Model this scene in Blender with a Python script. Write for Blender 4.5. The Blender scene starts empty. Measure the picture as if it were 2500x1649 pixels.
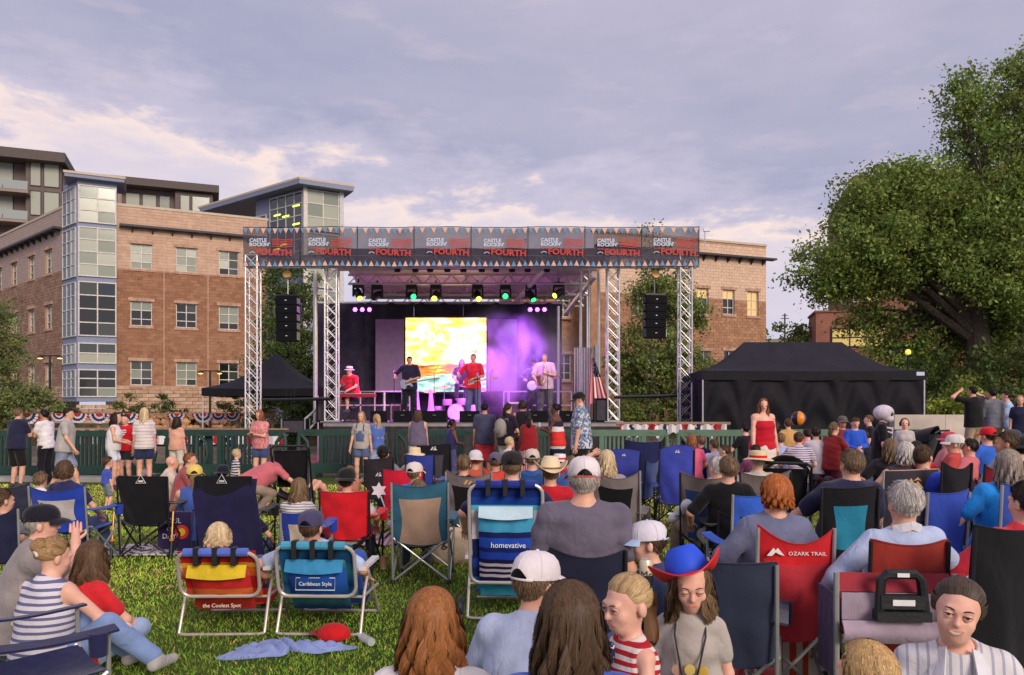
import bpy, math, random
import numpy as np
from mathutils import Vector, Matrix
rnd = random.Random(7)
NR = np.random.default_rng(11)
S = bpy.context.scene
COL = S.collection
R = math.radians
# ------------------------------------------------------------------ camera (level, 1.75 m above the lawn, looking along +Y)
F, HZ, CAM = 1890.0, 998.0, 1.75          # focal length and horizon row, in pixels of the 2500 px wide photograph
cd = bpy.data.cameras.new('camera'); cam = bpy.data.objects.new('camera', cd); COL.objects.link(cam)
cam.location = (0, 0, CAM); cam.rotation_euler = (R(90), 0, 0)
cd.sensor_width = 36.0; cd.lens = 36.0 * F / 2500.0; cd.shift_y = (HZ - 824.5) / 2500.0
cd.clip_start = 0.1; cd.clip_end = 5000
S.camera = cam
def gx(px, D): return (px - 1250.0) / F * D
def gz(py, D): return CAM + (HZ - py) / F * D
def gd(py): return F * CAM / (py - HZ)      # distance of a point on the ground
def W(px, py, D): return (gx(px, D), D, gz(py, D))
def lin(v):
    v = v / 255.0
    return v / 12.92 if v <= .04045 else ((v + .055) / 1.055) ** 2.4
def C(r, g, b, k=1.0): return (min(.9, lin(r) * k), min(.9, lin(g) * k), min(.9, lin(b) * k), 1)
# ------------------------------------------------------------------ sky, sun, exposure
wd = bpy.data.worlds.new('World'); S.world = wd; wd.use_nodes = True
nt = wd.node_tree; nt.nodes.clear()
class NG:
    def __init__(s, nt): s.nt = nt
    def n(s, t, **k):
        o = s.nt.nodes.new(t)
        for a, v in k.items(): setattr(o, a, v)
        return o
    def put(s, sock, v):
        if hasattr(v, 'is_output') or isinstance(v, bpy.types.NodeSocket): s.nt.links.new(v, sock)
        elif v is not None: sock.default_value = v
    def math(s, op, a, b=None, c=None, clamp=False):
        o = s.n('ShaderNodeMath', operation=op, use_clamp=clamp); s.put(o.inputs[0], a)
        if b is not None: s.put(o.inputs[1], b)
        if c is not None: s.put(o.inputs[2], c)
        return o.outputs[0]
    def noise(s, vec, scale, detail=4, rough=.55, dist=0):
        o = s.n('ShaderNodeTexNoise'); s.put(o.inputs['Vector'], vec)
        o.inputs['Scale'].default_value = scale; o.inputs['Detail'].default_value = detail
        o.inputs['Roughness'].default_value = rough; o.inputs['Distortion'].default_value = dist
        return o.outputs['Fac']
    def ramp(s, fac, stops, interp='LINEAR'):
        o = s.n('ShaderNodeValToRGB'); s.put(o.inputs[0], fac); cr = o.color_ramp; cr.interpolation = interp
        while len(cr.elements) < len(stops): cr.elements.new(.5)
        for e, (p, c) in zip(cr.elements, stops): e.position = p; e.color = c
        return o.outputs[0]
    def mix(s, fac, a, b, blend='MIX'):
        o = s.n('ShaderNodeMix', data_type='RGBA', blend_type=blend); s.put(o.inputs[0], fac); s.put(o.inputs[6], a); s.put(o.inputs[7], b)
        return o.outputs[2]
    def mapping(s, vec, scale=(1, 1, 1), loc=(0, 0, 0), rot=(0, 0, 0)):
        o = s.n('ShaderNodeMapping'); s.put(o.inputs[0], vec)
        o.inputs['Scale'].default_value = scale; o.inputs['Location'].default_value = loc; o.inputs['Rotation'].default_value = rot
        return o.outputs[0]
SUN_EL, SUN_AZ = R(24), R(150)             # low western light coming over the photographer's right shoulder
g = NG(nt)
tc = g.n('ShaderNodeTexCoord').outputs['Generated']
sep = g.n('ShaderNodeSeparateXYZ'); nt.links.new(tc, sep.inputs[0])
x, y, z = sep.outputs
hor = g.math('SQRT', g.math('MAXIMUM', g.math('SUBTRACT', 1.0, g.math('MULTIPLY', z, z)), .01))
xn = g.math('DIVIDE', x, hor)
nb = g.noise(g.mapping(tc, (1.6, 1.6, 5.0), (.35, 0, .2)), 3.2, 8, .6, .25)
nf = g.noise(g.mapping(tc, (2.2, 2.2, 5.5), (3.1, 1, 0), (0, .28, 0)), 5.5, 8, .62, .2)
sgn = g.math('SUBTRACT', z, g.math('SUBTRACT', .252, g.math('MULTIPLY', xn, .12)))
sgn = g.math('ADD', sgn, g.math('MULTIPLY', g.math('SUBTRACT', nb, .5), .28))
sgn = g.math('ADD', sgn, g.math('MULTIPLY', g.math('SUBTRACT', nf, .5), .10))
t = g.math('ADD', g.math('MULTIPLY', sgn, 1.5), .5, clamp=True)
cl = g.ramp(t, [(0.0, C(180, 183, 208)), (.18, C(190, 190, 213)), (.34, C(202, 196, 212)), (.43, C(216, 204, 212)),
                (.485, C(240, 219, 210)), (.525, C(190, 184, 203)), (.62, C(158, 159, 185)), (.80, C(171, 169, 191)), (1.0, C(186, 181, 201))])
soft = g.noise(g.mapping(tc, (2, 2, 6), (1, 4, 2)), 2.0, 5, .5)
cl = g.mix(g.math('MULTIPLY', g.math('SUBTRACT', soft, .38, clamp=True), 1.1, clamp=True), cl, C(204, 195, 211))
pk = g.math('MULTIPLY', g.math('SUBTRACT', g.noise(g.mapping(tc, (2, 2, 7), (7, 2, 5)), 3.5, 6, .6), .56, clamp=True), 3.0, clamp=True)
cl = g.mix(g.math('MULTIPLY', pk, .5), cl, C(228, 206, 206))
sky = g.n('ShaderNodeTexSky', sky_type='NISHITA'); sky.sun_disc = False
sky.sun_elevation = SUN_EL; sky.sun_rotation = SUN_AZ; sky.altitude = 1800
ten = g.n('ShaderNodeMix', data_type='RGBA', blend_type='MULTIPLY'); ten.inputs[0].default_value = 1
nt.links.new(cl, ten.inputs[6]); ten.inputs[7].default_value = (9.7, 9.6, 9.6, 1)
mx = g.mix(.07, ten.outputs[2], sky.outputs[0])
bg = g.n('ShaderNodeBackground'); bg.inputs[1].default_value = 0.1
nt.links.new(mx, bg.inputs[0])
wo = g.n('ShaderNodeOutputWorld'); nt.links.new(bg.outputs[0], wo.inputs[0])
sl = bpy.data.lights.new('sun', 'SUN'); sun = bpy.data.objects.new('sun', sl); COL.objects.link(sun)
sl.energy = 2.1; sl.angle = R(24); sl.color = (1.0, .87, .74)
sd = Vector((math.sin(SUN_AZ) * math.cos(SUN_EL), math.cos(SUN_AZ) * math.cos(SUN_EL), math.sin(SUN_EL)))
sun.rotation_euler = sd.to_track_quat('Z', 'Y').to_euler(); sun.location = (20, -30, 30)
S.view_settings.view_transform = 'Standard'; S.view_settings.look = 'None'
S.view_settings.exposure = 0.3; S.view_settings.gamma = 1; S.view_settings.use_curve_mapping = False
S.cycles.max_bounces = 6; S.cycles.transparent_max_bounces = 12; S.cycles.use_denoising = True
S.cycles.volume_step_rate = 2.0; S.cycles.volume_max_steps = 64; S.cycles.sample_clamp_indirect = 5
# ------------------------------------------------------------------ materials
MC = {}
def newmat(key):
    m = bpy.data.materials.new(key[:50]); m.use_nodes = True; n = m.node_tree; n.nodes.clear()
    g = NG(n); b = g.n('ShaderNodeBsdfPrincipled'); o = g.n('ShaderNodeOutputMaterial'); n.links.new(b.outputs[0], o.inputs[0])
    return m, g, b
def M(name, col, rough=.7, metal=0., var=.12, vs=6., bump=0., bs=40., spec=.4, emit=0., sheen=0., trans=0., alpha=1.):
    key = (name, tuple(col), rough, metal, var, bump, emit, alpha)
    if key in MC: return MC[key]
    m, g, b = newmat(name)
    tc = g.n('ShaderNodeTexCoord').outputs['Object']
    col = tuple(col)[:3] + (1,)
    if var:
        f = g.noise(tc, vs, 5, .6)
        lo = tuple(c * (1 - var * 1.6) for c in col[:3]) + (1,); hi = tuple(min(.95, c * (1 + var * 1.3)) for c in col[:3]) + (1,)
        cc = g.ramp(f, [(.3, lo), (.7, hi)]); g.put(b.inputs['Base Color'], cc)
    else: b.inputs['Base Color'].default_value = col
    b.inputs['Roughness'].default_value = rough; b.inputs['Metallic'].default_value = metal
    b.inputs['Specular IOR Level'].default_value = spec
    if sheen: b.inputs['Sheen Weight'].default_value = sheen
    if bump:
        bn = g.n('ShaderNodeBump'); bn.inputs['Strength'].default_value = min(1, bump); bn.inputs['Distance'].default_value = .022
        hgt = g.noise(tc, bs, 3 if sheen else 4, .5, .5)
        if sheen: # soft creases: ridges of a stretched noise
            r_ = g.math('ABSOLUTE', g.math('SUBTRACT', g.noise(g.mapping(tc, (1, 1, .55), (0, 0, 0), (.3, .5, 0)), bs * .75, 2, .5, 1.0), .5)); hgt = g.math('ADD', g.math('MULTIPLY', hgt, .5), g.math('MULTIPLY', g.math('MINIMUM', r_, .16), 1.1))
        g.put(bn.inputs['Height'], hgt); g.put(b.inputs['Normal'], bn.outputs[0])
    if emit: b.inputs['Emission Color'].default_value = col; b.inputs['Emission Strength'].default_value = emit
    if alpha < 1: b.inputs['Alpha'].default_value = alpha
    MC[key] = m; return m
def cloth(col, name='fabric', bump=.8, var=.13, bs=11., sheen=.15, rough=.85): return M(name, col, rough, 0, var, 5., bump, bs, .2, 0, sheen)
def metal(col=(.55, .55, .56, 1), rough=.35): return M('metal_tube', col, rough, .85, .08, 9)
def ramp_mat(name, stops, axis=2, lo=0., hi=1., rough=.85, wob=.0, bump=.5, repeat=0., interp='CONSTANT', bs=9., emit=0):
    """colour bands of a printed or woven fabric along an object axis"""
    key = (name, str(stops), axis, lo, hi, repeat)
    if key in MC: return MC[key]
    m, g, b = newmat(name)
    tc = g.n('ShaderNodeTexCoord').outputs['Object']
    sp = g.n('ShaderNodeSeparateXYZ'); g.put(sp.inputs[0], tc)
    v = sp.outputs[axis]
    if wob: v = g.math('ADD', v, g.math('MULTIPLY', g.math('SUBTRACT', g.noise(tc, 6, 3), .5), wob))
    if repeat: v = g.math('FRACT', g.math('DIVIDE', v, repeat))
    else: v = g.math('DIVIDE', g.math('SUBTRACT', v, lo), hi - lo, clamp=True)
    cc = g.ramp(v, stops, interp)
    cc = g.mix(.25, cc, g.ramp(g.noise(tc, 5, 4), [(.3, (.3, .3, .3, 1)), (.7, (1, 1, 1, 1))]), 'MULTIPLY')
    g.put(b.inputs['Base Color'], cc); b.inputs['Roughness'].default_value = rough; b.inputs['Specular IOR Level'].default_value = .2
    bn = g.n('ShaderNodeBump'); bn.inputs['Strength'].default_value = bump; bn.inputs['Distance'].default_value = .02
    g.put(bn.inputs['Height'], g.noise(tc, bs, 4, .6, .4)); g.put(b.inputs['Normal'], bn.outputs[0])
    MC[key] = m; return m
def stripes(c1, c2, period, duty=.5, axis=2, wob=.012): return ramp_mat('striped_fabric', [(0, c1), (duty, c2)], axis, repeat=period, wob=wob)
def blotch(name, stops, scale=9., bump=.4, interp='CONSTANT', stretch=(1, 1, 1)):
    key = (name, str(stops), scale)
    if key in MC: return MC[key]
    m, g, b = newmat(name); tc = g.n('ShaderNodeTexCoord').outputs['Object']
    g.put(b.inputs['Base Color'], g.ramp(g.noise(g.mapping(tc, stretch), scale, 3, .5, .6), stops, interp))
    b.inputs['Roughness'].default_value = .85; b.inputs['Specular IOR Level'].default_value = .2
    bn = g.n('ShaderNodeBump'); bn.inputs['Strength'].default_value = bump; bn.inputs['Distance'].default_value = .02
    g.put(bn.inputs['Height'], g.noise(tc, 9, 4)); g.put(b.inputs['Normal'], bn.outputs[0])
    MC[key] = m; return m
def attr_mat(name, col, rough=.5, spec=.4, sheen=0, bump=0., bs=60., sss=0.):
    """colour times a per-vertex tint (hair strands, leaves, blades)"""
    key = ('attr', name, tuple(col), rough)
    if key in MC: return MC[key]
    m, g, b = newmat(name)
    a = g.n('ShaderNodeAttribute'); a.attribute_name = 'tint'
    g.put(b.inputs['Base Color'], g.mix(1.0, tuple(col)[:3] + (1,), a.outputs['Color'], 'MULTIPLY'))
    b.inputs['Roughness'].default_value = rough; b.inputs['Specular IOR Level'].default_value = spec
    if sss:
        tr = g.n('ShaderNodeBsdfTranslucent'); nt_ = m.node_tree; nt_.links.new(b.inputs['Base Color'].links[0].from_socket, tr.inputs[0]); ms = g.n('ShaderNodeMixShader'); ms.inputs[0].default_value = sss
        nt_.links.new(b.outputs[0], ms.inputs[1]); nt_.links.new(tr.outputs[0], ms.inputs[2]); nt_.links.new(ms.outputs[0], [n for n in nt_.nodes if n.type == 'OUTPUT_MATERIAL'][0].inputs[0])
    MC[key] = m; return m
def glow(col, strength): return M('light_glow', col, .4, 0, 0, emit=strength)
# ------------------------------------------------------------------ objects
def tag(o, label=None, cat=None, group=None, kind=None):
    if label: o['label'] = label
    if cat: o['category'] = cat
    if group: o['group'] = group
    if kind: o['kind'] = kind
    return o
def thing(name, label, cat, loc=(0, 0, 0), rz=0., group=None):
    o = bpy.data.objects.new(name, None); COL.objects.link(o); o.empty_display_size = .1
    o.location = loc; o.rotation_euler = (0, 0, R(rz))
    return tag(o, label, cat, group)
def link(name, me, parent=None, loc=None, rot=None):
    o = bpy.data.objects.new(name, me); COL.objects.link(o)
    if parent is not None: o.parent = parent
    if loc is not None: o.location = loc
    if rot is not None: o.rotation_euler = rot
    return o
def copy_tree(o, parent=None):
    c = o.copy(); COL.objects.link(c)
    if parent is not None: c.parent = parent
    for ch in list(o.children): copy_tree(ch, c)
    return c
def raw_mesh(name, V, Fq, mat, smooth=True, angle=.7, tint=None):
    me = bpy.data.meshes.new(name)
    V = np.asarray(V, dtype=np.float32); Fq = np.asarray(Fq, dtype=np.int32); n = Fq.shape[1]
    me.vertices.add(len(V)); me.vertices.foreach_set('co', V.ravel())
    me.loops.add(Fq.size); me.loops.foreach_set('vertex_index', Fq.ravel())
    me.polygons.add(len(Fq)); me.polygons.foreach_set('loop_start', np.arange(0, Fq.size, n, dtype=np.int32))
    if smooth: me.polygons.foreach_set('use_smooth', np.ones(len(Fq), dtype=bool))
    me.update(calc_edges=True)
    if tint is not None:
        a = me.color_attributes.new('tint', 'FLOAT_COLOR', 'POINT'); t = np.asarray(tint, np.float32)
        if t.ndim == 1: t = np.stack([t, t, t, np.ones_like(t)], 1)
        elif t.shape[1] == 3: t = np.concatenate([t, np.ones((len(t), 1), np.float32)], 1)
        a.data.foreach_set('color', t.ravel().astype(np.float32))
    me.materials.append(mat); return me
class MB:
    def __init__(s, T=None): s.v = []; s.f = []; s.T = T
    def add(s, vs, fs):
        o = len(s.v)
        s.v += [tuple(s.T @ Vector(p)) for p in vs] if s.T is not None else [tuple(p) for p in vs]
        s.f += [tuple(i + o for i in f) for f in fs]; return s
    def box(s, c, d, rot=None, taper=None):
        hx, hy, hz = d[0] / 2, d[1] / 2, d[2] / 2; t = taper or 1
        vs = [Vector((sx * hx * (t if sz > 0 else 1), sy * hy * (t if sz > 0 else 1), sz * hz)) for sz in (-1, 1) for sy in (-1, 1) for sx in (-1, 1)]
        if rot is not None: vs = [rot @ p for p in vs]
        c = Vector(c)
        return s.add([p + c for p in vs], [(0, 2, 3, 1), (4, 5, 7, 6), (0, 1, 5, 4), (2, 6, 7, 3), (0, 4, 6, 2), (1, 3, 7, 5)])
    def b2(s, lo, hi): return s.box([(a + b) / 2 for a, b in zip(lo, hi)], [abs(b - a) for a, b in zip(lo, hi)])
    def tube(s, pts, r, n=8, closed=False, caps=True):
        pts = [Vector(p) for p in pts]; N = len(pts); rs = r if isinstance(r, (list, tuple)) else [r] * N
        vs = []; prev = None
        for i, p in enumerate(pts):
            a = pts[i - 1] if (i > 0 or closed) else p; b = pts[(i + 1) % N] if (i < N - 1 or closed) else p
            t = (b - a); t = t.normalized() if t.length > 1e-9 else Vector((0, 0, 1))
            if prev is None:
                u = t.orthogonal().normalized()
            else:
                u = prev - t * prev.dot(t); u = u.normalized() if u.length > 1e-6 else t.orthogonal().normalized()
            prev = u; w = t.cross(u)
            for k in range(n):
                an = 2 * math.pi * k / n
                vs.append(p + (u * math.cos(an) + w * math.sin(an)) * rs[i])
        fs = []
        for i in range(N if closed else N - 1):
            j = (i + 1) % N
            for k in range(n):
                k2 = (k + 1) % n; fs.append((i * n + k, i * n + k2, j * n + k2, j * n + k))
        if caps and not closed: fs += [tuple(range(n - 1, -1, -1)), tuple((N - 1) * n + k for k in range(n))]
        return s.add(vs, fs)
    def lathe(s, prof, n=16, c=(0, 0, 0), rot=None):
        vs = []; c = Vector(c)
        for (r, z) in prof:
            for k in range(n):
                a = 2 * math.pi * k / n; p = Vector((r * math.cos(a), r * math.sin(a), z))
                vs.append((rot @ p if rot is not None else p) + c)
        fs = []
        for i in range(len(prof) - 1):
            for k in range(n):
                k2 = (k + 1) % n; fs.append((i * n + k, i * n + k2, (i + 1) * n + k2, (i + 1) * n + k))
        fs += [tuple(range(n - 1, -1, -1)), tuple((len(prof) - 1) * n + k for k in range(n))]
        return s.add(vs, fs)
    def sheet(s, fn, nu, nv, th=.004):
        """cloth or panel: fn(u,v) for u,v in 0..1, with real thickness"""
        P = np.array([[fn(i / nu, j / nv) for i in range(nu + 1)] for j in range(nv + 1)], dtype=float)
        du = np.gradient(P, axis=1); dv = np.gradient(P, axis=0); nn = np.cross(du, dv)
        nn /= np.maximum(np.linalg.norm(nn, axis=2, keepdims=True), 1e-9)
        A = P + nn * th / 2; B = P - nn * th / 2; w = nu + 1; m = (nu + 1) * (nv + 1)
        vs = list(A.reshape(-1, 3)) + list(B.reshape(-1, 3)); fs = []
        for j in range(nv):
            for i in range(nu):
                a = j * w + i; fs.append((a, a + 1, a + w + 1, a + w)); fs.append((m + a, m + a + w, m + a + w + 1, m + a + 1))
        for i in range(nu):
            fs.append((i, m + i, m + i + 1, i + 1)); a = nv * w + i; fs.append((a, a + 1, m + a + 1, m + a))
        for j in range(nv):
            a = j * w; fs.append((a, a + w, m + a + w, m + a)); a = j * w + nu; fs.append((a, m + a, m + a + w, a + w))
        return s.add(vs, fs)
    def prism(s, poly, y0, y1, M4=None):
        """outline in x,z extruded along y"""
        n = len(poly); vs = [Vector((p[0], y0, p[1])) for p in poly] + [Vector((p[0], y1, p[1])) for p in poly]
        if M4 is not None: vs = [M4 @ p for p in vs]
        return s.add(vs, [tuple(range(n)), tuple(range(2 * n - 1, n - 1, -1))] + [(i, n + i, n + (i + 1) % n, (i + 1) % n) for i in range(n)])
    def mesh(s, name, mat, smooth=True, angle=.6):
        me = bpy.data.meshes.new(name); me.from_pydata(s.v, [], s.f); me.materials.append(mat)
        if smooth:
            me.polygons.foreach_set('use_smooth', [True] * len(me.polygons))
            me.set_sharp_from_angle(angle=angle)
        me.update(); return me
    def build(s, name, mat, parent=None, smooth=True, angle=.6, loc=None, rot=None):
        return link(name, s.mesh(name, mat, smooth, angle), parent, loc, rot)
def text_mesh(name, txt, size, mat, extrude=.004, align='CENTER', sx=1.0, bold=0.0, space=1.0, line=.85):
    cu = bpy.data.curves.new(name, 'FONT'); cu.body = txt; cu.size = size; cu.extrude = extrude; cu.align_x = align; cu.align_y = 'CENTER'
    cu.offset = bold; cu.space_character = space; cu.space_line = line; cu.resolution_u = 2
    o = bpy.data.objects.new('tmp_text', cu); COL.objects.link(o)
    dg = bpy.context.evaluated_depsgraph_get(); me = bpy.data.meshes.new_from_object(o.evaluated_get(dg), depsgraph=dg)
    bpy.data.objects.remove(o); bpy.data.curves.remove(cu)
    me.name = name; me.materials.clear(); me.materials.append(mat)
    # text lies in XY; stand it up so that it reads along +X, up +Z, facing -Y
    co = np.empty(len(me.vertices) * 3, np.float32); me.vertices.foreach_get('co', co); co = co.reshape(-1, 3)
    out = np.stack([co[:, 0] * sx, -co[:, 2], co[:, 1]], 1); me.vertices.foreach_set('co', out.ravel()); me.update()
    return me
# everyday materials
ALU = M('aluminium', (.62, .60, .58, 1), .38, .6, .08, 9); STEEL = M('steel_tube', (.42, .42, .44, 1), .35, .8, .08, 9)
BLACKM = M('black_metal', (.012, .012, .014, 1), .4, 0, .1); BLACKP = M('black_plastic', (.015, .015, .018, 1), .5, 0, .15, 8, .15)
DARKFAB = cloth(C(22, 20, 28), 'black_cloth'); WHITEP = M('white_plastic', (.75, .74, .72, 1), .4)
# ================================================================== ground
def ground_mat():
    m, g, b = newmat('lawn_grass'); tc = g.n('ShaderNodeTexCoord').outputs['Object']
    n1 = g.noise(tc, .55, 5, .6); n2 = g.noise(tc, 6, 6, .7); n3 = g.noise(tc, 90, 3, .7)
    c1 = g.ramp(n1, [(.3, (.060, .115, .022, 1)), (.5, (.105, .170, .034, 1)), (.72, (.19, .20, .06, 1))])
    c2 = g.mix(.5, c1, g.ramp(n2, [(.3, (.35, .35, .35, 1)), (.7, (1.3, 1.2, 1.0, 1))]), 'MULTIPLY')
    c3 = g.mix(.6, c2, g.ramp(n3, [(.3, (.4, .4, .4, 1)), (.7, (1.4, 1.4, 1.2, 1))]), 'MULTIPLY')
    g.put(b.inputs['Base Color'], c3); b.inputs['Roughness'].default_value = .9; b.inputs['Specular IOR Level'].default_value = .15
    bn = g.n('ShaderNodeBump'); bn.inputs['Strength'].default_value = .9; bn.inputs['Distance'].default_value = .04
    g.put(bn.inputs['Height'], n3); g.put(b.inputs['Normal'], bn.outputs[0]); return m
mb = MB(); mb.add([(-2500, -60, -.012), (2500, -60, -.012), (2500, 3000, -.012), (-2500, 3000, -.012)], [(0, 1, 2, 3)])
tag(mb.build('ground', M('bare_ground', (.16, .13, .09, 1), .95, 0, .3, .4, .4, 3), smooth=False), kind='structure')
LN = 60
mb = MB(); xs = np.linspace(-26, 26, LN + 1); ys = np.linspace(-4, 21.2, 41)
lawn_z = lambda x, y: 0.0 + .012 * math.sin(x * .9 + y * .35) * math.sin(y * .7 + .4 * x)
vs = [(x, y, lawn_z(x, y)) for y in ys for x in xs]
mb.add(vs, [(j * (LN + 1) + i, j * (LN + 1) + i + 1, (j + 1) * (LN + 1) + i + 1, (j + 1) * (LN + 1) + i) for j in range(40) for i in range(LN)])
tag(mb.build('lawn', ground_mat()), kind='structure')
mb = MB(); mb.b2((-26, 18.4, -.02), (-9.4, 18.75, .11)); mb.b2((-26, 18.75, -.03), (-9.4, 21.6, .045))
tag(mb.build('pavement', M('concrete_paving', (.42, .39, .36, 1), .9, 0, .15, 2, .2, 30), smooth=False), kind='structure')
# raised concrete terrace on the right where a few people stand
mb = MB(); mb.b2((10.2, 17.3, -.05), (24, 24, .42))
tag(mb.build('terrace', M('concrete_terrace', (.40, .37, .34, 1), .9, 0, .15, 2, .2, 30), smooth=False), kind='structure')
# grass blades, denser near the camera
def blades():
    n = 290000
    u = NR.random(n); D = 2.2 + 15.5 * u ** 1.75
    x = (NR.random(n) * 2 - 1) * (D * .84 + .9); y = D
    h = (.014 + .022 * NR.random(n)) * (1 + .03 * D); w = .0022 + .00055 * D
    a = NR.random(n) * 2 * math.pi; lean = NR.random(n) * .9 + .15; az = NR.random(n) * 2 * math.pi
    z0 = np.zeros(n) - .006 + .012 * np.sin(x * .9 + y * .35) * np.sin(y * .7 + .4 * x)
    dx, dy = np.cos(a) * w, np.sin(a) * w; tx, ty = np.cos(az) * h * lean, np.sin(az) * h * lean
    V = np.stack([np.stack([x - dx, y - dy, z0], 1), np.stack([x + dx, y + dy, z0], 1),
                  np.stack([x + dx * .6 + tx * .45, y + dy * .6 + ty * .45, z0 + h * .62], 1), np.stack([x + tx, y + ty, z0 + h], 1)], 1).reshape(-1, 3)
    i = np.arange(n) * 4; Fq = np.stack([i, i + 1, i + 2, i + 3], 1)
    pat = .5 + .5 * np.sin(x * 1.3 + 1.7 * np.sin(y * .8)) * np.sin(y * 1.1 + 1.3 * np.sin(x * .7))
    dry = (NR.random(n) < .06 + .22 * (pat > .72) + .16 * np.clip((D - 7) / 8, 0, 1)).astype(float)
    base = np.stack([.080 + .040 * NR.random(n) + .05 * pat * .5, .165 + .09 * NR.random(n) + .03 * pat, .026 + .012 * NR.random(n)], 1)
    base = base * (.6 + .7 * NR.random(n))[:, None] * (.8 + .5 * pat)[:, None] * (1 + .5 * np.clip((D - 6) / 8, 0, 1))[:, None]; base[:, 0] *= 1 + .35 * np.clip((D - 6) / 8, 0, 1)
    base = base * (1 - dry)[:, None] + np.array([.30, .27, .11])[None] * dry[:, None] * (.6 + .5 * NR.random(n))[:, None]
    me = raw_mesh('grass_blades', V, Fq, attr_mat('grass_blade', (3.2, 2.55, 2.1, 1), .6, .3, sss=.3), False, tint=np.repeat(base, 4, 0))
    tag(link('grass_blades', me), 'short green lawn grass with a few dry blades', 'grass', kind='stuff')
blades()
# ================================================================== trees
def leaf_mesh(name, pts, size, tintc, mat, nrm=None):
    n = len(pts); P = np.asarray(pts)
    d1 = NR.normal(size=(n, 3)); d1 /= np.linalg.norm(d1, axis=1, keepdims=True)
    d2 = np.cross(d1, NR.normal(size=(n, 3))); d2 /= np.maximum(np.linalg.norm(d2, axis=1, keepdims=True), 1e-6)
    s = size * (.6 + .8 * NR.random(n))[:, None]
    V = np.stack([P - d1 * s, P + d2 * s * .55 , P + d1 * s, P - d2 * s * .55 + d1 * s * .1], 1).reshape(-1, 3)
    i = np.arange(n) * 4
    return raw_mesh(name, V, np.stack([i, i + 1, i + 2, i + 3], 1), mat, False, tint=np.repeat(tintc, 4, 0))
LEAF = attr_mat('leaf', (1, 1, 1, 1), .55, .3, sss=.35)
BARK = M('bark', (.075, .058, .045, 1), .95, 0, .35, 14, .9, 25)
def tree(name, label, loc, H, trunk_h, lobes, nleaf, leaf, col, tr=.25, fork=None, group=None, limbs=True, clump=.55):
    """lobes: (x, y, z, rx, ry, rz) relative to the base; foliage gathers in clumps on twigs near each lobe's skin"""
    t = thing(name, label, 'tree' if H > 3 else 'shrub', loc, group=group)
    mb = MB(); top = Vector((lobes[0][0] * .3, lobes[0][1] * .3, trunk_h))
    mb.tube([(0, 0, -.1), (.02 * H * .2, 0, trunk_h * .35), top * .7, top], [tr * 1.25, tr, tr * .9, tr * .8], 10)
    ends = []
    for (cx, cy, cz, rx, ry, rz) in lobes:
        e = Vector((cx, cy, cz)); mid = top.lerp(e, .5) + Vector((rnd.uniform(-.2, .2) * rx, rnd.uniform(-.2, .2) * ry, -.05 * rz))
        if limbs:
            mb.tube([top * rnd.uniform(.7, .97), mid, e], [tr * .42, tr * .26, tr * .08], 7)
            for _ in range(4):
                q = e + Vector((rnd.uniform(-1, 1) * rx, rnd.uniform(-1, 1) * ry, rnd.uniform(-.7, .9) * rz)) * .8
                b0 = mid.lerp(e, rnd.uniform(0, .9)); mb.tube([b0, b0.lerp(q, .5) + Vector((0, 0, .1)), q], [tr * .2, tr * .12, tr * .03], 5)
    mb.build('trunk', BARK, t)
    big = list(lobes)
    for (cx, cy, cz, rx, ry, rz) in big:
        for _ in range(4 if H > 3 else 0):
            d = NR.normal(size=3); d /= np.linalg.norm(d); f = rnd.uniform(.28, .5); lobes = lobes + [(cx + d[0] * rx * .95, cy + d[1] * ry * .9, cz + d[2] * rz * .95, rx * f, ry * f, rz * f)]
    vol = np.array([l[3] * l[4] * l[5] for l in lobes]) ** .7; cnt = (vol / vol.sum() * nleaf).astype(int)
    pts, tint = [], []
    for (cx, cy, cz, rx, ry, rz), n in zip(lobes, cnt):
        nc = max(8, n // 70); d = NR.normal(size=(nc, 3)); d /= np.linalg.norm(d, axis=1, keepdims=True)
        rad = (.35 + .75 * NR.random(nc) ** .7)[:, None]; cc = d * rad * np.array([rx, ry, rz]) + np.array([cx, cy, cz])
        cs = clump * (.5 + .8 * NR.random(nc)); tone = .55 + .8 * NR.random(nc); warm = NR.random(nc)
        k = NR.integers(0, nc, n); off = np.clip(NR.normal(size=(n, 3)), -1.7, 1.7) * np.array([.42, .42, .30])
        pts.append(cc[k] + off * cs[k][:, None]); base = np.array(col)[None] * (tone[k] * (.7 + .6 * NR.random(n)))[:, None]
        base[:, 0] *= .85 + .35 * warm[k]; tint.append(base)
    me = leaf_mesh('crown', np.concatenate(pts), leaf, np.concatenate(tint), LEAF)
    link('crown', me, t); return t
DG = (.11, .16, .04); MG = (.16, .22, .05); YG = (.28, .36, .06); OL = (.13, .14, .055)
D = 30.0
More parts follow.
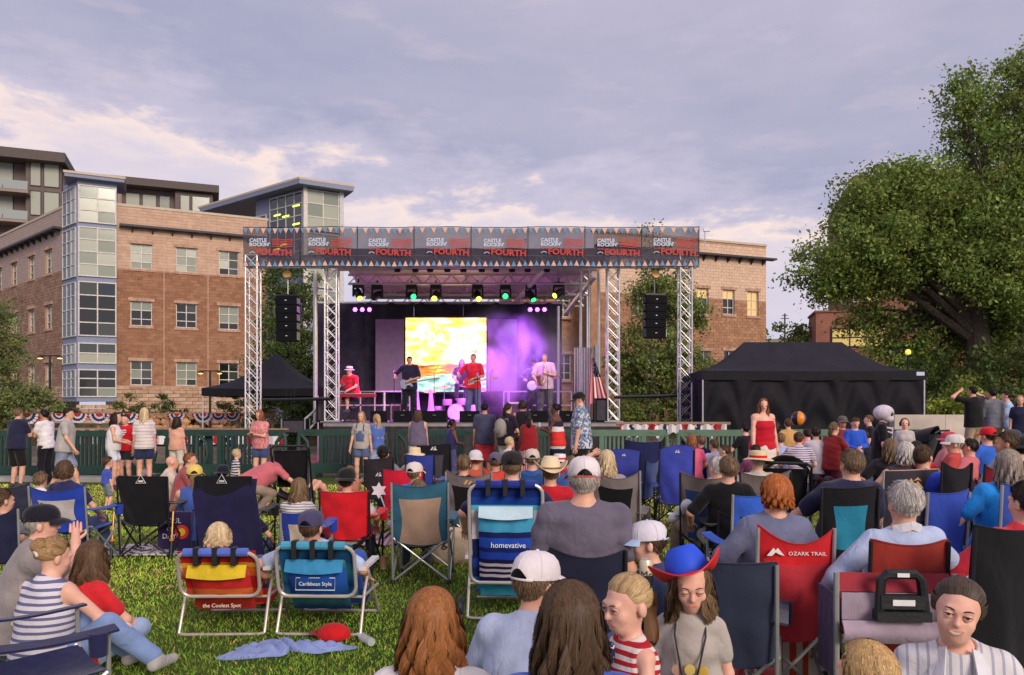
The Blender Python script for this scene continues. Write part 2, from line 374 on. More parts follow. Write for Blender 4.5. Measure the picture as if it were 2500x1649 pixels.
tree('cottonwood_tree', 'tall spreading cottonwood with forked dark trunk behind the black tent', (gx(2385, D), D, 0), 16, 6.0,
     [(.2, 0, 9.2, 2.3, 2.4, 2.0), (-5.9, 0, 7.2, 1.2, 1.4, .95), (-4.6, -.3, 8.6, 1.5, 1.6, 1.2), (-3.0, 0, 8.2, 1.8, 1.8, 1.5), (-1.6, 0, 10.1, 1.5, 1.6, 1.2), (2.4, .5, 8.0, 2.6, 2.6, 2.7), (.2, 0, 12.1, 1.2, 1.3, 1.0),
      (1.6, 0, 13.6, 1.4, 1.5, 1.4), (3.6, 0, 11.4, 2.0, 2, 2.4), (-.4, 0, 13.8, .8, .9, .8), (-3.7, .2, 6.8, 1.3, 1.3, .7), (1.8, 0, 5.4, 1.4, 1.5, 1.2), (2.6, 0, 15.0, .9, 1, .8), (-1.4, .6, 7.2, 1.2, 1.4, .8), (-4.3, 0, 9.9, 1.1, 1.2, .8), (-2.9, .2, 10.4, 1.0, 1.2, .8), (-2.2, .4, 9.2, 1.4, 1.5, 1.2), (3.4, .5, 4.2, 1.3, 1.4, 1.3), (.3, 1.2, 5.6, 1.5, 1.4, 1.0), (-1.8, 1.4, 4.6, .9, 1, .8), (-2.2, .8, 7.2, 1.5, 1.4, .9), (.8, 1, 7.2, 1.7, 1.5, 1.1), (-.7, 1.2, 6.2, 1.3, 1.2, .8), (2.6, 1.2, 6.2, 1.8, 1.5, 1.4), (1.1, 1.5, 4.6, 1.3, 1.2, .9), (4.2, .8, 6.8, 1.8, 1.6, 1.8), (-5.0, .5, 6.7, 1.3, 1.3, .6), (-3.5, 1.5, 5.3, .9, 1, .7), (-2.6, 1.6, 3.6, 1.1, 1.2, .9), (-1.0, 1.8, 3.1, 1.3, 1.2, 1.1), (.7, 1.8, 2.8, 1.3, 1.2, 1.1), (2.3, 1.8, 2.4, 1.4, 1.2, 1.1), (-.4, -1.2, 7.0, 1.4, .8, 1.0), (.9, -1.2, 6.0, 1.2, .8, .9)],
     200000, .075, (.22, .30, .066), .46, clump=.8)
D = 24.5
tree('sapling_tree', 'yellow green leafy sapling right of the black tent', (gx(2345, D), D, 0), 3.2, .8, [(0, 0, 1.9, .85, .7, .85), (-.5, 0, 1.4, .7, .6, .7), (.5, 0, 1.5, .6, .6, .7)], 5200, .075, YG, .05, clump=.4)
D = 27.0
tree('understorey_tree', 'dark leafy undergrowth tree at the right edge behind the standing group', (gx(2470, D), D, 0), 4.5, 1.0, [(0, 0, 2.6, 1.8, 1, 1.8), (1.4, 0, 3.2, 1.4, 1, 2.0), (-1.6, .4, 2.0, .9, .8, 1.1), (-2.6, .6, 2.6, .8, .8, 1.3)], 9000, .085, DG, .1, clump=.5)
D = 31.0
tree('stageside_tree', 'slim leafy tree rising behind the right speaker tower and banner', (gx(1615, D), D, 0), 9.4, 2.2,
     [(0, 0, 4.6, 1.3, 1.2, 2.0), (.3, 0, 6.6, .9, .9, 1.3), (-.2, 0, 8.2, .45, .5, .9), (-.9, 0, 3.0, 1.0, 1, 1.3), (1.0, 0, 3.0, 1.0, 1, 1.4), (1.1, 0, 5.6, .7, .8, 1.0), (0, 0, 1.6, 1.9, 1.0, 1.1), (-1.4, 0, 1.2, .8, .8, .9), (1.5, 0, 1.3, .8, .8, .9)],
     36000, .065, (.20, .26, .068), .12, clump=.6)
D = 33.0
tree('dark_tree', 'dense dark green tree behind the left hanging speakers', (gx(712, D), D, 0), 8.5, 2.0,
     [(0, 0, 5.0, 1.5, 1.2, 2.2), (-.6, 0, 3.2, 1.4, 1, 1.6), (.7, 0, 3.0, 1.2, 1, 1.8), (.1, 0, 7.0, 1.1, 1, 1.1), (0, 0, 1.6, 1.9, 1, 1.2)], 30000, .065, (.105, .155, .042), .15, clump=.55)
D = 29.0
tree('roadside_tree', 'light green leafy tree at the left edge in front of brick wing', (gx(-25, D), D, 0), 5.2, 1.2,
     [(0, 0, 3.0, 1.3, 1, 1.6), (.9, 0, 2.2, 1.0, .8, .9), (-.5, 0, 4.3, 1.0, .9, 1.1), (-.1, 0, 5.4, .8, .8, .8), (.6, 0, 4.2, .7, .7, .8), (1.6, 0, 1.8, .8, .7, .6), (.4, 0, 1.4, 1.2, .7, .7)], 20000, .058, (.21, .26, .085), .1, clump=.45)
D = 37.0
for i, (px, w, h, c, lab) in enumerate([(318, .75, 1.05, (.17, .18, .055), 'olive round shrub at the brick wall below the glass corner tower'), (413, .85, 1.2, (.09, .14, .04), 'dark green round shrub at the brick wall beside the olive one'),
                                       (160, .9, .9, (.06, .09, .03), 'low dark shrub between the lamp post and the stone base'), (565, .7, 1.0, (.11, .12, .04), 'small shrub under the left tent canopy'), (440, .9, .55, (.22, .17, .05), 'low yellow ornamental grass behind the pink shirted woman')]):
    tree('garden_shrub', lab, (gx(px, D), D, .9), 2.0, .3, [(0, 0, h * .75, w, w * .7, h * .7), (w * .4, 0, h * .5, w * .6, w * .5, h * .5), (-w * .4, 0, h * .5, w * .6, w * .5, h * .5)], 2600, .06, c, .04, limbs=False, clump=.3)
for i, (px, D, h, c, lab) in enumerate([(1905, 62, 8.2, MG, 'round green tree beyond the right brick building'), (1965, 70, 8.2, DG, 'small green tree in the gap before the far hill'), (1945, 90, 10.2, OL, 'olive tree farther off in the gap before the far hill')]):
    tree('street_tree', lab, (gx(px, D), D, 0), h, h * .3, [(0, 0, h * .68, h * .28, h * .3, h * .32), (h * .2, 0, h * .55, h * .2, h * .2, h * .2), (-h * .2, 0, h * .5, h * .2, h * .2, h * .2)], 5000, .16, c, .2, clump=.9)
# ================================================================== hill and pylon
mb = MB(); n = 60; pts = []
for j in range(14):
    for i in range(n + 1):
        x = 120 + i * 9.0; y = 480 + j * 40
        h = 118 * (j / 13.0) ** .8 * (.88 + .10 * math.sin(x * .014 + 1.0) + .05 * math.sin(x * .05 + j)) + 1.2 * math.sin(x * .11 + j * 2)
        pts.append((x, y, h - 4 if j else -4))
mb.add(pts, [(j * (n + 1) + i, j * (n + 1) + i + 1, (j + 1) * (n + 1) + i + 1, (j + 1) * (n + 1) + i) for j in range(13) for i in range(n)])
tag(mb.build('hill', blotch('scrub_hill', [(0, (.055, .08, .05, 1)), (.46, (.10, .11, .07, 1)), (.56, (.26, .22, .13, 1))], .03, interp='LINEAR', stretch=(.6, 1, 1))), kind='structure')
D = 430.0; t = thing('power_pylon', 'small wooden power pylon standing on the far hill', 'pylon', (gx(1916, D), D, 20))
mb = MB(); z0 = gz(800, D) - 20; z1 = gz(766, D) - 20
mb.box((0, 0, (z1 + 0) / 2), (.7, .7, z1)); mb.build('mast', BLACKM, t)
for zz, w in ((z1 - 1.0, 3.0), (z1 - 2.7, 4.6)):
    MB().box((0, 0, zz), (w, .5, .4)).build('crossarm', BLACKM, t)
# ================================================================== wooden fence with patriotic bunting, left background
WOOD = M('weathered_wood', C(150, 120, 96), .9, 0, .2, 6, .4, 20)
D = 29.0; fn = thing('wooden_fence', 'low weathered rail fence hung with bunting behind the left barriers', 'fence', (gx(330, D), D, 0)); z0 = gz(1013, D)
for k in range(9): MB().b2((-5.3 + k * 1.3, -.05, 0), (-5.2 + k * 1.3, .05, z0 + .1)).build('post', WOOD, fn, smooth=False)
for zz in (z0, z0 - .55): MB().b2((-5.4, -.07, zz - .06), (5.3, -.055, zz + .06)).build('rail', WOOD, fn, smooth=False)
def fan_mat():
    m, g, b = newmat('bunting_cloth'); tc = g.n('ShaderNodeTexCoord').outputs['Object']
    ln = g.n('ShaderNodeVectorMath', operation='LENGTH'); g.put(ln.inputs[0], tc)
    c = g.ramp(g.math('DIVIDE', ln.outputs['Value'], .46), [(0, C(176, 34, 44)), (.28, C(204, 198, 198)), (.42, C(40, 44, 92)), (.62, C(204, 198, 198)), (.82, C(172, 38, 48))], 'CONSTANT')
    g.put(b.inputs['Base Color'], c); b.inputs['Roughness'].default_value = .8; return m
FAN = fan_mat()
def fan(mb, rad=.45, n=20):
    pts = [(0, 0, 0)]
    for k in range(n + 1):
        a = math.pi + math.pi * k / n; yy = .03 * (1 if k % 2 else -1); pts.append((rad * math.cos(a), yy, rad * math.sin(a) * .8))
    mb.add(pts, [(0, k + 1, k + 2) for k in range(n)]); return mb
fanme = fan(MB()).mesh('bunting_fan', FAN, False)
for i, (px, rs) in enumerate([(-30, 1), (72, 1.15), (150, .8), (195, 1), (248, 1.05), (276, .8), (318, 1), (436, .8), (500, .95), (537, .85), (570, .8)]):
    o = tag(link('bunting', fanme, None, (gx(px, D), D - .16, z0 + .05)), 'red white and blue bunting fan, %s along the wooden fence from the left' % ('first second third fourth fifth sixth seventh eighth ninth tenth eleventh'.split()[i]), 'bunting', 'bunting fans on the fence')
    o.scale = (rs, 1, rs)
# ================================================================== buildings
def frame2(root_xy, origin_xy, xdir):
    """facade frame: local x along the wall (to the right), y into the building, z up; relative to the building's root"""
    x = Vector((xdir[0], xdir[1], 0)).normalized(); yv = Vector((-x.y, x.x, 0))
    m = Matrix(((x.x, yv.x, 0, origin_xy[0] - root_xy[0]), (x.y, yv.y, 0, origin_xy[1] - root_xy[1]), (0, 0, 1, 0), (0, 0, 0, 1)))
    return m
def wall(T, parent, s0, s1, z0, z1, openings, mat, name='wall', y=0., depth=.28):
    xs = sorted({s0, s1} | {min(max(v, s0), s1) for o in openings for v in (o[0], o[1])}); zs = sorted({z0, z1} | {min(max(v, z0), z1) for o in openings for v in (o[2], o[3])})
    mb = MB(T)
    for a, b in zip(xs, xs[1:]):
        for c, d in zip(zs, zs[1:]):
            mx, mz = (a + b) / 2, (c + d) / 2
            if b - a < 1e-6 or d - c < 1e-6 or any(o[0] < mx < o[1] and o[2] < mz < o[3] for o in openings): continue
            mb.add([(a, y, c), (b, y, c), (b, y, d), (a, y, d)], [(0, 1, 2, 3)])
    for (a, b, c, d) in openings:
        if c >= z1 or d <= z0: continue
        mb.add([(a, y, c), (a, y, d), (a, y + depth, d), (a, y + depth, c), (b, y, c), (b, y, d), (b, y + depth, d), (b, y + depth, c)], [(0, 3, 2, 1), (4, 5, 6, 7), (1, 2, 6, 5), (0, 4, 7, 3)])
    return mb.build(name, mat, parent, smooth=False)
FRAME = M('window_frame_white', (.62, .58, .52, 1), .5); PALEM = M('window_frame_grey', (.55, .55, .55, 1), .5)
def pane_mat(col, rough=.06, emit=0., ec=None):
    key = ('pane', tuple(col), emit)
    if key in MC: return MC[key]
    m, g, b = newmat('window_glass'); b.inputs['Base Color'].default_value = col; b.inputs['Roughness'].default_value = rough
    b.inputs['Specular IOR Level'].default_value = .8
    if emit: b.inputs['Emission Color'].default_value = ec or col; b.inputs['Emission Strength'].default_value = emit
    MC[key] = m; return m
GP = pane_mat(C(165, 168, 150), .15); GD = pane_mat((.012, .014, .012, 1)); GG = pane_mat(C(135, 142, 126), .12); GM_ = pane_mat((.05, .06, .05, 1)); GB = pane_mat((.02, .03, .04, 1))  # pale tones paint reflected sky and blinds into the pane colour
GW = pane_mat(C(170, 150, 90), .2, .35, C(255, 205, 120))
def pane_block(name, size, mat):
    me = MB().box((0, 0, 0), size).mesh(name, mat, False); return me
def window(T, parent, s, z, w, h, panes, cols=2, rows=3, yd=.16, bar=.055, name='window', frame=None, row_h=None, lintel=True, sill=True, stone=None):
    """panes: one material, or a list from the top row down"""
    fr = MB(T); x0, x1 = s - w / 2, s + w / 2
    fr.b2((x0 - .0, yd - .05, z), (x0 + bar, yd + .05, z + h)); fr.b2((x1 - bar, yd - .05, z), (x1, yd + .05, z + h))
    fr.b2((x0 + bar, yd - .05, z), (x1 - bar, yd + .05, z + bar)); fr.b2((x0 + bar, yd - .05, z + h - bar), (x1 - bar, yd + .05, z + h))
    rh = row_h or [1.0 / rows] * rows; zs = [z + h - h * sum(rh[:i]) for i in range(rows + 1)]
    for i in range(1, cols):
        xx = x0 + w * i / cols; fr.b2((xx - bar / 2, yd - .045, z + bar), (xx + bar / 2, yd + .045, z + h - bar))
    for zz in zs[1:-1]: fr.b2((x0 + bar, yd - .04, zz - bar / 2), (x1 - bar, yd + .04, zz + bar / 2))
    o = fr.build(name, frame or FRAME, parent, smooth=False)
    for i in range(cols):
        for j in range(rows):
            m = panes[(j * cols + i) % len(panes)] if isinstance(panes, list) else panes
            tl = rnd.uniform(-.012, .012)
            a, b, c, d = x0 + w * i / cols + .01, x0 + w * (i + 1) / cols - .01, zs[j + 1] + .01, zs[j] - .01
            pm = MB(T); pm.add([(a, yd + .005 + tl, c), (b, yd + .005 - tl, c), (b, yd + .005 - tl, d), (a, yd + .005 + tl, d), (a, yd + .035, c), (b, yd + .035, c), (b, yd + .035, d), (a, yd + .035, d)],
                             [(0, 1, 2, 3), (7, 6, 5, 4), (0, 4, 5, 1), (1, 5, 6, 2), (2, 6, 7, 3), (3, 7, 4, 0)])
            pm.build('pane', m, o, smooth=False)
    st = stone or M('stone_trim', C(186, 150, 128), .9, 0, .2, 3, .8, 12)
    if lintel:
        lb = MB(T); n = 5
        for k in range(n):
            a = x0 - .14 + (w + .28) * k / n; b = x0 - .14 + (w + .28) * (k + 1) / n; j = rnd.uniform(0, .035)
            lb.b2((a, -.06 - j, z + h), (b - .004, .05, z + h + .19 + rnd.uniform(-.02, .03)))
        lb.build('lintel', st, o, smooth=False)
    if sill: MB(T).b2((x0 - .1, -.08, z - .16), (x1 + .1, yd - .06, z)).build('sill', st, o, smooth=False)
    return o
def blocks(T, parent, s0, s1, z0, z1, openings, mats, bw=.40, bh=.20, gap=.018, n_ind=300, proud=.02, name='block', Wx=1.0):
    rz = math.atan2(T[1][0], T[0][0]); meshes = [MB().box((0, 0, 0), (bw - gap, proud * 2, bh - gap)).mesh(name, m, False) for m in mats]
    rest = [MB(T) for _ in mats]; full = []
    nz = int((z1 - z0) / bh)
    for r in range(nz):
        zc = z0 + (r + .5) * bh; off = (r % 2) * bw / 2
        k0 = int((s0 - off) / bw) - 1
        for k in range(k0, int((s1 - s0) / bw) + k0 + 4):
            a = max(off + k * bw, s0); b = min(off + (k + 1) * bw, s1)
            if b - a < .06: continue
            segs = [(a, b)]
            for (o0, o1, c0, c1) in openings:
                if c1 <= zc - bh * .4 or c0 >= zc + bh * .4: continue
                segs = [q for (p, e) in segs for q in ((p, min(e, o0)), (max(p, o1), e)) if q[1] - q[0] > .05]
            m = rnd.randrange(len(mats))
            for (p, e) in segs:
                if abs(e - p - bw) < 1e-4: full.append(((p + e) / 2, zc, m))
                else: rest[m].box(((p + e) / 2, 0, zc), (e - p - gap, proud * 2, bh - gap))
    ind = 0
    for i, (sx, zc, m) in enumerate(full):
        if ind < n_ind and (len(full) <= n_ind or i >= len(full) // 2 - n_ind // 2):
            p = T @ Vector((sx, 0, zc)); link(name, meshes[m], parent, p, (0, 0, rz)); ind += 1
        else: rest[m].box((sx, 0, zc), (bw - gap, proud * 2, bh - gap))
    for mbx, mm in zip(rest, mats):
        if mbx.v: tag(mbx.build(name + '_courses', mm, parent, smooth=False), kind='stuff')
BROWN = [M('brown_block', C(*c), .92, 0, .14, 3, .5, 22) for c in ((153, 109, 82), (145, 102, 76), (160, 117, 90))]
MORTAR = M('mortar', C(176, 140, 114), .95, 0, .1)
TAN = M('tan_block', C(196, 160, 140), .92, 0, .06, 1.5, .35, 18); TANB = [M('tan_block_face', C(*c), .92, 0, .08, 3, .4, 22) for c in ((198, 165, 140), (194, 161, 136), (202, 169, 144))]
STONE = [M('rough_stone', C(*c), .95, 0, .2, 4, .9, 14) for c in ((184, 150, 122), (172, 138, 112), (194, 162, 136))]
SLATE = M('blue_grey_panel', C(128, 136, 160), .6, 0, .06); DKMET = M('dark_cornice_metal', C(62, 60, 66), .6, 0, .1); BEIGEM = M('beige_fascia', C(196, 178, 156), .7, 0, .06)
O = (-25.255, 49.364); U = (.9003, .435); Vd = (-.75, .66)
bl = thing('office_building', 'tan and brown block office building with glass corner tower on the left', 'building', (O[0], O[1], 0))
TF = frame2(O, O, U); rows = [(3.26, 1.56), (7.09, 1.59), (10.77, 1.61)]; cols_ = [1.461, 4.148, 6.80]; ww = 1.26
ops = [(s - ww / 2, s + ww / 2, z, z + h) for s in cols_ for z, h in rows]
wall(TF, bl, 0, 9.3, 2.9, 14.74, ops, MORTAR)
blocks(TF, bl, 0.0, 9.3, 3.25, 10.65, ops, BROWN)
blocks(TF, bl, 0.0, 9.3, 10.70, 14.70, ops, TANB, .6, .2, .012, 0, .016, 'tan_block')
blocks(TF, bl, 0.0, 9.3, -.4, 3.2, [], STONE, .75, .24, .03, 120, .05, 'stone')
MB(TF).b2((0, -.06, 14.7), (9.36, .4, 14.86)).build('parapet_cap', BEIGEM, bl, smooth=False)
MB(TF).b2((.2, -.5, 13.36), (9.3, -.02, 13.5)).build('canopy_ledge', DKMET, bl, smooth=False)
for k in range(8): 
    mb = MB(TF); a = .9 + k * 1.18; mb.add([(a, -.02, 13.05), (a + .09, -.02, 13.05), (a + .09, -.46, 13.34), (a, -.46, 13.34), (a, -.02, 13.34), (a + .09, -.02, 13.34)], [(0, 1, 2, 3), (0, 3, 4), (1, 5, 2), (3, 2, 5, 4), (0, 4, 5, 1)]); mb.build('ledge_bracket', DKMET, bl, smooth=False)
for s in (2.8, 5.48): MB(TF).b2((s - .02, -.024, -.4), (s + .02, .02, 14.7)).build('control_joint', M('joint_sealant', C(205, 168, 146), .9), bl, smooth=False)
PS = {(0, 2): [GP, GP, GP, GP, GG, GG], (1, 2): [GG, GP, GG, GG, GP, GG], (2, 2): [GG, GM_, GP, GM_, GD, GM_], (0, 1): [GG, GG, GD, GD, GD, GD], (1, 1): [GD, GM_, GD, GD, GD, GD], (2, 1): [GG, GG, GG, GG, GD, GD],
      (0, 0): [GM_, GM_, GG, GM_, GD, GD], (1, 0): [GG, GG, GG, GG, GG, GM_], (2, 0): [GD, GD, GD, GM_, GD, GD]}
for i, s in enumerate(cols_):
    for j, (z, h) in enumerate(rows): window(TF, bl, s, z, ww, h, PS[(i, j)], row_h=[.36, .36, .28])
# left wing, running away to the left
CX = (O[0] + U[0] * -2.15, O[1] + U[1] * -2.15); TL = frame2(O, CX, (-Vd[0], -Vd[1]))
lops = [(-t_ - .63, -t_ + .63, z, z + h) for t_ in (5.04, 8.39, 12.1, 15.6) for z, h in rows]
SHADEB = [M('shaded_block', C(*c), .92, 0, .14, 3, .5, 22) for c in ((150, 118, 100), (142, 110, 92), (158, 126, 108))]  # brown block greyed: the wing's shade is put into its colour
wall(TL, bl, -19, -2.37, 2.9, 14.74, lops, MORTAR); blocks(TL, bl, -19, -2.37, 3.25, 10.65, lops, SHADEB, n_ind=0); blocks(TL, bl, -19, -2.37, 10.7, 14.7, lops, [M('grey_tan_block', C(176, 156, 146), .92, 0, .08, 3)], .6, .2, .012, 0, .016, 'tan_block')  # upper tan block greyed too, shade painted into the colour
blocks(TL, bl, -19, -2.37, -.4, 3.2, [], STONE, .75, .24, .03, 0, .05, 'stone')
MB(TL).b2((-19, -.06, 14.7), (-2.37, .4, 14.86)).build('parapet_cap', BEIGEM, bl, smooth=False)
MB(TL).b2((-19, -.5, 13.36), (-2.6, -.02, 13.5)).build('canopy_ledge', DKMET, bl, smooth=False)
for k in range(13):
    mb = MB(TL); a = -3.0 - k * 1.18; mb.add([(a, -.02, 13.05), (a + .09, -.02, 13.05), (a + .09, -.46, 13.34), (a, -.46, 13.34), (a, -.02, 13.34), (a + .09, -.02, 13.34)], [(0, 1, 2, 3), (0, 3, 4), (1, 5, 2), (3, 2, 5, 4), (0, 4, 5, 1)]); mb.build('ledge_bracket', DKMET, bl, smooth=False)
for i, t_ in enumerate((5.04, 8.39, 12.1, 15.6)):
    for z, h in rows: window(TL, bl, -t_, z, 1.26, h, [GG, GM_, GM_, GD, GD, GM_], row_h=[.36, .36, .28])
# glass corner tower
zsec = [(gz(583, 48.6) - .05, 12.25, 3, [GP, GP, GG, GP, GP, GG])]
def tz(v): return gz(380 + v / 2.488, 48.7)
sect = [(415, 190, 3, [GG, GG, GP, GP, GP, GG], 1), (740, 440, 4, [GG, GG, GP, GG, GG, GP, GP, GG], 1), (1100, 770, 4, [GM_, GB, GD, GD, GD, GD, GD, GM_], 0), (1265, 1140, 2, [GM_, GM_, GP, GP], 1), (1468, 1300, 3, [GD, GD, GD, GD, GM_, GG], 0)]
mb = MB(TF); mb.b2((-2.15, -.3, 2.2), (.05, 1.6, tz(150))); core = mb.build('tower_core', SLATE, bl, smooth=False)
for (b_, a_, nr, pm, lt) in sect:
    z, h = tz(b_), tz(a_) - tz(b_)
    window(TF, bl, -1.02, z, 2.12, h, pm, 2, nr, yd=-.36, bar=.07, frame=FRAME, lintel=False, sill=False, name='curtain_window')
    window(TL, bl, -1.2, z, 2.2, h, [GM_, GB, GD, GM_, GB, GD] if not lt else [GB, GM_, GG, GB, GM_, GG], 3, nr, yd=-.06, bar=.06, frame=PALEM, lintel=False, sill=False, name='curtain_window')
mb = MB(TL); mb.b2((-2.37, 0.0, 2.2), (0, 1.2, tz(150))); mb.build('tower_side', SLATE, bl, smooth=False)
blocks(TF, bl, -2.2, .05, -.4, 2.2, [], STONE, .75, .24, .03, 0, .38, 'stone')
mb = MB(TF); mb.b2((-2.8, -.8, tz(160)), (.5, 2.2, tz(140))); mb.build('tower_roof', SLATE, bl, smooth=False); MB(TF).b2((-2.86, -.86, tz(140)), (.56, 2.26, tz(126))).build('tower_roof_edge', BEIGEM, bl, smooth=False)
# glass stair pavilion behind, between the office building and the stage
D = 60.0; O2 = (gx(745, D), D); U2 = (.86, .51); V2 = (-.80, .60)
sp = thing('glass_pavilion', 'tall glass stair pavilion with pale overhanging roof behind the banner', 'building', (O2[0], O2[1], 0))
T2 = frame2(O2, O2, U2); T2L = frame2(O2, O2, (-V2[0], -V2[1]))
def pz(y, d=60.): return gz(y, d)
ztop = pz(458)
mb = MB(T2); mb.b2((-.1, .1, 0), (3.0, 3.2, ztop)); mb.build('wall', SLATE, sp, smooth=False)
for z0, z1, nr in ((pz(560), ztop - .1, 3), (pz(640), pz(566), 2), (pz(700), pz(650), 2), (pz(760), pz(706), 2)):
    window(T2, sp, 1.4, z0, 2.6, z1 - z0, [GP, GG, GG, GP, GP, GP], 2, nr, yd=-.02, bar=.08, frame=FRAME, lintel=False, sill=False, name='curtain_window')
MB(T2).b2((2.72, -.14, 0), (3.06, .12, ztop)).build('pilaster', PALEM, sp, smooth=False); MB(T2).b2((-.16, -.14, 0), (.1, .1, ztop)).build('corner_post', FRAME, sp, smooth=False)
GLIT = pane_mat((.03, .04, .03, 1), .08)
mb = MB(T2L); mb.b2((-6.5, .1, 0), (-.1, .6, ztop)); mb.build('wall', SLATE, sp, smooth=False)
window(T2L, sp, -2.35, pz(640), 4.2, ztop - .2 - pz(640), [GB, GLIT, GM_, GB, GM_, GLIT, GD, GM_], 4, 6, yd=-.02, bar=.08, frame=PALEM, lintel=False, sill=False, name='curtain_window')
window(T2L, sp, -6.6, pz(560), 3.4, 1.9, [GD, GM_, GD, GB], 4, 2, yd=-.02, bar=.09, frame=PALEM, lintel=False, sill=False, name='curtain_window')
for (sx, zz) in ((-3.4, pz(512)), (-2.3, pz(520)), (-1.0, pz(500)), (-1.0, pz(545)), (-2.6, pz(590)), (-3.5, pz(598)), (-3.8, pz(700))):
    MB(T2L).b2((sx - .45, -.075, zz), (sx + .4, -.06, zz + .12)).build('ceiling_light', glow((.75, .9, .1, 1), 1.6), sp, smooth=False)
mb = MB(); rf = [T2 @ Vector(p) for p in ((-.7, -.9, 0), (3.6, -.9, 0), (3.6, 3.5, 0))] + [T2L @ Vector(p) for p in ((-13.5, 3.5, 0), (-13.5, -.7, 0))]
for (za, zb, mm, nm, gr) in ((ztop, ztop + .34, SLATE, 'roof', 1.0), (ztop + .34, ztop + .5, BEIGEM, 'roof_edge', 1.02)):
    mb = MB(); q = [Vector((p.x * gr, p.y * gr)) for p in rf]; n = len(q)
    mb.add([(p.x, p.y, za) for p in q] + [(p.x, p.y, zb) for p in q], [tuple(range(n - 1, -1, -1)), tuple(range(n, 2 * n))] + [(i, (i + 1) % n, n + (i + 1) % n, n + i) for i in range(n)]); mb.build(nm, mm, sp, smooth=False)
# dark brown apartment block farther back
D = 76.0; O3 = (gx(258, D), D); DKB = M('dark_brown_stucco', C(112, 98, 94), .9, 0, .08, 1.5); DKR = M('dark_roof', C(92, 82, 78), .8, 0, .06); TPE = M('taupe_stucco', C(150, 132, 122), .9, 0, .06)
ap = thing('apartment_block', 'dark brown modern apartment block with flat roofs and balconies rising behind', 'building', (O3[0], O3[1], 0))
T3 = frame2(O3, O3, (.93, .36)); z_ = lambda y: gz(y + 5, 76.)
MB(T3).b2((0, 0, 0), (9.9, 8, z_(448))).build('wall', DKB, ap, smooth=False); MB(T3).b2((-.6, -1.6, z_(450)), (10.4, 8, z_(432))).build('roof', DKR, ap, smooth=False)
MB(T3).b2((6.3, -.9, 0), (9.8, 0, z_(452))).build('bay', DKB, ap, smooth=False)
for s, w, p in ((2.4, 1.3, GP), (3.9, 1.3, GP), (5.3, 1.0, GG)): window(T3, ap, s, z_(508), w, 1.9, p, 1, 1, yd=-.05, lintel=False, sill=False, frame=BLACKM)
for s, w in ((7.2, .9), (8.7, 1.7)): window(T3, ap, s, z_(517), w, 2.3, GP, 1, 1, yd=-.95, lintel=False, sill=False, frame=BLACKM)
MB(T3).tube([(1.3, -1.2, 0), (1.3, -1.2, z_(450))], .3, 12).build('column', TPE, ap)
MB(T3).b2((0, -1.5, z_(520)), (6, -1.44, z_(507))).build('balcony_rail', pane_mat((.2, .22, .22, 1)), ap, smooth=False)
MB(T3).b2((10.2, 3, 0), (16, 9, z_(470))).build('rear_wall', TPE, ap, smooth=False)
for k in range(3): MB(T3).b2((13.2 + k * 1.1, 2.6, z_(470)), (14.1 + k * 1.1, 3.6, z_(459))).build('roof_unit', PALEM, ap, smooth=False)
# its left part, nearer the picture edge
MB(T3).b2((-16, -1.0, 0), (-3.4, 8, z_(420))).build('wall', DKB, ap, smooth=False); MB(T3).b2((-17, -3.2, z_(424)), (-3.0, 8, z_(402))).build('roof', DKR, ap, smooth=False)
MB(T3).b2((-6.4, -1.9, 0), (-3.5, -1, z_(424))).build('bay', DKB, ap, smooth=False)
for zb in (477, 545):
    for s in (-8.2, -9.9, -11.6, -13.2): window(T3, ap, s, z_(zb), 1.3, 2.3, GP, 1, 1, yd=-1.05, lintel=False, sill=False, frame=BLACKM)
    for s, w in ((-5.6, .9), (-4.3, 1.3)): window(T3, ap, s, z_(zb), w, 2.3, GP, 1, 1, yd=-1.95, lintel=False, sill=False, frame=BLACKM)
    MB(T3).b2((-16, -3.0, z_(zb + 24)), (-6.0, -1, z_(zb + 18))).build('balcony_slab', TPE, ap, smooth=False)
    for k in range(5): MB(T3).b2((-16 + k * 2.0, -2.95, z_(zb + 17)), (-14.06 + k * 2.0, -2.9, z_(zb - 3))).build('balcony_rail', pane_mat((.30, .33, .32, 1)), ap, smooth=False)
# ================================================================== right brick building behind the stage
D = 47.6; O4 = (gx(1390, D), D); U4 = (.935, .355)
br = thing('brick_office', 'tan and brown block building behind the right side of the stage', 'building', (O4[0], O4[1], 0))
T4 = frame2(O4, O4, U4)
def s4(px): # distance along the wall of an image column
    k = (px - 1250) / F; return (k * O4[1] - O4[0]) / (U4[0] / math.hypot(*U4) - k * U4[1] / math.hypot(*U4))
def z4(px, y): return gz(y, O4[1] + s4(px) * U4[1])
L4 = s4(1870); zp = z4(1800, 596); zb4 = z4(1800, 733)
WY = pane_mat(C(225, 185, 120), .25, .25, C(255, 200, 120))
w4 = [(1779, 768, 708, [WY, WY, GD, GD, GD, GD]), (1838, 772, 712, [WY] * 6), (1720, 913, 857, [GD, GM_, GD, GD, GD, GM_]), (1782, 913, 857, [GD] * 6), (1838, 913, 857, [GM_] * 6), (1715, 768, 704, [WY, WY, GM_, GM_, WY, GM_]), (1560, 768, 706, [GM_] * 6), (1620, 768, 706, [WY, GM_] * 3), (1410, 765, 700, [GM_] * 6), (1412, 925, 860, [GM_] * 6)]
o4 = []
for (px, yb, yt, pm) in w4:
    s = s4(px); z0, z1 = z4(px, yb), z4(px, yt); o4.append((s - .46, s + .46, z0, z1))
SW = s4(1450); o4f = [o for o in o4 if o[0] > SW]; wall(T4, br, SW, L4, 0, zp, o4f, MORTAR)
MB(T4).b2((-3, 2.2, 0), (SW + .6, 4.4, z4(1410, 600))).build('rear_wall', BR2[1] if False else MORTAR, br, smooth=False)
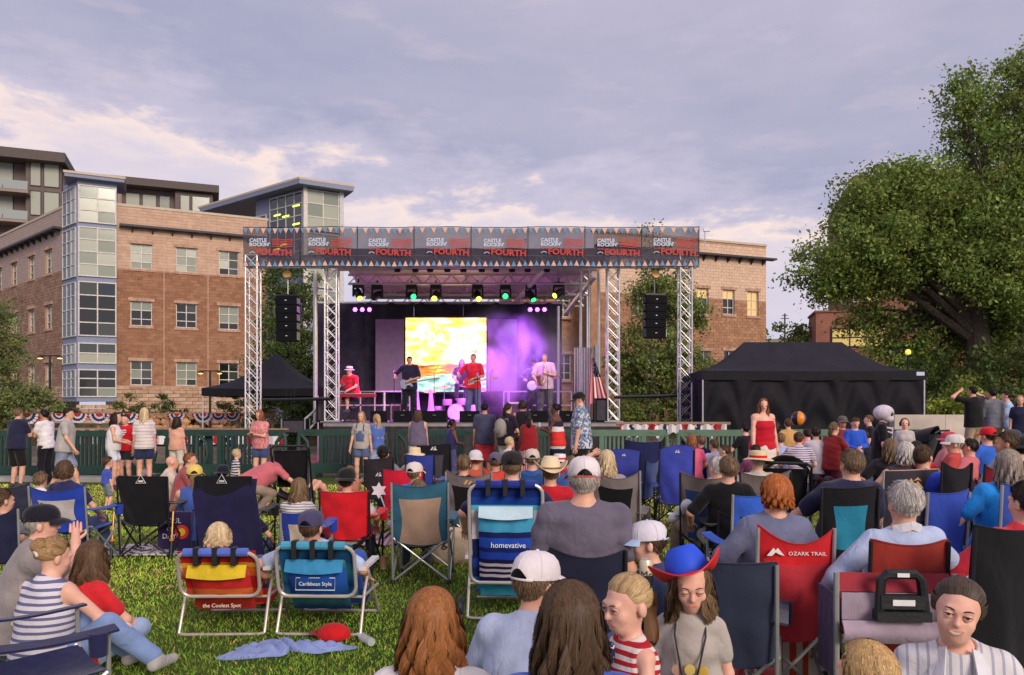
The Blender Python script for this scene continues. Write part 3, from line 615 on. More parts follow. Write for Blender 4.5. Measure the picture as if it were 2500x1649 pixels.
BR2 = [M('brown_block_right', C(*c), .92, 0, .14, 3, .5, 22) for c in ((170, 126, 97), (162, 119, 91), (177, 134, 105))]
blocks(T4, br, SW, L4, .2, zb4, o4f, BR2, .42, .2, .02, 300); blocks(T4 @ Matrix.Translation((0, 2.2, 0)), br, -3, SW, .2, z4(1410, 600), [], BR2, .42, .2, .02, 0)
blocks(T4, br, SW, L4, zb4, zp, o4f, [M('tan_block_right', C(218, 186, 160), .92, 0, .06, 3), M('tan_block_right', C(212, 180, 154), .92, 0, .06, 3)], .42, .2, .012, 0, .016, 'tan_block')
MB(T4).b2((s4(1436), -.35, 0), (s4(1459), -.02, zp - 1.5)).build('pilaster', BR2[0], br, smooth=False)
for (px, yb, yt, pm), (a, b, c, d) in zip(w4, o4): window(T4 if a > SW else T4 @ Matrix.Translation((0, 2.0, 0)), br, (a + b) / 2, c, b - a, d - c, pm, row_h=[.36, .36, .28])
MB(T4).b2((SW, -.06, zp), (L4 + .05, .4, zp + .14)).build('parapet_cap', BEIGEM, br, smooth=False)
zl = z4(1800, 632); MB(T4).b2((SW, -.55, zl), (L4 + .5, -.02, zl + .12)).build('canopy_ledge', DKMET, br, smooth=False)
for k in range(12):
    mb = MB(T4); a = L4 - .35 - k * .95; mb.add([(a, -.02, zl - .34), (a + .09, -.02, zl - .34), (a + .09, -.5, zl), (a, -.5, zl), (a, -.02, zl), (a + .09, -.02, zl)], [(0, 1, 2, 3), (0, 3, 4), (1, 5, 2), (3, 2, 5, 4), (0, 4, 5, 1)]); mb.build('ledge_bracket', DKMET, br, smooth=False)
MB(T4).b2((L4 - .3, 0.01, 0), (L4 - .01, 9, zp)).build('side_wall', BR2[1], br, smooth=False)
D = 50.; cmr = thing('security_camera', 'small white camera on a pole on the right building roof', 'camera', (gx(1721, D), D, gz(592, D)))
MB().tube([(0, 0, -.3), (0, 0, .85)], .035, 6).build('pole', PALEM, cmr); MB().box((.12, 0, .8), (.4, .2, .2)).build('housing', WHITEP, cmr, smooth=False)
# ================================================================== red brown building far right, behind the cottonwood
D = 58.0; RB = M('red_brown_brick', C(150, 100, 84), .92, 0, .12, 2, .4, 20); RBD = M('brown_brick', C(128, 92, 74), .92, 0, .12, 2, .4, 20)
rb = thing('red_brick_building', 'red brown brick building with warm lit window behind the big tree', 'building', (gx(1992, D), D, 0)); T5 = frame2((gx(1992, D), D), (gx(1992, D), D), (.97, -.24))
MB(T5).b2((0, 0, 0), (9.2, 4, gz(764, D))).build('wall', RB, rb, smooth=False); MB(T5).b2((-.1, -.1, gz(764, D)), (9.3, 4, gz(759, D))).build('parapet_cap', RBD, rb, smooth=False)
window(T5, rb, 3.0, gz(850, D), 3.9, gz(803, D) - gz(850, D), [GW, GW, GW, GW, GW, GW], 3, 2, yd=-.04, lintel=False, sill=False, frame=BLACKM, bar=.09)
MB(T5).b2((3.2, 3.0, 0), (30, 16, gz(437, 61.))).build('rear_block', RBD, rb, smooth=False)
for k in range(4):
    for j in range(3): window(T5, rb, 4 + k * 4.2, 6.2 + j * 3.8, 1.8, 1.9, [GM_, GG, GM_, GW], 2, 2, yd=2.95, lintel=False, sill=False)
# concrete retaining wall beside the tent
D = 20.5; cw = thing('concrete_wall', 'pale low concrete retaining wall right of the black tent', 'wall', (gx(2290, D), D, 0))
for k in range(3):
    a = -1.15 + k * 1.35; MB().b2((a, 0, -.05), (a + 1.34, .3, gz(1013, D))).build('panel', M('cast_concrete', C(196, 182, 168), .9, 0, .12, 2, .2, 25), cw, smooth=False)
# rough boulder retaining wall at left, behind the fence
D = 36.0; rw = thing('boulder_wall', 'rough stacked sandstone boulder wall below the brick building', 'wall', (gx(480, D), D, 0))
for r in range(5):
    for k in range(16):
        if rnd.random() < .06: continue
        x0 = -2.6 + k * .36 + (r % 2) * .18 + rnd.uniform(-.06, .06); mb = MB()
        vs = []; n = 8; w_, h_ = rnd.uniform(.17, .25), rnd.uniform(.13, .18)
        mb.lathe([(.01, -h_), (w_ * .7, -h_ * .85), (w_, -h_ * .2), (w_ * .95, h_ * .4), (w_ * .6, h_ * .9), (.01, h_)], 7, (x0, r * .12 + rnd.uniform(-.05, .05), .25 + r * .29), Matrix.Rotation(rnd.uniform(0, 6), 3, 'Z') @ Matrix.Rotation(rnd.uniform(-.2, .2), 3, 'X'))
        mb.v = [(v[0] + rnd.uniform(-.03, .03), v[1], v[2] + rnd.uniform(-.03, .03)) for v in mb.v]
        mb.build('boulder', M('sandstone', C(*rnd.choice(((206, 160, 116), (190, 146, 108), (176, 132, 100)))), .95, 0, .2, 5, .9, 10), rw, angle=.5)
MB().b2((-9.5, .8, 0), (8.5, 4.0, 1.0)).build('bank', M('planted_bank', (.10, .085, .045, 1), .95, 0, .4, 2, .5, 6), rw, smooth=False)
# street lamps by the brick building
for px, D, h, lab in ((122, 33.0, 4.0, 'dark lamp post with two yellow heads before the left brick wing'), (513, 34.0, 3.4, 'dark lamp post with two yellow heads above the left tent')):
    t = thing('street_lamp', lab, 'lamp', (gx(px, D), D, 0)); MB().tube([(0, 0, 0), (0, 0, h)], [.07, .045], 8).build('post', BLACKM, t); MB().box((0, 0, h + .0), (.9, .05, .05)).build('crossarm', BLACKM, t, smooth=False)
    for sx in (-.42, .42):
        hd = MB().lathe([(.02, .12), (.10, .08), (.13, 0), (.02, -.01)], 10, (sx, 0, h - .1)).build('lamp_head', BLACKM, t); MB().lathe([(.01, -.03), (.09, -.015), (.09, -.005)], 10, (sx, 0, h - .1)).build('bulb', glow((1, .62, .08, 1), 6), hd)
for px, py, D, lab in ((2217, 860, 27., 'round yellow globe lamp glowing under the big tree'),):
    t = thing('globe_lamp', lab, 'lamp', (gx(px, D), D, 0)); h = gz(py, D); MB().tube([(0, 0, 0), (0, 0, h - .1)], .04, 8).build('post', BLACKM, t)
    MB().lathe([(.01, -.1), (.07, -.07), (.1, 0), (.07, .07), (.01, .1)], 12, (0, 0, h)).build('globe', glow((.9, .8, .12, 1), .7), t)
# ================================================================== stage
SY, DZ = 23.0, 1.34
def sx(px, D=SY): return gx(px, D)
st = thing('stage_platform', 'raised concert stage deck with dark skirt behind the green barriers', 'stage', (sx(1150), SY, 0))
x0s, x1s = sx(790) - sx(1150), sx(1518) - sx(1150)
MB().b2((x0s, 0, DZ - .12), (x1s, 6.2, DZ)).build('deck', M('stage_deck', (.10, .085, .085, 1), .45, 0, .25, 3), st, smooth=False)
nsk = 9
for k in range(nsk):
    a = x0s + (x1s - x0s) * k / nsk; b = x0s + (x1s - x0s) * (k + 1) / nsk
    MB().sheet(lambda u, v, a=a, b=b: (a + (b - a) * u, -.03 + .02 * math.sin(u * 19 + a) * (1 - v * .6), .02 + (DZ - .14) * v), 24, 4, .006).build('skirt', M('dark_skirt', (.03, .026, .026, 1), .7, 0, .3, 4, .4, 12), st)
MB().b2((x0s, -.05, DZ - .12), (x1s, -.003, DZ - .03)).build('edge_trim', M('edge_aluminium', (.30, .27, .26, 1), .5, .3), st, smooth=False)
for k in range(6):
    for yy in (.3, 3, 5.9): MB().tube([(x0s + .2 + (x1s - x0s - .4) * k / 5, yy, 0), (x0s + .2 + (x1s - x0s - .4) * k / 5, yy, DZ - .12)], .04, 6).build('support_leg', STEEL, st)
def truss_parts(parent, a, b, w, h, T=None, mat=ALU, seg=None, r=.026, rl=.013, four=True):
    """box truss from a to b (local), cross-section w x h"""
    a, b = Vector(a), Vector(b); d = (b - a).normalized(); L = (b - a).length
    up = Vector((0, 0, 1)) if abs(d.z) < .8 else Vector((0, 1, 0)); rt = d.cross(up).normalized(); up = rt.cross(d).normalized()
    cs = [rt * (w / 2 * i) + up * (h / 2 * j) for i, j in ((-1, -1), (1, -1), (1, 1), (-1, 1))]
    for c in cs: MB().tube([a + c, b + c], r, 8).build('chord', mat, parent)
    n = seg or max(2, round(L / (max(w, h) * 1.05)))
    for f in range(4):
        c0, c1 = cs[f], cs[(f + 1) % 4]; mb = MB()
        for i in range(n):
            p, q = a + d * (L * i / n), a + d * (L * (i + 1) / n)
            mb.tube([p + (c0 if i % 2 else c1), q + (c1 if i % 2 else c0)], rl, 5)
            mb.tube([p + (c1 if i % 2 else c0), q + (c0 if i % 2 else c1)], rl, 5) if four and f in (0, 2) else None
        mb.tube([a + c0, a + c1], rl, 5); mb.tube([b + c0, b + c1], rl, 5)
        mb.build('lacing', mat, parent)
TW = .34
def tower(px, lab, zb=0., D=SY, top=6.25):
    t = thing('truss_tower', lab, 'truss', (sx(px, D), D, zb), group='aluminium truss towers')
    truss_parts(t, (0, 0, .05), (0, 0, top - zb), TW, TW); MB().b2((-.28, -.28, 0), (.28, .28, .04)).build('base_plate', STEEL, t, smooth=False); return t
tower(618, 'outermost left aluminium truss tower beside the left hanging speakers', 0., SY - .15); tower(810, 'left inner aluminium truss tower beside the keyboard player', DZ, SY + .25); tower(1496, 'right inner aluminium truss tower beside the flag', DZ, SY + .25); tower(1672, 'outermost right aluminium truss tower beside the right hanging speakers', 0., SY - .15)
hd = thing('header_truss', 'long horizontal aluminium truss across the stage front behind the banner', 'truss', (sx(1147), SY + .05, 6.12)); truss_parts(hd, (sx(596) - sx(1147), 0, 0), (sx(1704) - sx(1147), 0, 0), .3, .3)
# roof
rf = thing('stage_roof', 'arched beige fabric stage roof carried on aluminium rafters', 'roof', (sx(1150), SY, 0))
RX0, RX1 = sx(800) - sx(1150), sx(1470) - sx(1150)
ROOF = M('beige_tarpaulin', C(226, 208, 198), .8, 0, .1, 2, .3, 4)
def roofz(y): return 6.62 - .72 * max(0, y) / 6.2
npan = 6
for k in range(npan):
    y0, y1 = .35 + 5.8 * k / npan, .35 + 5.8 * (k + 1) / npan
    MB().sheet(lambda u, v, y0=y0, y1=y1: (RX0 + (RX1 - RX0) * u, y0 + (y1 - y0) * v, roofz(y0 + (y1 - y0) * v) + .10 * math.sin(math.pi * v) + .02 * math.sin(u * 40)), 24, 6, .006).build('roof_panel', ROOF, rf)
for yy in (1.3, 2.9, 4.3, 5.9):
    z = roofz(yy) - .36
    for zz in (0, .3): MB().tube([(RX0, yy, z + zz), (RX1, yy, z + zz)], .042, 6).build('rafter', ALU, rf)
    mb = MB(); n = 26
    for i in range(n):
        a = RX0 + (RX1 - RX0) * i / n; b = RX0 + (RX1 - RX0) * (i + 1) / n; mb.tube([(a, yy, z + (.3 if i % 2 else 0)), (b, yy, z + (0 if i % 2 else .3))], .02, 5)
    mb.build('rafter_lacing', ALU, rf)
for px in (975, 1120, 1255, 1380): MB().tube([(sx(px) - sx(1150), .4, roofz(.4) - .1), (sx(px - (px - 1150) * .12) - sx(1150), 6.0, roofz(6.) - .12)], .035, 6).build('purlin', ALU, rf)
for a, b in (((sx(1355) - sx(1150), .5, 6.35), (sx(1262) - sx(1150), 4.4, 5.0 + .55)), ((sx(1462) - sx(1150), 1.2, 5.9), (sx(1400) - sx(1150), 3.2, 5.0))): MB().tube([a, b], .09, 8).build('hydraulic_arm', ALU, rf)
MB().b2((RX0 - .1, -.02, 6.0), (RX1 + .1, .02, 6.50)).build('fascia', M('dark_fascia', C(58, 52, 60), .8, 0, .15, 2), rf, smooth=False)
for px in (770, 1418, 1438, 1462): 
    xx = sx(px, SY + 1.5) - sx(1150); MB().tube([(xx, 1.5, DZ), (xx, 1.5, 6.1)], .045 if px != 770 else .07, 8).build('roof_post', ALU, rf)
# back wall
BD = 28.2; bw_ = thing('stage_backdrop', 'black cloth backdrop at the rear of the stage', 'backdrop', (gx(1095, BD), BD, DZ))
bx0, bx1, bz1 = gx(770, BD) - gx(1095, BD), gx(1372, BD) - gx(1095, BD), gz(740, BD) - DZ
for k in range(5):
    a = bx0 + (bx1 - bx0) * k / 5; b = bx0 + (bx1 - bx0) * (k + 1) / 5
    MB().sheet(lambda u, v, a=a, b=b: (a + (b - a) * u, .05 * math.sin(u * 14 + a * 3), bz1 * v), 26, 3, .01).build('curtain', M('backdrop_cloth', (.035, .03, .05, 1), .85, 0, .25, 3, .3, 8), bw_)
MB().tube([(bx0, 0, bz1), (bx1, 0, bz1)], .05, 8).build('top_bar', ALU, bw_)
pl = thing('stage_pole', 'thin white upright pole at the right end of the backdrop', 'pole', (gx(1363, 27.), 27., DZ)); MB().tube([(0, 0, 0), (0, 0, gz(748, 27.) - DZ)], .05, 8).build('shaft', ALU, pl)
# LED screen with flat grey side wings
LD = 27.4; sc = thing('led_screen', 'glowing LED screen showing a golden sunset behind the band', 'screen', (gx(1089, LD), LD, DZ))
w2 = (gx(1187, LD) - gx(991, LD)) / 2; zb, zt = gz(957, LD) - DZ, gz(777, LD) - DZ
def screen_mat():
    m, g, b = newmat('led_picture'); tc = g.n('ShaderNodeTexCoord').outputs['Object']
    sp_ = g.n('ShaderNodeSeparateXYZ'); g.put(sp_.inputs[0], tc); v = g.math('DIVIDE', g.math('SUBTRACT', sp_.outputs[2], zb), zt - zb)
    n1 = g.noise(g.mapping(tc, (1.0, 1, 2.6)), 1.5, 6, .6, .5)
    sky_ = g.ramp(n1, [(.3, C(226, 120, 30)), (.42, C(248, 180, 70)), (.52, C(255, 222, 130)), (.66, C(255, 246, 215))])
    hor_ = g.ramp(g.noise(g.mapping(tc, (.8, 1, 9)), 2.5, 5), [(.35, C(96, 40, 14)), (.55, C(226, 120, 30)), (.7, C(255, 210, 110))])
    sea = g.ramp(g.noise(g.mapping(tc, (1.2, 1, 3)), 2, 4), [(.35, C(70, 110, 110)), (.6, C(150, 190, 180)), (.75, C(235, 240, 230))])
    a = g.mix(g.math('GREATER_THAN', g.math('ADD', v, g.math('MULTIPLY', n1, .10)), .42), hor_, sky_)
    a = g.mix(g.math('GREATER_THAN', g.math('SUBTRACT', v, g.math('MULTIPLY', sp_.outputs[0], .05)), .24), sea, a)
    b.inputs['Base Color'].default_value = (.01, .01, .01, 1); g.put(b.inputs['Emission Color'], a); b.inputs['Emission Strength'].default_value = 2.3; return m
MB().b2((-w2, -.05, zb), (w2, 0, zt)).build('display', screen_mat(), sc, smooth=False)
MB().b2((-w2 - .06, 0.002, zb - .06), (w2 + .06, .12, zt + .06)).build('housing', BLACKP, sc, smooth=False)
GREYP = M('grey_projection_panel', C(122, 104, 122), .7, 0, .08)
wl0 = gx(917, LD) - gx(1089, LD); wr1 = gx(1262, LD) - gx(1089, LD); zwt = gz(780, LD) - DZ
MB().b2((wl0, -.02, zb + .02), (-w2 - .07, .1, zwt)).build('side_panel', GREYP, sc, smooth=False); MB().b2((w2 + .07, -.02, zb + .02), (wr1, .1, zwt)).build('side_panel', GREYP, sc, smooth=False)
for xx in (wl0 + .3, -w2 + .3, w2 - .3, wr1 - .3, wl0 + .95): MB().tube([(xx, .06, 0), (xx, .06, zb)], .05, 8).build('leg', ALU, sc)
wh = glow(C(255, 250, 235), 2.6)
for txt, zz, size, px_ in (('The Sir', gz(822, LD) - DZ, .55, 0), ('Rogers', gz(856, LD) - DZ, .5, .1), ('THE TRIBUTE EXPERIENCE', gz(872, LD) - DZ, .13, .3)):
    pass
o = link('lettering', text_mesh('lettering', 'The Pir', .62, wh, .003), sc, (-.1, -.058, gz(820, LD) - DZ)); o = link('lettering', text_mesh('lettering', 'S EXPERIENCE', .13, wh, .003), sc, (.3, -.058, gz(873, LD) - DZ))
# rear rails
rl = thing('stage_railing', 'pale metal guard railing along the back of the stage', 'railing', (gx(1100, 27.0), 27.0, DZ))
for (a, b) in ((785, 915), (880, 1000), (1230, 1395)):
    xa, xb = gx(a, 27.) - gx(1100, 27.), gx(b, 27.) - gx(1100, 27.)
    for zz in (1.0, .52): MB().tube([(xa, 0, zz), (xb, 0, zz)], .026, 6).build('rail', ALU, rl)
    for xx in (xa, xb): MB().tube([(xx, 0, 0), (xx, 0, 1.0)], .026, 6).build('post', ALU, rl)
# ------------------------------------------------------------------ banner
BANY = SY - .32
ban = thing('banner', 'sheer grey banner with repeated festival lettering along the stage roof', 'banner', (sx(1150, BANY), BANY, 6.55))
bxa, bxb = gx(594, BANY) - gx(1150, BANY), gx(1706, BANY) - gx(1150, BANY); bza, bzb = gz(652, BANY) - 6.55, gz(557, BANY) - 6.55
def ban_mat():
    m = bpy.data.materials.new('sheer_mesh'); m.use_nodes = True; n = m.node_tree; n.nodes.clear(); g = NG(n)
    d = g.n('ShaderNodeBsdfDiffuse'); d.inputs[0].default_value = C(88, 83, 97); tr_ = g.n('ShaderNodeBsdfTransparent'); ms = g.n('ShaderNodeMixShader')
    tc = g.n('ShaderNodeTexCoord').outputs['Object']; g.put(ms.inputs[0], g.math('ADD', .40, g.math('MULTIPLY', g.noise(tc, 1.3, 3), .22)))
    n.links.new(tr_.outputs[0], ms.inputs[1]); n.links.new(d.outputs[0], ms.inputs[2]); o = g.n('ShaderNodeOutputMaterial'); n.links.new(ms.outputs[0], o.inputs[0]); return m
def ban_y(x): return .05 * math.sin(x * 1.9) + .025 * math.sin(x * 5.3 + 1)
npn = 8
for k in range(npn):
    a = bxa + (bxb - bxa) * k / npn; b = bxa + (bxb - bxa) * (k + 1) / npn
    MB().sheet(lambda u, v, a=a, b=b: (a + (b - a) * u, ban_y(a + (b - a) * u) + .02 * math.sin(v * 6 + a), bza + (bzb - bza) * v), 10, 6, .002).build('panel', ban_mat() if k == 0 else bpy.data.materials['sheer_mesh'], ban)
    MB().b2((b - .012, ban_y(b) - .01, bza), (b + .012, ban_y(b) + .01, bzb + .05)).build('seam', BLACKP, ban, smooth=False)
PWH = M('banner_white', C(196, 202, 220), .8, 0, .05); PRD = M('banner_red', C(200, 68, 60), .8, 0, .05); PBL = M('banner_blue', C(110, 146, 178), .8, 0, .05); PPK = stripes(C(226, 170, 156), C(232, 200, 190), .05, .5, 2, 0)
def fit(me, w, h):
    co = np.empty(len(me.vertices) * 3, np.float32); me.vertices.foreach_get('co', co); co = co.reshape(-1, 3); lo, hi = co.min(0), co.max(0)
    co[:, 0] = (co[:, 0] - lo[0]) / (hi[0] - lo[0]) * w; co[:, 2] = ((co[:, 2] - lo[2]) / (hi[2] - lo[2]) - .5) * h; me.vertices.foreach_set('co', co.ravel()); me.update(); return me
lm1 = text_mesh('lettering', 'CASTLE\nROCKIN\u2019', .29, PWH, .003, 'LEFT', .95, .014, 1.0, .86); lm2 = text_mesh('lettering', 'FOURTH', .34, PRD, .003, 'LEFT', .98, .012); lm3 = text_mesh('lettering', 'ON THE', .085, PRD, .003, 'LEFT', 1, .003)
fit(lm1, .60, .235); fit(lm2, 1.02, .185); fit(lm3, .17, .05)
arc = MB(); arc.tube([(.08 * math.cos(a_), 0, .06 * math.sin(a_)) for a_ in np.linspace(.3, 2.9, 9)], .014, 5); arcm = arc.mesh('emblem', PWH)
stm = MB(); 
for j in range(5): stm.sheet(lambda u, v, j=j: (u * .60, 0, .052 * j + .024 * v + .012 * math.sin(u * 8)), 8, 1, .004)
stm = stm.mesh('flag_stripes', PRD)
for px in (610, 755, 900, 1042, 1181, 1320, 1458, 1594):
    xx = gx(px, BANY) - gx(1150, BANY); yy = min(ban_y(xx), ban_y(xx + .6), ban_y(xx + 1.1)) - .035; zc = (bza + bzb) / 2
    link('lettering', lm1, ban, (xx, yy, zc + .14)); link('flag_stripes', stm, ban, (xx + .66, yy, zc + .0)); link('lettering', lm2, ban, (xx + .22, yy - .008, zc - .13), (0, R(2.5), 0)); link('lettering', lm3, ban, (xx + .02, yy, zc - .05)); link('emblem', arcm, ban, (xx + .09, yy, zc - .20))
tri = MB(); tri.prism([(-.075, 0), (.075, 0), (0, -.16)], -.004, .0); tb = tri.mesh('pennant', PBL, False); tr2 = MB(); tr2.prism([(-.075, 0), (.075, 0), (0, -.16)], -.004, .0); tp = tr2.mesh('pennant', PPK, False)
np_ = 80
for k in range(np_):
    xx = bxa + (bxb - bxa) * (k + .5) / np_
    link('pennant', (tb, tp)[k % 2], ban, (xx, ban_y(xx) - .035, bzb - .01)); link('pennant', (tp, tb)[k % 2], ban, (xx, ban_y(xx) - .035, bza + .02), (0, math.pi, 0))
MB().tube([(bxa + (bxb - bxa) * i / 40, ban_y(bxa + (bxb - bxa) * i / 40) - .012, bzb + .02) for i in range(41)], .012, 5).build('top_cord', BLACKP, ban)
# ------------------------------------------------------------------ line arrays
CAB = M('speaker_black', (.006, .0055, .008, 1), .8, 0, .2, 8, .2, 60, .15)
def line_array(px, yt, yb, lab, turn):
    D = SY + .15; t = thing('line_array', lab, 'speaker', (sx(px, D), D, 0), turn); n = 5; z1 = gz(yt, D); z0 = gz(yb, D); h = (z1 - z0 - .08) / (n + .35)
    MB().box((0, .05, z1 - .03), (.62, .4, .05)).build('rigging_frame', BLACKM, t, smooth=False)
    for k in range(n):
        hh = h if k < n - 1 else h * 1.35; zc = z1 - .07 - h * k - hh / 2; mb = MB(); tl = -.02 * k + .03
        mb.add([(-.31, -.2 - tl, zc - hh / 2 + .006), (.31, -.2 - tl, zc - hh / 2 + .006), (.27, .25, zc - hh / 2 + .02), (-.27, .25, zc - hh / 2 + .02), (-.31, -.2 - tl * .8, zc + hh / 2 - .006), (.31, -.2 - tl * .8, zc + hh / 2 - .006), (.27, .25, zc + hh / 2 - .02), (-.27, .25, zc + hh / 2 - .02)],
               [(3, 2, 1, 0), (4, 5, 6, 7), (0, 1, 5, 4), (1, 2, 6, 5), (2, 3, 7, 6), (3, 0, 4, 7)])
        o = mb.build('cabinet', CAB, t, smooth=False); MB().box((0, -.206 - tl, zc), (.055, .01, .022)).build('badge', PWH, o, smooth=False)
        for sxx in (-.315, .315): MB().box((sxx, 0, zc), (.012, .3, hh * .7)).build('rigging_plate', STEEL if sxx > 0 else BLACKM, o, smooth=False)
    MB().tube([(0, 0, z1), (0, 0, 6.0)], .012, 5).build('chain', STEEL, t)
    for dx in (-.12, 0, .1): MB().tube([(dx, .3, z0 + .2), (dx * 1.2, .3, 1.0)], .008, 4).build('cable', BLACKM, t)
    MB().lathe([(.02, .05), (.12, .04), (.13, -.03), (.02, -.04)], 14, (0, -.1, gz(672, D)), Matrix.Rotation(R(75), 3, 'X')).build('chain_hoist', M('brass_hoist', C(196, 152, 92), .5, .3), t)
line_array(703, 720, 836, 'left hanging black line array of five speaker cabinets', 0); line_array(1598, 718, 828, 'right hanging black line array of five speaker cabinets', 8)
for pa, pb, y_, lab in ((622, 806, 978, 'black cross bar between the two left truss towers'), (1500, 1668, 970, 'black cross bar between the two right truss towers')):
    t = thing('cross_bar', lab, 'bar', (sx((pa + pb) / 2), SY + .05, 0)); L = sx(pb) - sx(pa); MB().tube([(-L / 2, 0, gz(y_, SY)), (L / 2, 0, gz(y_ - 4, SY))], .05, 8).build('tube', BLACKM, t)
t = thing('stage_strut', 'pair of pale diagonal struts bracing the left side of the stage', 'strut', (sx(740), SY + .6, 0))
for dx in (0, .5): MB().tube([(-.7 + dx, 0, .9), (.5 + dx * .7, .2, 2.0)], .035, 8).build('tube', ALU, t)
# ------------------------------------------------------------------ moving heads and lamps
LENS = {'g': (.02, .75, .12, 1), 'y': (.75, .85, .05, 1), 'o': (.9, .55, .05, 1), 'n': (.02, .02, .02, 1)}
def moving_head(px, py, lens, lab, yaw, pitch, D=26.0, s=1.05):
    t = thing('moving_head_light', lab, 'stage light', (gx(px, D), D, gz(py, D)), 0, 'moving head lights under the roof')
    MB().b2((-.17 * s, -.12 * s, .20 * s), (.17 * s, .12 * s, .33 * s)).build('base', BLACKP, t, smooth=False); MB().box((0, 0, .40 * s), (.05, .05, .16 * s)).build('clamp', BLACKM, t, smooth=False)
    for q in (-1, 1): MB().b2((q * .16 * s - .03, -.05 * s, -.08 * s), (q * .16 * s + .03, .05 * s, .20 * s)).build('yoke_arm', BLACKP, t, smooth=False)
    rt = Matrix.Rotation(R(yaw), 3, 'Z') @ Matrix.Rotation(R(pitch), 3, 'X')
    h = MB().lathe([(.05 * s, .20 * s), (.10 * s, .17 * s), (.125 * s, .02 * s), (.11 * s, -.12 * s), (.10 * s, -.20 * s)], 14, (0, 0, 0), rt).build('head', BLACKP, t)
    MB().lathe([(.001, -.207 * s), (.085 * s, -.206 * s), (.085 * s, -.195 * s)], 14, (0, 0, 0), rt).build('lens', glow(LENS[lens], 4.0) if lens != 'n' else BLACKP, h)
for a in ((875, 718, 'y', 'leftmost moving head light with small yellow lens', 30, -40), (921, 722, 'n', 'second moving head light from the left, tilted and unlit', -40, -60), (1005, 722, 'g', 'third moving head light with large green lens at left', 25, -72),
          (1064, 722, 'y', 'fourth moving head light with yellow lens above the screen left half', -10, -55), (1166, 722, 'y', 'fifth moving head light with yellow lens above the screen right half', 15, -50), (1234, 722, 'g', 'sixth moving head light with large green lens at right', 0, -75), (1296, 722, 'g', 'seventh moving head light tilted with thin green lens', 40, -40), (1364, 716, 'y', 'rightmost moving head light throwing a yellow beam', -50, -60)): moving_head(*a)
ords = 'first second third fourth fifth sixth seventh eighth ninth tenth'.split()
for k, px in enumerate((970, 1014, 1050, 1092, 1131, 1176, 1211, 1250, 1288, 1335)):
    D = SY + .5; t = thing('front_par_light', 'small black lamp under the banner, %s of the front row from the left' % ords[k], 'stage light', (gx(px, D), D, gz(657, D)), 0, 'small front lamps under the banner')
    MB().lathe([(.06, .12), (.09, .08), (.10, -.06), (.085, -.09)], 12, rot=Matrix.Rotation(R(20), 3, 'X')).build('can', BLACKP, t); MB().box((0, 0, .15), (.2, .03, .1)).build('yoke', BLACKM, t, smooth=False)
for px, lab in ((884, 'left bar of three glowing purple lamps'), (1312, 'right bar of three glowing purple lamps')):
    D = 27.0; t = thing('purple_light_bar', lab, 'stage light', (gx(px, D), D, gz(756, D)), 0, 'bars of purple lamps')
    MB().b2((-.34, .06, -.02), (.34, .10, .12)).build('bar', BLACKM, t, smooth=False)
    for k in (-1, 0, 1):
        c = MB().lathe([(.09, .0), (.11, .02), (.11, .10)], 14, (k * .25, .05, 0), Matrix.Rotation(R(-90), 3, 'X')).build('can', BLACKP, t)
        for q in range(7):
            a_ = q * math.pi / 3; rr = 0 if q == 6 else .05
            MB().lathe([(.001, .006), (.024, .004), (.024, -.004)], 8, (k * .25 + rr * math.cos(a_), .035, rr * math.sin(a_)), Matrix.Rotation(R(90), 3, 'X')).build('led', glow((.55, .06, 1.0, 1), 14), c)
        # the light the lamp gives
    l = bpy.data.lights.new('purple_wash', 'SPOT'); l.energy = 2700; l.color = (.46, .10, 1.0); l.spot_size = R(84); l.spot_blend = .8; l.shadow_soft_size = .12
    lo = bpy.data.objects.new('purple_wash', l); COL.objects.link(lo); lo.location = (gx(px, D), D - .2, gz(756, D)); dv = Vector((gx(1120, 24) - gx(px, D), -2.6, -4.0)); lo.rotation_euler = dv.to_track_quat('-Z', 'Y').to_euler()
for px, tx, colr, en in ((1005, 900, (.85, .12, .5), 2200), (1130, 1160, (.9, .10, .55), 2200), (1250, 1330, (.75, .3, 1.0), 1100), (1180, 1120, (.6, .12, 1), 2600)):
    D = SY + .5; l = bpy.data.lights.new('magenta_wash', 'SPOT'); l.energy = en; l.color = colr; l.spot_size = R(50); l.spot_blend = .8; l.shadow_soft_size = .1
    lo = bpy.data.objects.new('magenta_wash', l); COL.objects.link(lo); lo.location = (gx(px, D), D, gz(668, D)); lo.rotation_euler = (Vector((gx(tx, 25.), 25.3, DZ + .6)) - lo.location).to_track_quat('-Z', 'Y').to_euler()
for px, py, tx, ty, tz_, colr, en in ((1364, 725, 1300, 27.5, 4.6, (.7, .85, .04), 900), (1166, 728, 1250, 27.5, 4.6, (.6, .85, .04), 700)):
    l = bpy.data.lights.new('yellow_beam', 'SPOT'); l.energy = en; l.color = colr; l.spot_size = R(14); l.spot_blend = .5; l.shadow_soft_size = .05
    lo = bpy.data.objects.new('yellow_beam', l); COL.objects.link(lo); lo.location = (gx(px, 25.8), 25.8, gz(py, 25.8)); lo.rotation_euler = (Vector((gx(tx, ty), ty, tz_)) - lo.location).to_track_quat('-Z', 'Y').to_euler()
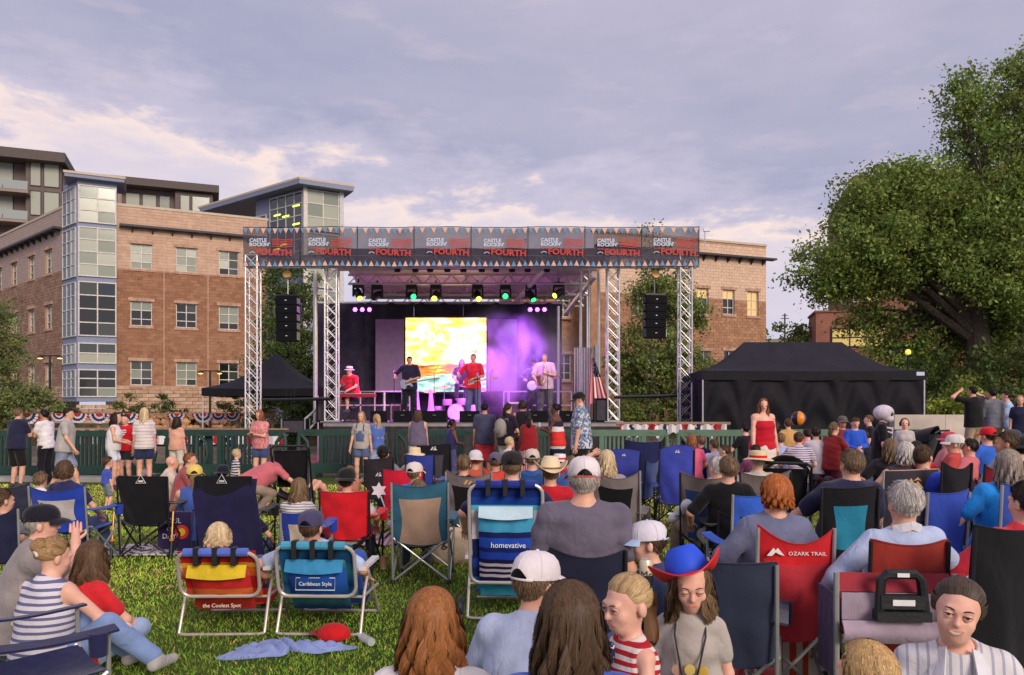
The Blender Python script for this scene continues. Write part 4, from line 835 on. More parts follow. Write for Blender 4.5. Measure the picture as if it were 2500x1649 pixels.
# theatrical smoke drifting over the right half of the stage
def smoke():
    D = 25.3; mb = MB(); c = W(1262, 885, D); mb.box((0, 0, 0), (5.6, 1.7, 4.2)); o = mb.build('stage_smoke', M('tmp_none', (0, 0, 0, 1)), loc=c)
    m = bpy.data.materials.new('theatre_smoke'); m.use_nodes = True; n = m.node_tree; n.nodes.clear(); g = NG(n); v = g.n('ShaderNodeVolumePrincipled'); ou = g.n('ShaderNodeOutputMaterial'); n.links.new(v.outputs[0], ou.inputs['Volume'])
    tc = g.n('ShaderNodeTexCoord').outputs['Object']; ln = g.n('ShaderNodeVectorMath', operation='LENGTH'); g.put(ln.inputs[0], g.mapping(tc, (1 / 2.75, 1 / .84, 1 / 2.05)))
    fall = g.math('SUBTRACT', 1.0, ln.outputs['Value'], clamp=True); nn = g.math('SUBTRACT', g.noise(g.mapping(tc, (1, 1, .8)), 1.1, 4, .55, .6), .40, clamp=True)
    g.put(v.inputs['Density'], g.math('MULTIPLY', g.math('MULTIPLY', fall, nn), 5.0)); v.inputs['Color'].default_value = (.85, .82, .9, 1); v.inputs['Anisotropy'].default_value = .2
    o.data.materials.clear(); o.data.materials.append(m); tag(o, 'pale drifting theatrical smoke above the right half of the stage', 'smoke', kind='stuff')
smoke()
# ------------------------------------------------------------------ monitors, amps, cases, drums, stands
def monitor(px, D, w, lab, h=.34, z=DZ):
    t = thing('floor_monitor', lab, 'speaker', (gx(px, D), D, z)); mb = MB(); mb.add([(-w / 2, -.22, 0), (w / 2, -.22, 0), (w / 2, .24, 0), (-w / 2, .24, 0), (-w / 2, -.18, h), (w / 2, -.18, h), (w / 2, .0, h), (-w / 2, .0, h)], [(3, 2, 1, 0), (4, 5, 6, 7), (0, 1, 5, 4), (1, 2, 6, 5), (2, 3, 7, 6), (3, 0, 4, 7)]); mb.build('cabinet', CAB, t, smooth=False)
    MB().tube([(-.05, -.215, h * .62), (.05, -.215, h * .62)], .012, 6).build('handle', STEEL, t); return t
for px, w, lab in ((985, .56, 'boxy floor monitor below the bass player with a handle'), (1062, .75, 'wide low black floor monitor between bass player and singer'), (1147, .6, 'boxy floor monitor below the singer'), (1306, .75, 'wide black floor monitor in front of the saxophone player'), (925, .45, 'small dark floor monitor beside the keyboard'), (1385, .5, 'small floor monitor behind the man in the floral shirt')): monitor(px, SY + .45, w, lab)
def box_thing(name, lab, cat, px, D, z, sz, mat, parts=()):
    t = thing(name, lab, cat, (gx(px, D), D, z)); MB().b2((-sz[0] / 2, -sz[1] / 2, 0), (sz[0] / 2, sz[1] / 2, sz[2])).build('case', mat, t, smooth=False)
    for e in (-1, 1):
        for f in (-1, 1): MB().b2((e * sz[0] / 2 - .02, f * sz[1] / 2 - .02, .0), (e * sz[0] / 2 + .02, f * sz[1] / 2 + .02, sz[2] + .006)).build('edge', STEEL if 'flight' in name else BLACKM, t, smooth=False)
    MB().b2((-sz[0] / 2 + .05, -sz[1] / 2 - .012, .06), (sz[0] / 2 - .05, -sz[1] / 2 - .001, sz[2] - .06)).build('grille', M('grille_cloth', tuple(c * .8 for c in mat.node_tree.nodes[0].inputs[0].default_value[:3]) + (1,) if False else (.05, .045, .055, 1), .9), t, smooth=False); return t
box_thing('guitar_amplifier', 'small pale amplifier beside the bass player', 'amplifier', 968, 24.6, DZ, (.36, .3, .55), M('pale_amp', (.35, .33, .36, 1), .7))
box_thing('guitar_amplifier', 'large amplifier glowing purple behind the smoke', 'amplifier', 1263, 25.0, DZ, (.62, .35, .62), M('grey_amp', (.45, .42, .46, 1), .7)); box_thing('flight_case', 'black road case with metal edges at the left of the stage', 'case', 722, SY - .1, gz(1060, SY), (.68, .5, .45), CAB)
box_thing('subwoofer', 'dark subwoofer cabinet beside the flag', 'speaker', 1468, SY + .35, DZ, (.42, .4, .72), CAB); box_thing('subwoofer', 'dark speaker cabinet left of the inner truss tower', 'speaker', 790, SY + .5, DZ, (.32, .4, .7), CAB)
dk = thing('drum_kit', 'drum kit with bass drum and cymbals before the screen', 'drum kit', (gx(1105, 25.6), 25.6, DZ)); CHR = M('chrome', (.75, .74, .78, 1), .2, .9); DSH = M('drum_shell', (.34, .26, .36, 1), .3, .2, .1)
RX = Matrix.Rotation(R(90), 3, 'X')
b = MB().lathe([(.27, -.22), (.28, -.2), (.28, .2), (.27, .22)], 22, (.12, 0, .29), RX).build('bass_drum', DSH, dk); MB().lathe([(.001, .228), (.255, .226), (.255, .224)], 22, (.12, 0, .29), RX).build('drum_head', M('drum_skin', (.6, .55, .65, 1), .5), b)
for (xx, yy, zz, r_, h_) in ((-.18, .05, .62, .16, .2), (.3, .05, .64, .17, .22), (-.5, .2, .42, .18, .14), (.65, .2, .35, .22, .36)):
    d_ = MB().lathe([(r_ * .98, -h_ / 2), (r_, -h_ / 2 + .02), (r_, h_ / 2 - .02), (r_ * .98, h_ / 2)], 18, (xx, yy, zz)).build('tom', DSH, dk); MB().lathe([(.001, h_ / 2 + .006), (r_ * .96, h_ / 2 + .004)], 18, (xx, yy, zz)).build('drum_head', M('drum_skin', (.6, .55, .65, 1), .5), d_)
for (xx, yy, zz, r_) in ((-.75, .1, 1.0, .24), (.9, .1, 1.05, .24), (-.3, .3, 1.15, .22), (.45, .35, 1.2, .24)):
    c_ = MB().lathe([(.03, .03), (.06, .015), (r_, -.01), (r_, -.014), (.03, .01)], 20, (xx, yy, zz), Matrix.Rotation(R(18), 3, 'X')).build('cymbal', M('cymbal_brass', (.55, .45, .30, 1), .3, .8), dk); MB().tube([(xx, yy, 0), (xx, yy, zz)], .012, 6).build('stand_leg', CHR, c_)
    for a_ in (0, 2.1, 4.2): MB().tube([(xx, yy, .3), (xx + .25 * math.cos(a_), yy + .25 * math.sin(a_), .01)], .01, 5).build('stand_leg', CHR, c_)
def mic_stand(px, D, h, lab, boom=None, z=DZ):
    t = thing('microphone_stand', lab, 'mic stand', (gx(px, D), D, z)); MB().lathe([(.14, 0), (.14, .015), (.02, .03)], 16).build('base', BLACKM, t); MB().tube([(0, 0, 0), (0, 0, h)], .012, 6).build('pole', BLACKM, t); e = (0, -.04, h)
    if boom: e = (boom[0], -.1, h + boom[1]); MB().tube([(0, 0, h), e], .01, 6).build('boom', BLACKM, t)
    MB().lathe([(.012, -.16), (.016, -.02), (.028, .0), (.03, .03), (.016, .055)], 10, e, Matrix.Rotation(R(-60), 3, 'X')).build('microphone', M('mic_grille', (.25, .25, .27, 1), .4, .6), t)
mic_stand(962, 23.7, 1.55, 'mic stand left of the bass player'); mic_stand(840, 23.6, 1.15, 'mic stand in front of the keyboard player'); mic_stand(1166, 23.3, 1.45, 'mic stand in front of the singer'); mic_stand(1337, 23.5, 1.5, 'mic stand in front of the saxophone player'); mic_stand(1060, 25.1, 1.6, 'boom mic stand reaching over the drums from the left', (.3, .45)); mic_stand(1198, 25.6, 1.55, 'boom mic stand right of the screen', (.1, .2))
for px, lab in ((1052, 'purple lit fabric cone light left of the drums'), (1018, 'slim purple lit fabric cone light behind the bass player')):
    t = thing('cone_light', lab, 'stage light', (gx(px, 24.9), 24.9, DZ)); MB().lathe([(.16, 0), (.09, .5), (.05, .95), (.03, 1.0)], 14).build('sleeve', M('stretch_fabric', (.6, .2, .75, 1), .7, 0, .05, emit=.35), t); MB().lathe([(.2, 0), (.2, .02), (.1, .03)], 14).build('base', BLACKM, t)
mb = thing('drum_riser', 'low drum riser platform lit purple', 'platform', (gx(1110, 25.8), 25.8, DZ)); MB().b2((-1.2, -.75, 0), (1.3, .9, .006)).build('carpet', M('riser_carpet', (.35, .25, .4, 1), .9, 0, .2, 8), mb, smooth=False)
# rail cart and flag right of the stage
t = thing('rail_cart', 'upright rack of pale metal guard rails beside the flag', 'rack', (gx(1430, 24.2), 24.2, DZ))
for k in range(7): MB().tube([(-.34 + .08 * k, k * .03, .05), (-.34 + .08 * k, k * .03, gz(850, 24.2) - DZ), (-.18 + .08 * k, k * .03 + .3, gz(846, 24.2) - DZ), (-.18 + .08 * k, k * .03 + .3, .05)], .02, 6).build('guard_rail', ALU, t)
MB().b2((.3, .0, 0), (.42, .4, gz(842, 24.2) - DZ)).build('end_plate', STEEL, t, smooth=False)
fl = thing('american_flag', 'american flag hanging on a pole at the right of the stage', 'flag', (gx(1449, 23.3), 23.3, DZ)); hp = gz(862, 23.3) - DZ
MB().tube([(-.05, 0, 0), (-.05, 0, hp)], .018, 8).build('pole', M('gilt_pole', (.45, .32, .15, 1), .4, .6), fl); MB().lathe([(.12, 0), (.12, .03), (.03, .08)], 14, (-.05, 0, 0)).build('base', BLACKM, fl)
def fx(u, v): # hanging folded cloth: u across, v down
    wdt = .10 + .42 * v; return (-.06 + wdt * u - .12 * v * (1 - u), -.06 + .05 * math.sin(u * 15) * (.4 + v) , hp - .1 - (1.45 - .10 * u) * v - .12 * u * (1 - v))
def flag_mat():
    m, g, b = newmat('flag_cloth'); tc = g.n('ShaderNodeTexCoord').outputs['UV']; sp_ = g.n('ShaderNodeSeparateXYZ'); g.put(sp_.inputs[0], tc)
    s_ = g.ramp(g.math('FRACT', g.math('MULTIPLY', sp_.outputs[0], 4.5)), [(0, C(184, 34, 46)), (.5, C(240, 232, 230))], 'CONSTANT'); vo = g.n('ShaderNodeTexVoronoi'); vo.inputs['Scale'].default_value = 14; g.put(vo.inputs['Vector'], tc)
    bl_ = g.ramp(vo.outputs['Distance'], [(0, C(235, 232, 232)), (.25, C(26, 28, 58))], 'CONSTANT'); g.put(b.inputs['Base Color'], g.mix(g.math('MULTIPLY', g.math('LESS_THAN', sp_.outputs[1], .42), g.math('GREATER_THAN', sp_.outputs[0], .25)), s_, bl_)); b.inputs['Roughness'].default_value = .8; return m
me = MB().sheet(fx, 24, 16, .004).mesh('cloth', flag_mat()); uv = me.uv_layers.new(name='UVMap'); nn = 25 * 17
for p in me.polygons:
    for li in p.loop_indices:
        k = me.loops[li].vertex_index % nn; uv.data[li].uv = ((k % 25) / 24, (k // 25) / 16)
link('cloth', me, fl)
# ------------------------------------------------------------------ tents
TENT = M('black_tent_cloth', (.009, .008, .012, 1), .75, 0, .2, 3, .5, 6, .25); TENTR = M('tent_roof_cloth', (.020, .018, .028, 1), .75, 0, .15, 2, .5, 5, .25)
def canopy(lab, px0, px1, D, zt, ze, ridge, dep, walls):
    xc = (gx(px0, D) + gx(px1, D)) / 2; w = gx(px1, D) - gx(px0, D); t = thing('canopy_tent', lab, 'tent', (xc, D, 0)); hw = w / 2; rg = ridge / 2
    def side(p0, p1, q0, q1, nm):
        def f(u, v):
            a = Vector(p0).lerp(Vector(p1), u); b = Vector(q0).lerp(Vector(q1), u); p = a.lerp(b, v); p.z -= (.26 * math.sin(math.pi * v) * (1 - .2 * math.sin(math.pi * u))) ; p.z -= .05 * math.sin(math.pi * u) * (1 - v); return tuple(p)
        MB().sheet(f, 16, 10, .006).build(nm, TENTR, t)
    c = [(-hw, 0, ze), (hw, 0, ze), (hw, dep, ze), (-hw, dep, ze)]; r0, r1 = (-rg, dep / 2, zt), (rg, dep / 2, zt)
    side(c[0], c[1], r0, r1, 'roof_panel'); side(c[1], c[2], r1, r1, 'roof_panel'); side(c[2], c[3], r1, r0, 'roof_panel'); side(c[3], c[0], r0, r0, 'roof_panel')
    for a, b in zip(c, c[1:] + c[:1]):
        MB().sheet(lambda u, v, a=a, b=b: tuple(Vector(a).lerp(Vector(b), u) + Vector((0, 0, -.25 * v - .02 * math.sin(math.pi * u) - .012 * abs(math.sin(u * 22)) * v)) + Vector((0, -.004 if a[1] == b[1] == 0 else .0, 0))), 30, 2, .006).build('valance', TENT, t)
    for q in c: MB().tube([(q[0] * .985, q[1] + (.03 if q[1] < 1 else -.03), 0), (q[0] * .985, q[1] + (.03 if q[1] < 1 else -.03), ze - .02)], .025, 6).build('leg', M('tent_leg', (.55, .54, .53, 1), .5, .3), t)
    if walls:
        def wf(u, v):
            sw = [0, .18, .42, .62, .80, 1.0]; z = v
            x = -hw + w * u; d = 0
            for a, b in zip(sw, sw[1:]):
                if a <= u <= b: q = (u - a) / (b - a); d = math.sin(math.pi * q)
            fold = .07 * math.sin((z * 5.5 - d * 2.4) * 2.4) * d + .03 * math.sin(u * 60) * (1 - d)
            return (x, .03 + fold, .02 + (ze - .2 - .02) * z)
        MB().sheet(wf, 110, 26, .006).build('side_wall', TENT, t); MB().sheet(lambda u, v: (-hw + .01 + .05 * math.sin(u * 20), dep * u, .02 + (ze - .22) * v), 20, 3, .006).build('side_wall', TENT, t)
        MB().sheet(lambda u, v: (hw - .01 + .03 * math.sin(u * 20), .1 + dep * u, .02 + (ze - .22) * v), 20, 3, .006).build('side_wall', TENT, t); MB().sheet(lambda u, v: (-hw + w * u, dep - .03 + .04 * math.sin(u * 40), .02 + (ze - .22) * v), 40, 3, .006).build('side_wall', TENT, t)
        MB().b2((hw - .28, -.012, ze - .14), (hw - .06, -.006, ze - .04)).build('label_patch', PWH, t, smooth=False)
    return t
canopy('large black canopy tent with draped side walls right of the stage', 1712, 2262, 21.4, gz(836, 23.), gz(905, 21.4), 2.9, 3.2, True)
canopy('open black pop-up canopy tent left of the stage', 492, 778, 26.0, gz(862, 27.5), gz(948, 26.), .05, 3.6, False)
# ================================================================== green plastic barriers
GREEN = M('green_plastic', C(38, 66, 58), .5, 0, .12, 3, .15, 30); GREEN2 = M('sun_faded_green_plastic', C(88, 116, 96), .55, 0, .12, 3, .15, 30)
def make_barrier(mat, lab, w=2.3, h=1.22):
    t = thing('crowd_barrier', lab, 'barrier'); hw = w / 2; d = .05
    MB().b2((-hw + .06, -d, h - .16), (hw - .06, d, h)).build('top_rail', mat, t, smooth=False); MB().b2((-hw + .10, -d, .12), (hw - .10, d, .36)).build('bottom_beam', mat, t, smooth=False)
    for q in (-1, 1): # rounded ends with the long oval hand hole
        mb = MB(); pts = [(q * (hw - .06), 0, h - .08), (q * (hw - .03), 0, h * .8), (q * (hw - .02), 0, h * .5), (q * (hw - .06), 0, .3), (q * (hw - .12), 0, .22)]; mb.tube(pts, .055, 8); mb.build('end_rail', mat, t)
        mb = MB(); pts = [(q * (hw - .10), 0, h - .12), (q * (hw - .25), 0, h * .74), (q * (hw - .30), 0, h * .5), (q * (hw - .25), 0, .42), (q * (hw - .12), 0, .28)]; mb.tube(pts, [.06, .045, .04, .045, .06], 8); mb.build('end_loop', mat, t)
        MB().b2((q * (hw - .62) - .06, -d * .9, .35), (q * (hw - .62) + .06, d * .9, h - .15)).build('panel_post', mat, t, smooth=False)
        MB().prism([(-.16, -.05), (.16, -.05), (0, -.10), ], -d - .012, -d + .002, Matrix.Translation((q * (hw - .34), 0, h + .0))).build('moulding', mat, t, smooth=False)
        for e in (-1, 1): MB().b2((q * (hw - .5) - .05, e * .18 - .14, 0), (q * (hw - .5) + .05, e * .18 + .14, .10)).build('foot', mat, t, smooth=False)
        MB().b2((q * (hw - .5) - .045, -d, .08), (q * (hw - .5) + .045, d, .14)).build('foot_stem', mat, t, smooth=False)
    bar = MB().b2((-.026, -d * .7, 0), (.026, d * .7, 1)).mesh('bar', mat, False); n = 9; z0, z1 = .35, h - .15
    for k in range(n):
        xx = -(hw - .72) + (2 * hw - 1.44) * k / (n - 1); o = link('bar', bar, t, (xx, 0, z0)); o.scale = (1, 1, z1 - z0)
    MB().b2((-hw + .7, -d * .5, h * .52), (hw - .7, d * .5, h * .52 + .05)).build('mid_rail', mat, t, smooth=False) if False else None
    MB().prism([(-.14, .15), (.14, .15), (.08, .28), (-.08, .28)], -d - .015, -d + .002).build('moulding', mat, t, smooth=False); return t
specs = [(15, 18.9, 'dark', 'dark green barrier at the left edge behind the man in navy'), (232, 18.9, 'dark', 'dark green barrier behind the smiling woman in the red shirt'), (462, 19.6, 'dark', 'dark green barrier end behind the woman in the pale pink shirt'), (588, 19.4, 'dark', 'dark green barrier behind the girl in the pink plaid shirt'), (836, 19.6, 'dark', 'dark green barrier behind the two girls in overalls'),
         (1075, 19.6, 'dark', 'dark green barrier behind the woman in the purple tank top'), (1310, 19.6, 'dark', 'dark green barrier behind the woman in the striped dress'), (1520, 19.4, 'pale', 'faded green barrier right of the man in the floral shirt'), (1765, 19.4, 'pale', 'faded green barrier behind the woman in the red top'), (1975, 19.8, 'pale', 'faded green barrier below the black tent'), (2190, 19.6, 'dark', 'dark green barrier at the right end of the tent')]
protos = {}
for i, (px, D, k, lab) in enumerate(specs):
    if k not in protos: o = protos[k] = make_barrier(GREEN if k == 'dark' else GREEN2, lab)
    else: o = copy_tree(protos[k]); o['label'] = lab
    o['group'] = 'green crowd barriers'; o.location = (gx(px, D), D, 0); o.rotation_euler = (0, 0, R(rnd.uniform(-4, 4)))
# patriotic drape visible behind the right barriers
D = 21.0; t = thing('bunting_drape', 'red white and blue drape hung low behind the right barriers', 'bunting', (gx(1640, D), D, 0))
RWB = ramp_mat('drape_cloth', [(0, C(228, 224, 224)), (.28, C(178, 44, 52)), (.5, C(232, 228, 226)), (.74, C(44, 46, 84)), (.86, C(230, 226, 224))], 0, repeat=.9, wob=.25)
for k in range(4): MB().sheet(lambda u, v, k=k: (-1.4 + .72 * (k + u), .04 * math.sin(u * 18), gz(1036, 21.) - .42 * v * (1 - .5 * abs(2 * u - 1))), 16, 4, .005).build('swag', RWB, t)
MB().tube([(-1.5, .05, gz(1035, D)), (1.6, .05, gz(1035, D))], .05, 8).build('rail', WOOD, t)
D = 21.4; t = thing('bunting_drape', 'red white and blue drape hung low behind the left barriers', 'bunting', (gx(420, D), D, 0))
for k in range(9): MB().sheet(lambda u, v, k=k: (-3.4 + .72 * (k + u), .04 * math.sin(u * 18), gz(1050, 21.4) - .4 * v), 16, 4, .005).build('swag', RWB, t)
MB().tube([(-3.5, .05, gz(1049, D)), (3.2, .05, gz(1049, D))], .03, 8).build('rail', WOOD, t)
# ================================================================== figures: smooth-blended volumes turned into one continuous mesh
def _v(*a): return np.array(a, dtype=np.float64)
def nrm(a): return a / max(np.linalg.norm(a), 1e-9)
class Vol:
    def __init__(s): s.pr = []; s.pl = []
    def cone(s, a, b, ra, rb=None, k=.03, flat=None, sub=False):
        a, b = np.asarray(a, float), np.asarray(b, float); rb = ra if rb is None else rb; m = max(ra, rb) * (max(1, flat[1]) if flat else 1)
        s.pr.append(('c', (a, b, ra, rb, flat), k, sub, np.minimum(a, b) - m - k, np.maximum(a, b) + m + k)); return s
    def ell(s, c, r, Rm=None, k=.03, sub=False):
        c, r = np.asarray(c, float), np.asarray(r, float); m = r.max() + k
        if Rm is None: lo, hi = c - r - k, c + r + k
        else: e = np.abs(Rm) @ r; lo, hi = c - e - k, c + e + k
        s.pr.append(('e', (c, r, Rm), k, sub, lo, hi)); return s
    def cut(s, n, p): n = nrm(np.asarray(n, float)); s.pl.append((n, float(n @ np.asarray(p, float)))); return s
    def mesh(s, vox, fold=0., seed=0, fs=22.):
        add = [p for p in s.pr if not p[3]]
        lo = np.min([p[4] for p in add], 0) - vox * 2; hi = np.max([p[5] for p in add], 0) + vox * 2
        n = np.ceil((hi - lo) / vox).astype(int) + 1
        ax = [lo[i] + vox * np.arange(n[i]) for i in range(3)]
        f = np.full(n, 10., np.float32)
        for kind, q, k, sub, a, b in s.pr:
            i0 = np.clip(np.floor((a - lo) / vox).astype(int) - 2, 0, n - 1); i1 = np.clip(np.ceil((b - lo) / vox).astype(int) + 3, 1, n)
            if (i1 <= i0).any(): continue
            X, Y, Z = ax[0][i0[0]:i1[0], None, None], ax[1][None, i0[1]:i1[1], None], ax[2][None, None, i0[2]:i1[2]]
            if kind == 'c':
                A, B, ra, rb, flat = q; d = B - A; L2 = max(float(d @ d), 1e-12)
                t = np.clip(((X - A[0]) * d[0] + (Y - A[1]) * d[1] + (Z - A[2]) * d[2]) / L2, 0, 1)
                px, py, pz = X - A[0] - t * d[0], Y - A[1] - t * d[1], Z - A[2] - t * d[2]
                sc = 1.
                if flat is not None:
                    nx, fc = flat; dt = (px * nx[0] + py * nx[1] + pz * nx[2]) * (1 - 1 / fc); px = px - nx[0] * dt; py = py - nx[1] * dt; pz = pz - nx[2] * dt; sc = min(1., fc)
                v = (np.sqrt(px * px + py * py + pz * pz) - (ra + (rb - ra) * t)) * sc
            else:
                c, r, Rm = q; px, py, pz = X - c[0], Y - c[1], Z - c[2]
                if Rm is not None: px, py, pz = (px * Rm[0, i] + py * Rm[1, i] + pz * Rm[2, i] for i in range(3))
                k0 = np.sqrt((px / r[0]) ** 2 + (py / r[1]) ** 2 + (pz / r[2]) ** 2); k1 = np.sqrt((px / r[0] ** 2) ** 2 + (py / r[1] ** 2) ** 2 + (pz / r[2] ** 2) ** 2)
                v = k0 * (k0 - 1) / np.maximum(k1, 1e-6)
            g0 = f[i0[0]:i1[0], i0[1]:i1[1], i0[2]:i1[2]]
            if sub: h = np.maximum(k - np.abs(-v - g0), 0) / k; r_ = np.maximum(g0, -v) + h * h * k * .25
            else: h = np.maximum(k - np.abs(v - g0), 0) / k; r_ = np.minimum(g0, v) - h * h * k * .25
            f[i0[0]:i1[0], i0[1]:i1[1], i0[2]:i1[2]] = r_
        X, Y, Z = ax[0][:, None, None], ax[1][None, :, None], ax[2][None, None, :]
        if fold:
            rg = np.random.default_rng(seed); w = 0
            for _ in range(3):
                kx, ky, kz = rg.normal(size=3) * fs * (.5, .5, .9); ph = rg.random(2) * 6.3
                w = w + np.sin(kx * X + ky * Y + kz * Z + ph[0] + 1.4 * np.sin(fs * .35 * (X * rg.normal() + Z * rg.normal()) + ph[1]))
            f = f + (fold * .5 * (w - 1.2)).astype(np.float32)
        for nn, o in s.pl: f = np.maximum(f, (X * nn[0] + Y * nn[1] + Z * nn[2] - o).astype(np.float32))
        return nets(f, lo, vox)
def nets(f, lo, vox):
    n = np.array(f.shape); ins = f < 0
    c = np.zeros(n - 1, np.int8); 
    for i in (0, 1):
        for j in (0, 1):
            for k in (0, 1): c += ins[i:n[0] - 1 + i, j:n[1] - 1 + j, k:n[2] - 1 + k]
    act = (c > 0) & (c < 8); idx = np.argwhere(act); m = len(idx)
    if not m: return np.zeros((0, 3)), np.zeros((0, 4), int)
    vid = np.full(n - 1, -1, np.int64); vid[act] = np.arange(m)
    P = np.zeros((m, 3)); cnt = np.zeros(m)
    cor = [(i, j, k) for i in (0, 1) for j in (0, 1) for k in (0, 1)]
    val = {q: f[idx[:, 0] + q[0], idx[:, 1] + q[1], idx[:, 2] + q[2]] for q in cor}
    for q in cor:
        for a in range(3):
            if q[a]: continue
            q2 = list(q); q2[a] = 1; v0, v1 = val[q], val[tuple(q2)]; x = (v0 < 0) != (v1 < 0)
            t = np.where(x, v0 / np.where(x, v0 - v1, 1), 0); p = np.tile(np.array(q, float), (m, 1)); p[:, a] += t
            P += p * x[:, None]; cnt += x
    V = lo + (idx + P / cnt[:, None]) * vox; Fq = []
    for a in range(3):
        b, d = (a + 1) % 3, (a + 2) % 3
        s0 = [slice(None)] * 3; s1 = [slice(None)] * 3; s0[a] = slice(0, -1); s1[a] = slice(1, None)
        A, B = ins[tuple(s0)], ins[tuple(s1)]; e = np.argwhere(A != B); e = e[(e[:, b] > 0) & (e[:, d] > 0) & (e[:, b] < n[b] - 1) & (e[:, d] < n[d] - 1)]
        if not len(e): continue
        q = []
        for (ob, od) in ((-1, -1), (0, -1), (0, 0), (-1, 0)):
            e2 = e.copy(); e2[:, b] += ob; e2[:, d] += od; q.append(vid[e2[:, 0], e2[:, 1], e2[:, 2]])
        q = np.stack(q, 1); fl = ~A[e[:, 0], e[:, 1], e[:, 2]]; q[fl] = q[fl][:, ::-1]; Fq.append(q)
    return V, np.concatenate(Fq)
def vol_obj(name, vol, vox, mat, parent, fold=0., seed=0, fs=22.):
    V, Fq = vol.mesh(vox, fold, seed, fs)
    if len(Fq) == 0: return None
    return link(name, raw_mesh(name, V, Fq, mat), parent)
def rotm(yaw=0, pitch=0, roll=0):
    """columns right, forward, up; pitch > 0 looks down, yaw > 0 turns left"""
    M3 = Matrix.Rotation(R(yaw), 3, 'Z') @ Matrix.Rotation(R(-pitch), 3, 'X') @ Matrix.Rotation(R(roll), 3, 'Y'); return np.array(M3)
def ik(a, b, l1, l2, hint):
    d = b - a; L = np.linalg.norm(d); 
    if L > (l1 + l2) * .999: b = a + d / L * (l1 + l2) * .999; d = b - a; L = np.linalg.norm(d)
    L = max(L, abs(l1 - l2) * 1.02 + 1e-6)
    x = (l1 * l1 - l2 * l2 + L * L) / (2 * L); h = math.sqrt(max(l1 * l1 - x * x, 0)); u = nrm(d); w = hint - u * (hint @ u); w = nrm(w) if np.linalg.norm(w) > 1e-6 else nrm(np.cross(u, _v(1, 0, 0)))
    return a + u * x + w * h, b
# poses in metres for a 1.75 m adult: pelvis, lean (forward > 0), feet, hands relative to their shoulder, hints for knees and elbows
def P_(pelvis=(0, 0, .93), lean=2, side=0, feet=((-.10, .0, .08), (.10, .0, .08)), hands=((-.06, .08, -.56), (.06, .08, -.56)), knee=((0, 1, 0), (0, 1, 0)), elbow=((-.5, -1, 0), (.5, -1, 0)), twist=0):
    return dict(pelvis=pelvis, lean=lean, side=side, feet=feet, hands=hands, knee=knee, elbow=elbow, twist=twist)
POSE = dict(
    stand=P_(), stand2=P_(feet=((-.14, .03, .08), (.12, -.03, .08)), hands=((-.10, .02, -.55), (.09, .12, -.54))),
    walk=P_(lean=5, feet=((-.08, .26, .09), (.08, -.26, .12)), hands=((-.08, -.16, -.52), (.08, .2, -.50))),
    phone=P_(lean=4, hands=((.16, .30, -.22), (-.12, .32, -.20)), elbow=((-.5, -.3, -1), (.5, -.3, -1))),
    chest=P_(lean=4, hands=((.14, .26, -.30), (-.10, .26, -.34)), elbow=((-.8, -.3, -1), (.8, -.3, -1))),
    reach=P_(lean=10, hands=((-.05, .50, -.18), (.05, .50, -.20)), elbow=((-.5, 0, -1), (.5, 0, -1))),
    headh=P_(hands=((-.02, .16, .22), (.0, .16, .20)), elbow=((-1, .4, .1), (1, .4, .1))),
    hip=P_(hands=((-.12, .06, -.36), (.06, .05, -.56)), elbow=((-1, -.6, 0), (.5, -1, 0))),
    chair=P_(pelvis=(0, -.10, .47), lean=-14, feet=((-.15, .40, .08), (.15, .40, .08)), hands=((-.13, .26, -.36), (.13, .26, -.36)), knee=((0, .3, 1), (0, .3, 1)), elbow=((-1, -.6, -.5), (1, -.6, -.5))),
    chairf=P_(pelvis=(0, -.06, .47), lean=12, feet=((-.15, .40, .08), (.15, .40, .08)), hands=((.02, .34, -.36), (-.02, .34, -.36)), knee=((0, .3, 1), (0, .3, 1)), elbow=((-1, -.4, -.6), (1, -.4, -.6))),
    ground=P_(pelvis=(0, -.05, .12), lean=10, feet=((.14, .30, .09), (-.14, .30, .09)), hands=((.02, .36, -.34), (-.02, .36, -.34)), knee=((-1, .5, .6), (1, .5, .6)), elbow=((-1, -.4, -.6), (1, -.4, -.6))),
    groundk=P_(pelvis=(0, -.05, .12), lean=-6, feet=((-.12, .52, .08), (.12, .52, .08)), hands=((-.08, -.26, -.48), (.08, -.26, -.48)), knee=((0, .3, 1), (0, .3, 1)), elbow=((-1, -.3, 0), (1, -.3, 0))),
    kneel=P_(pelvis=(0, -.06, .28), lean=6, feet=((-.12, -.32, .09), (.12, -.32, .09)), hands=((-.04, .3, -.40), (.04, .3, -.40)), knee=((0, 1, -.2), (0, 1, -.2)), elbow=((-1, -.4, -.5), (1, -.4, -.5))),
    low=P_(pelvis=(0, .10, .29), lean=-40, feet=((-.15, .60, .08), (.15, .60, .08)), hands=((-.16, .26, -.24), (.16, .26, -.24)), knee=((0, .3, 1), (0, .3, 1)), elbow=((-1, -.6, -.3), (1, -.6, -.3))),
    bend=P_(pelvis=(0, -.10, .56), lean=62, feet=((-.14, .10, .08), (.14, .02, .08)), hands=((-.02, .46, -.34), (.05, .42, -.36)), knee=((-.3, 1, .2), (.3, 1, .2)), elbow=((-1, 0, 0), (1, 0, 0))))
HAIRM = {}
def hair_mat(col): return attr_mat('hair', col, .5, .22)
def blendp(a, b, t): return a + (b - a) * t
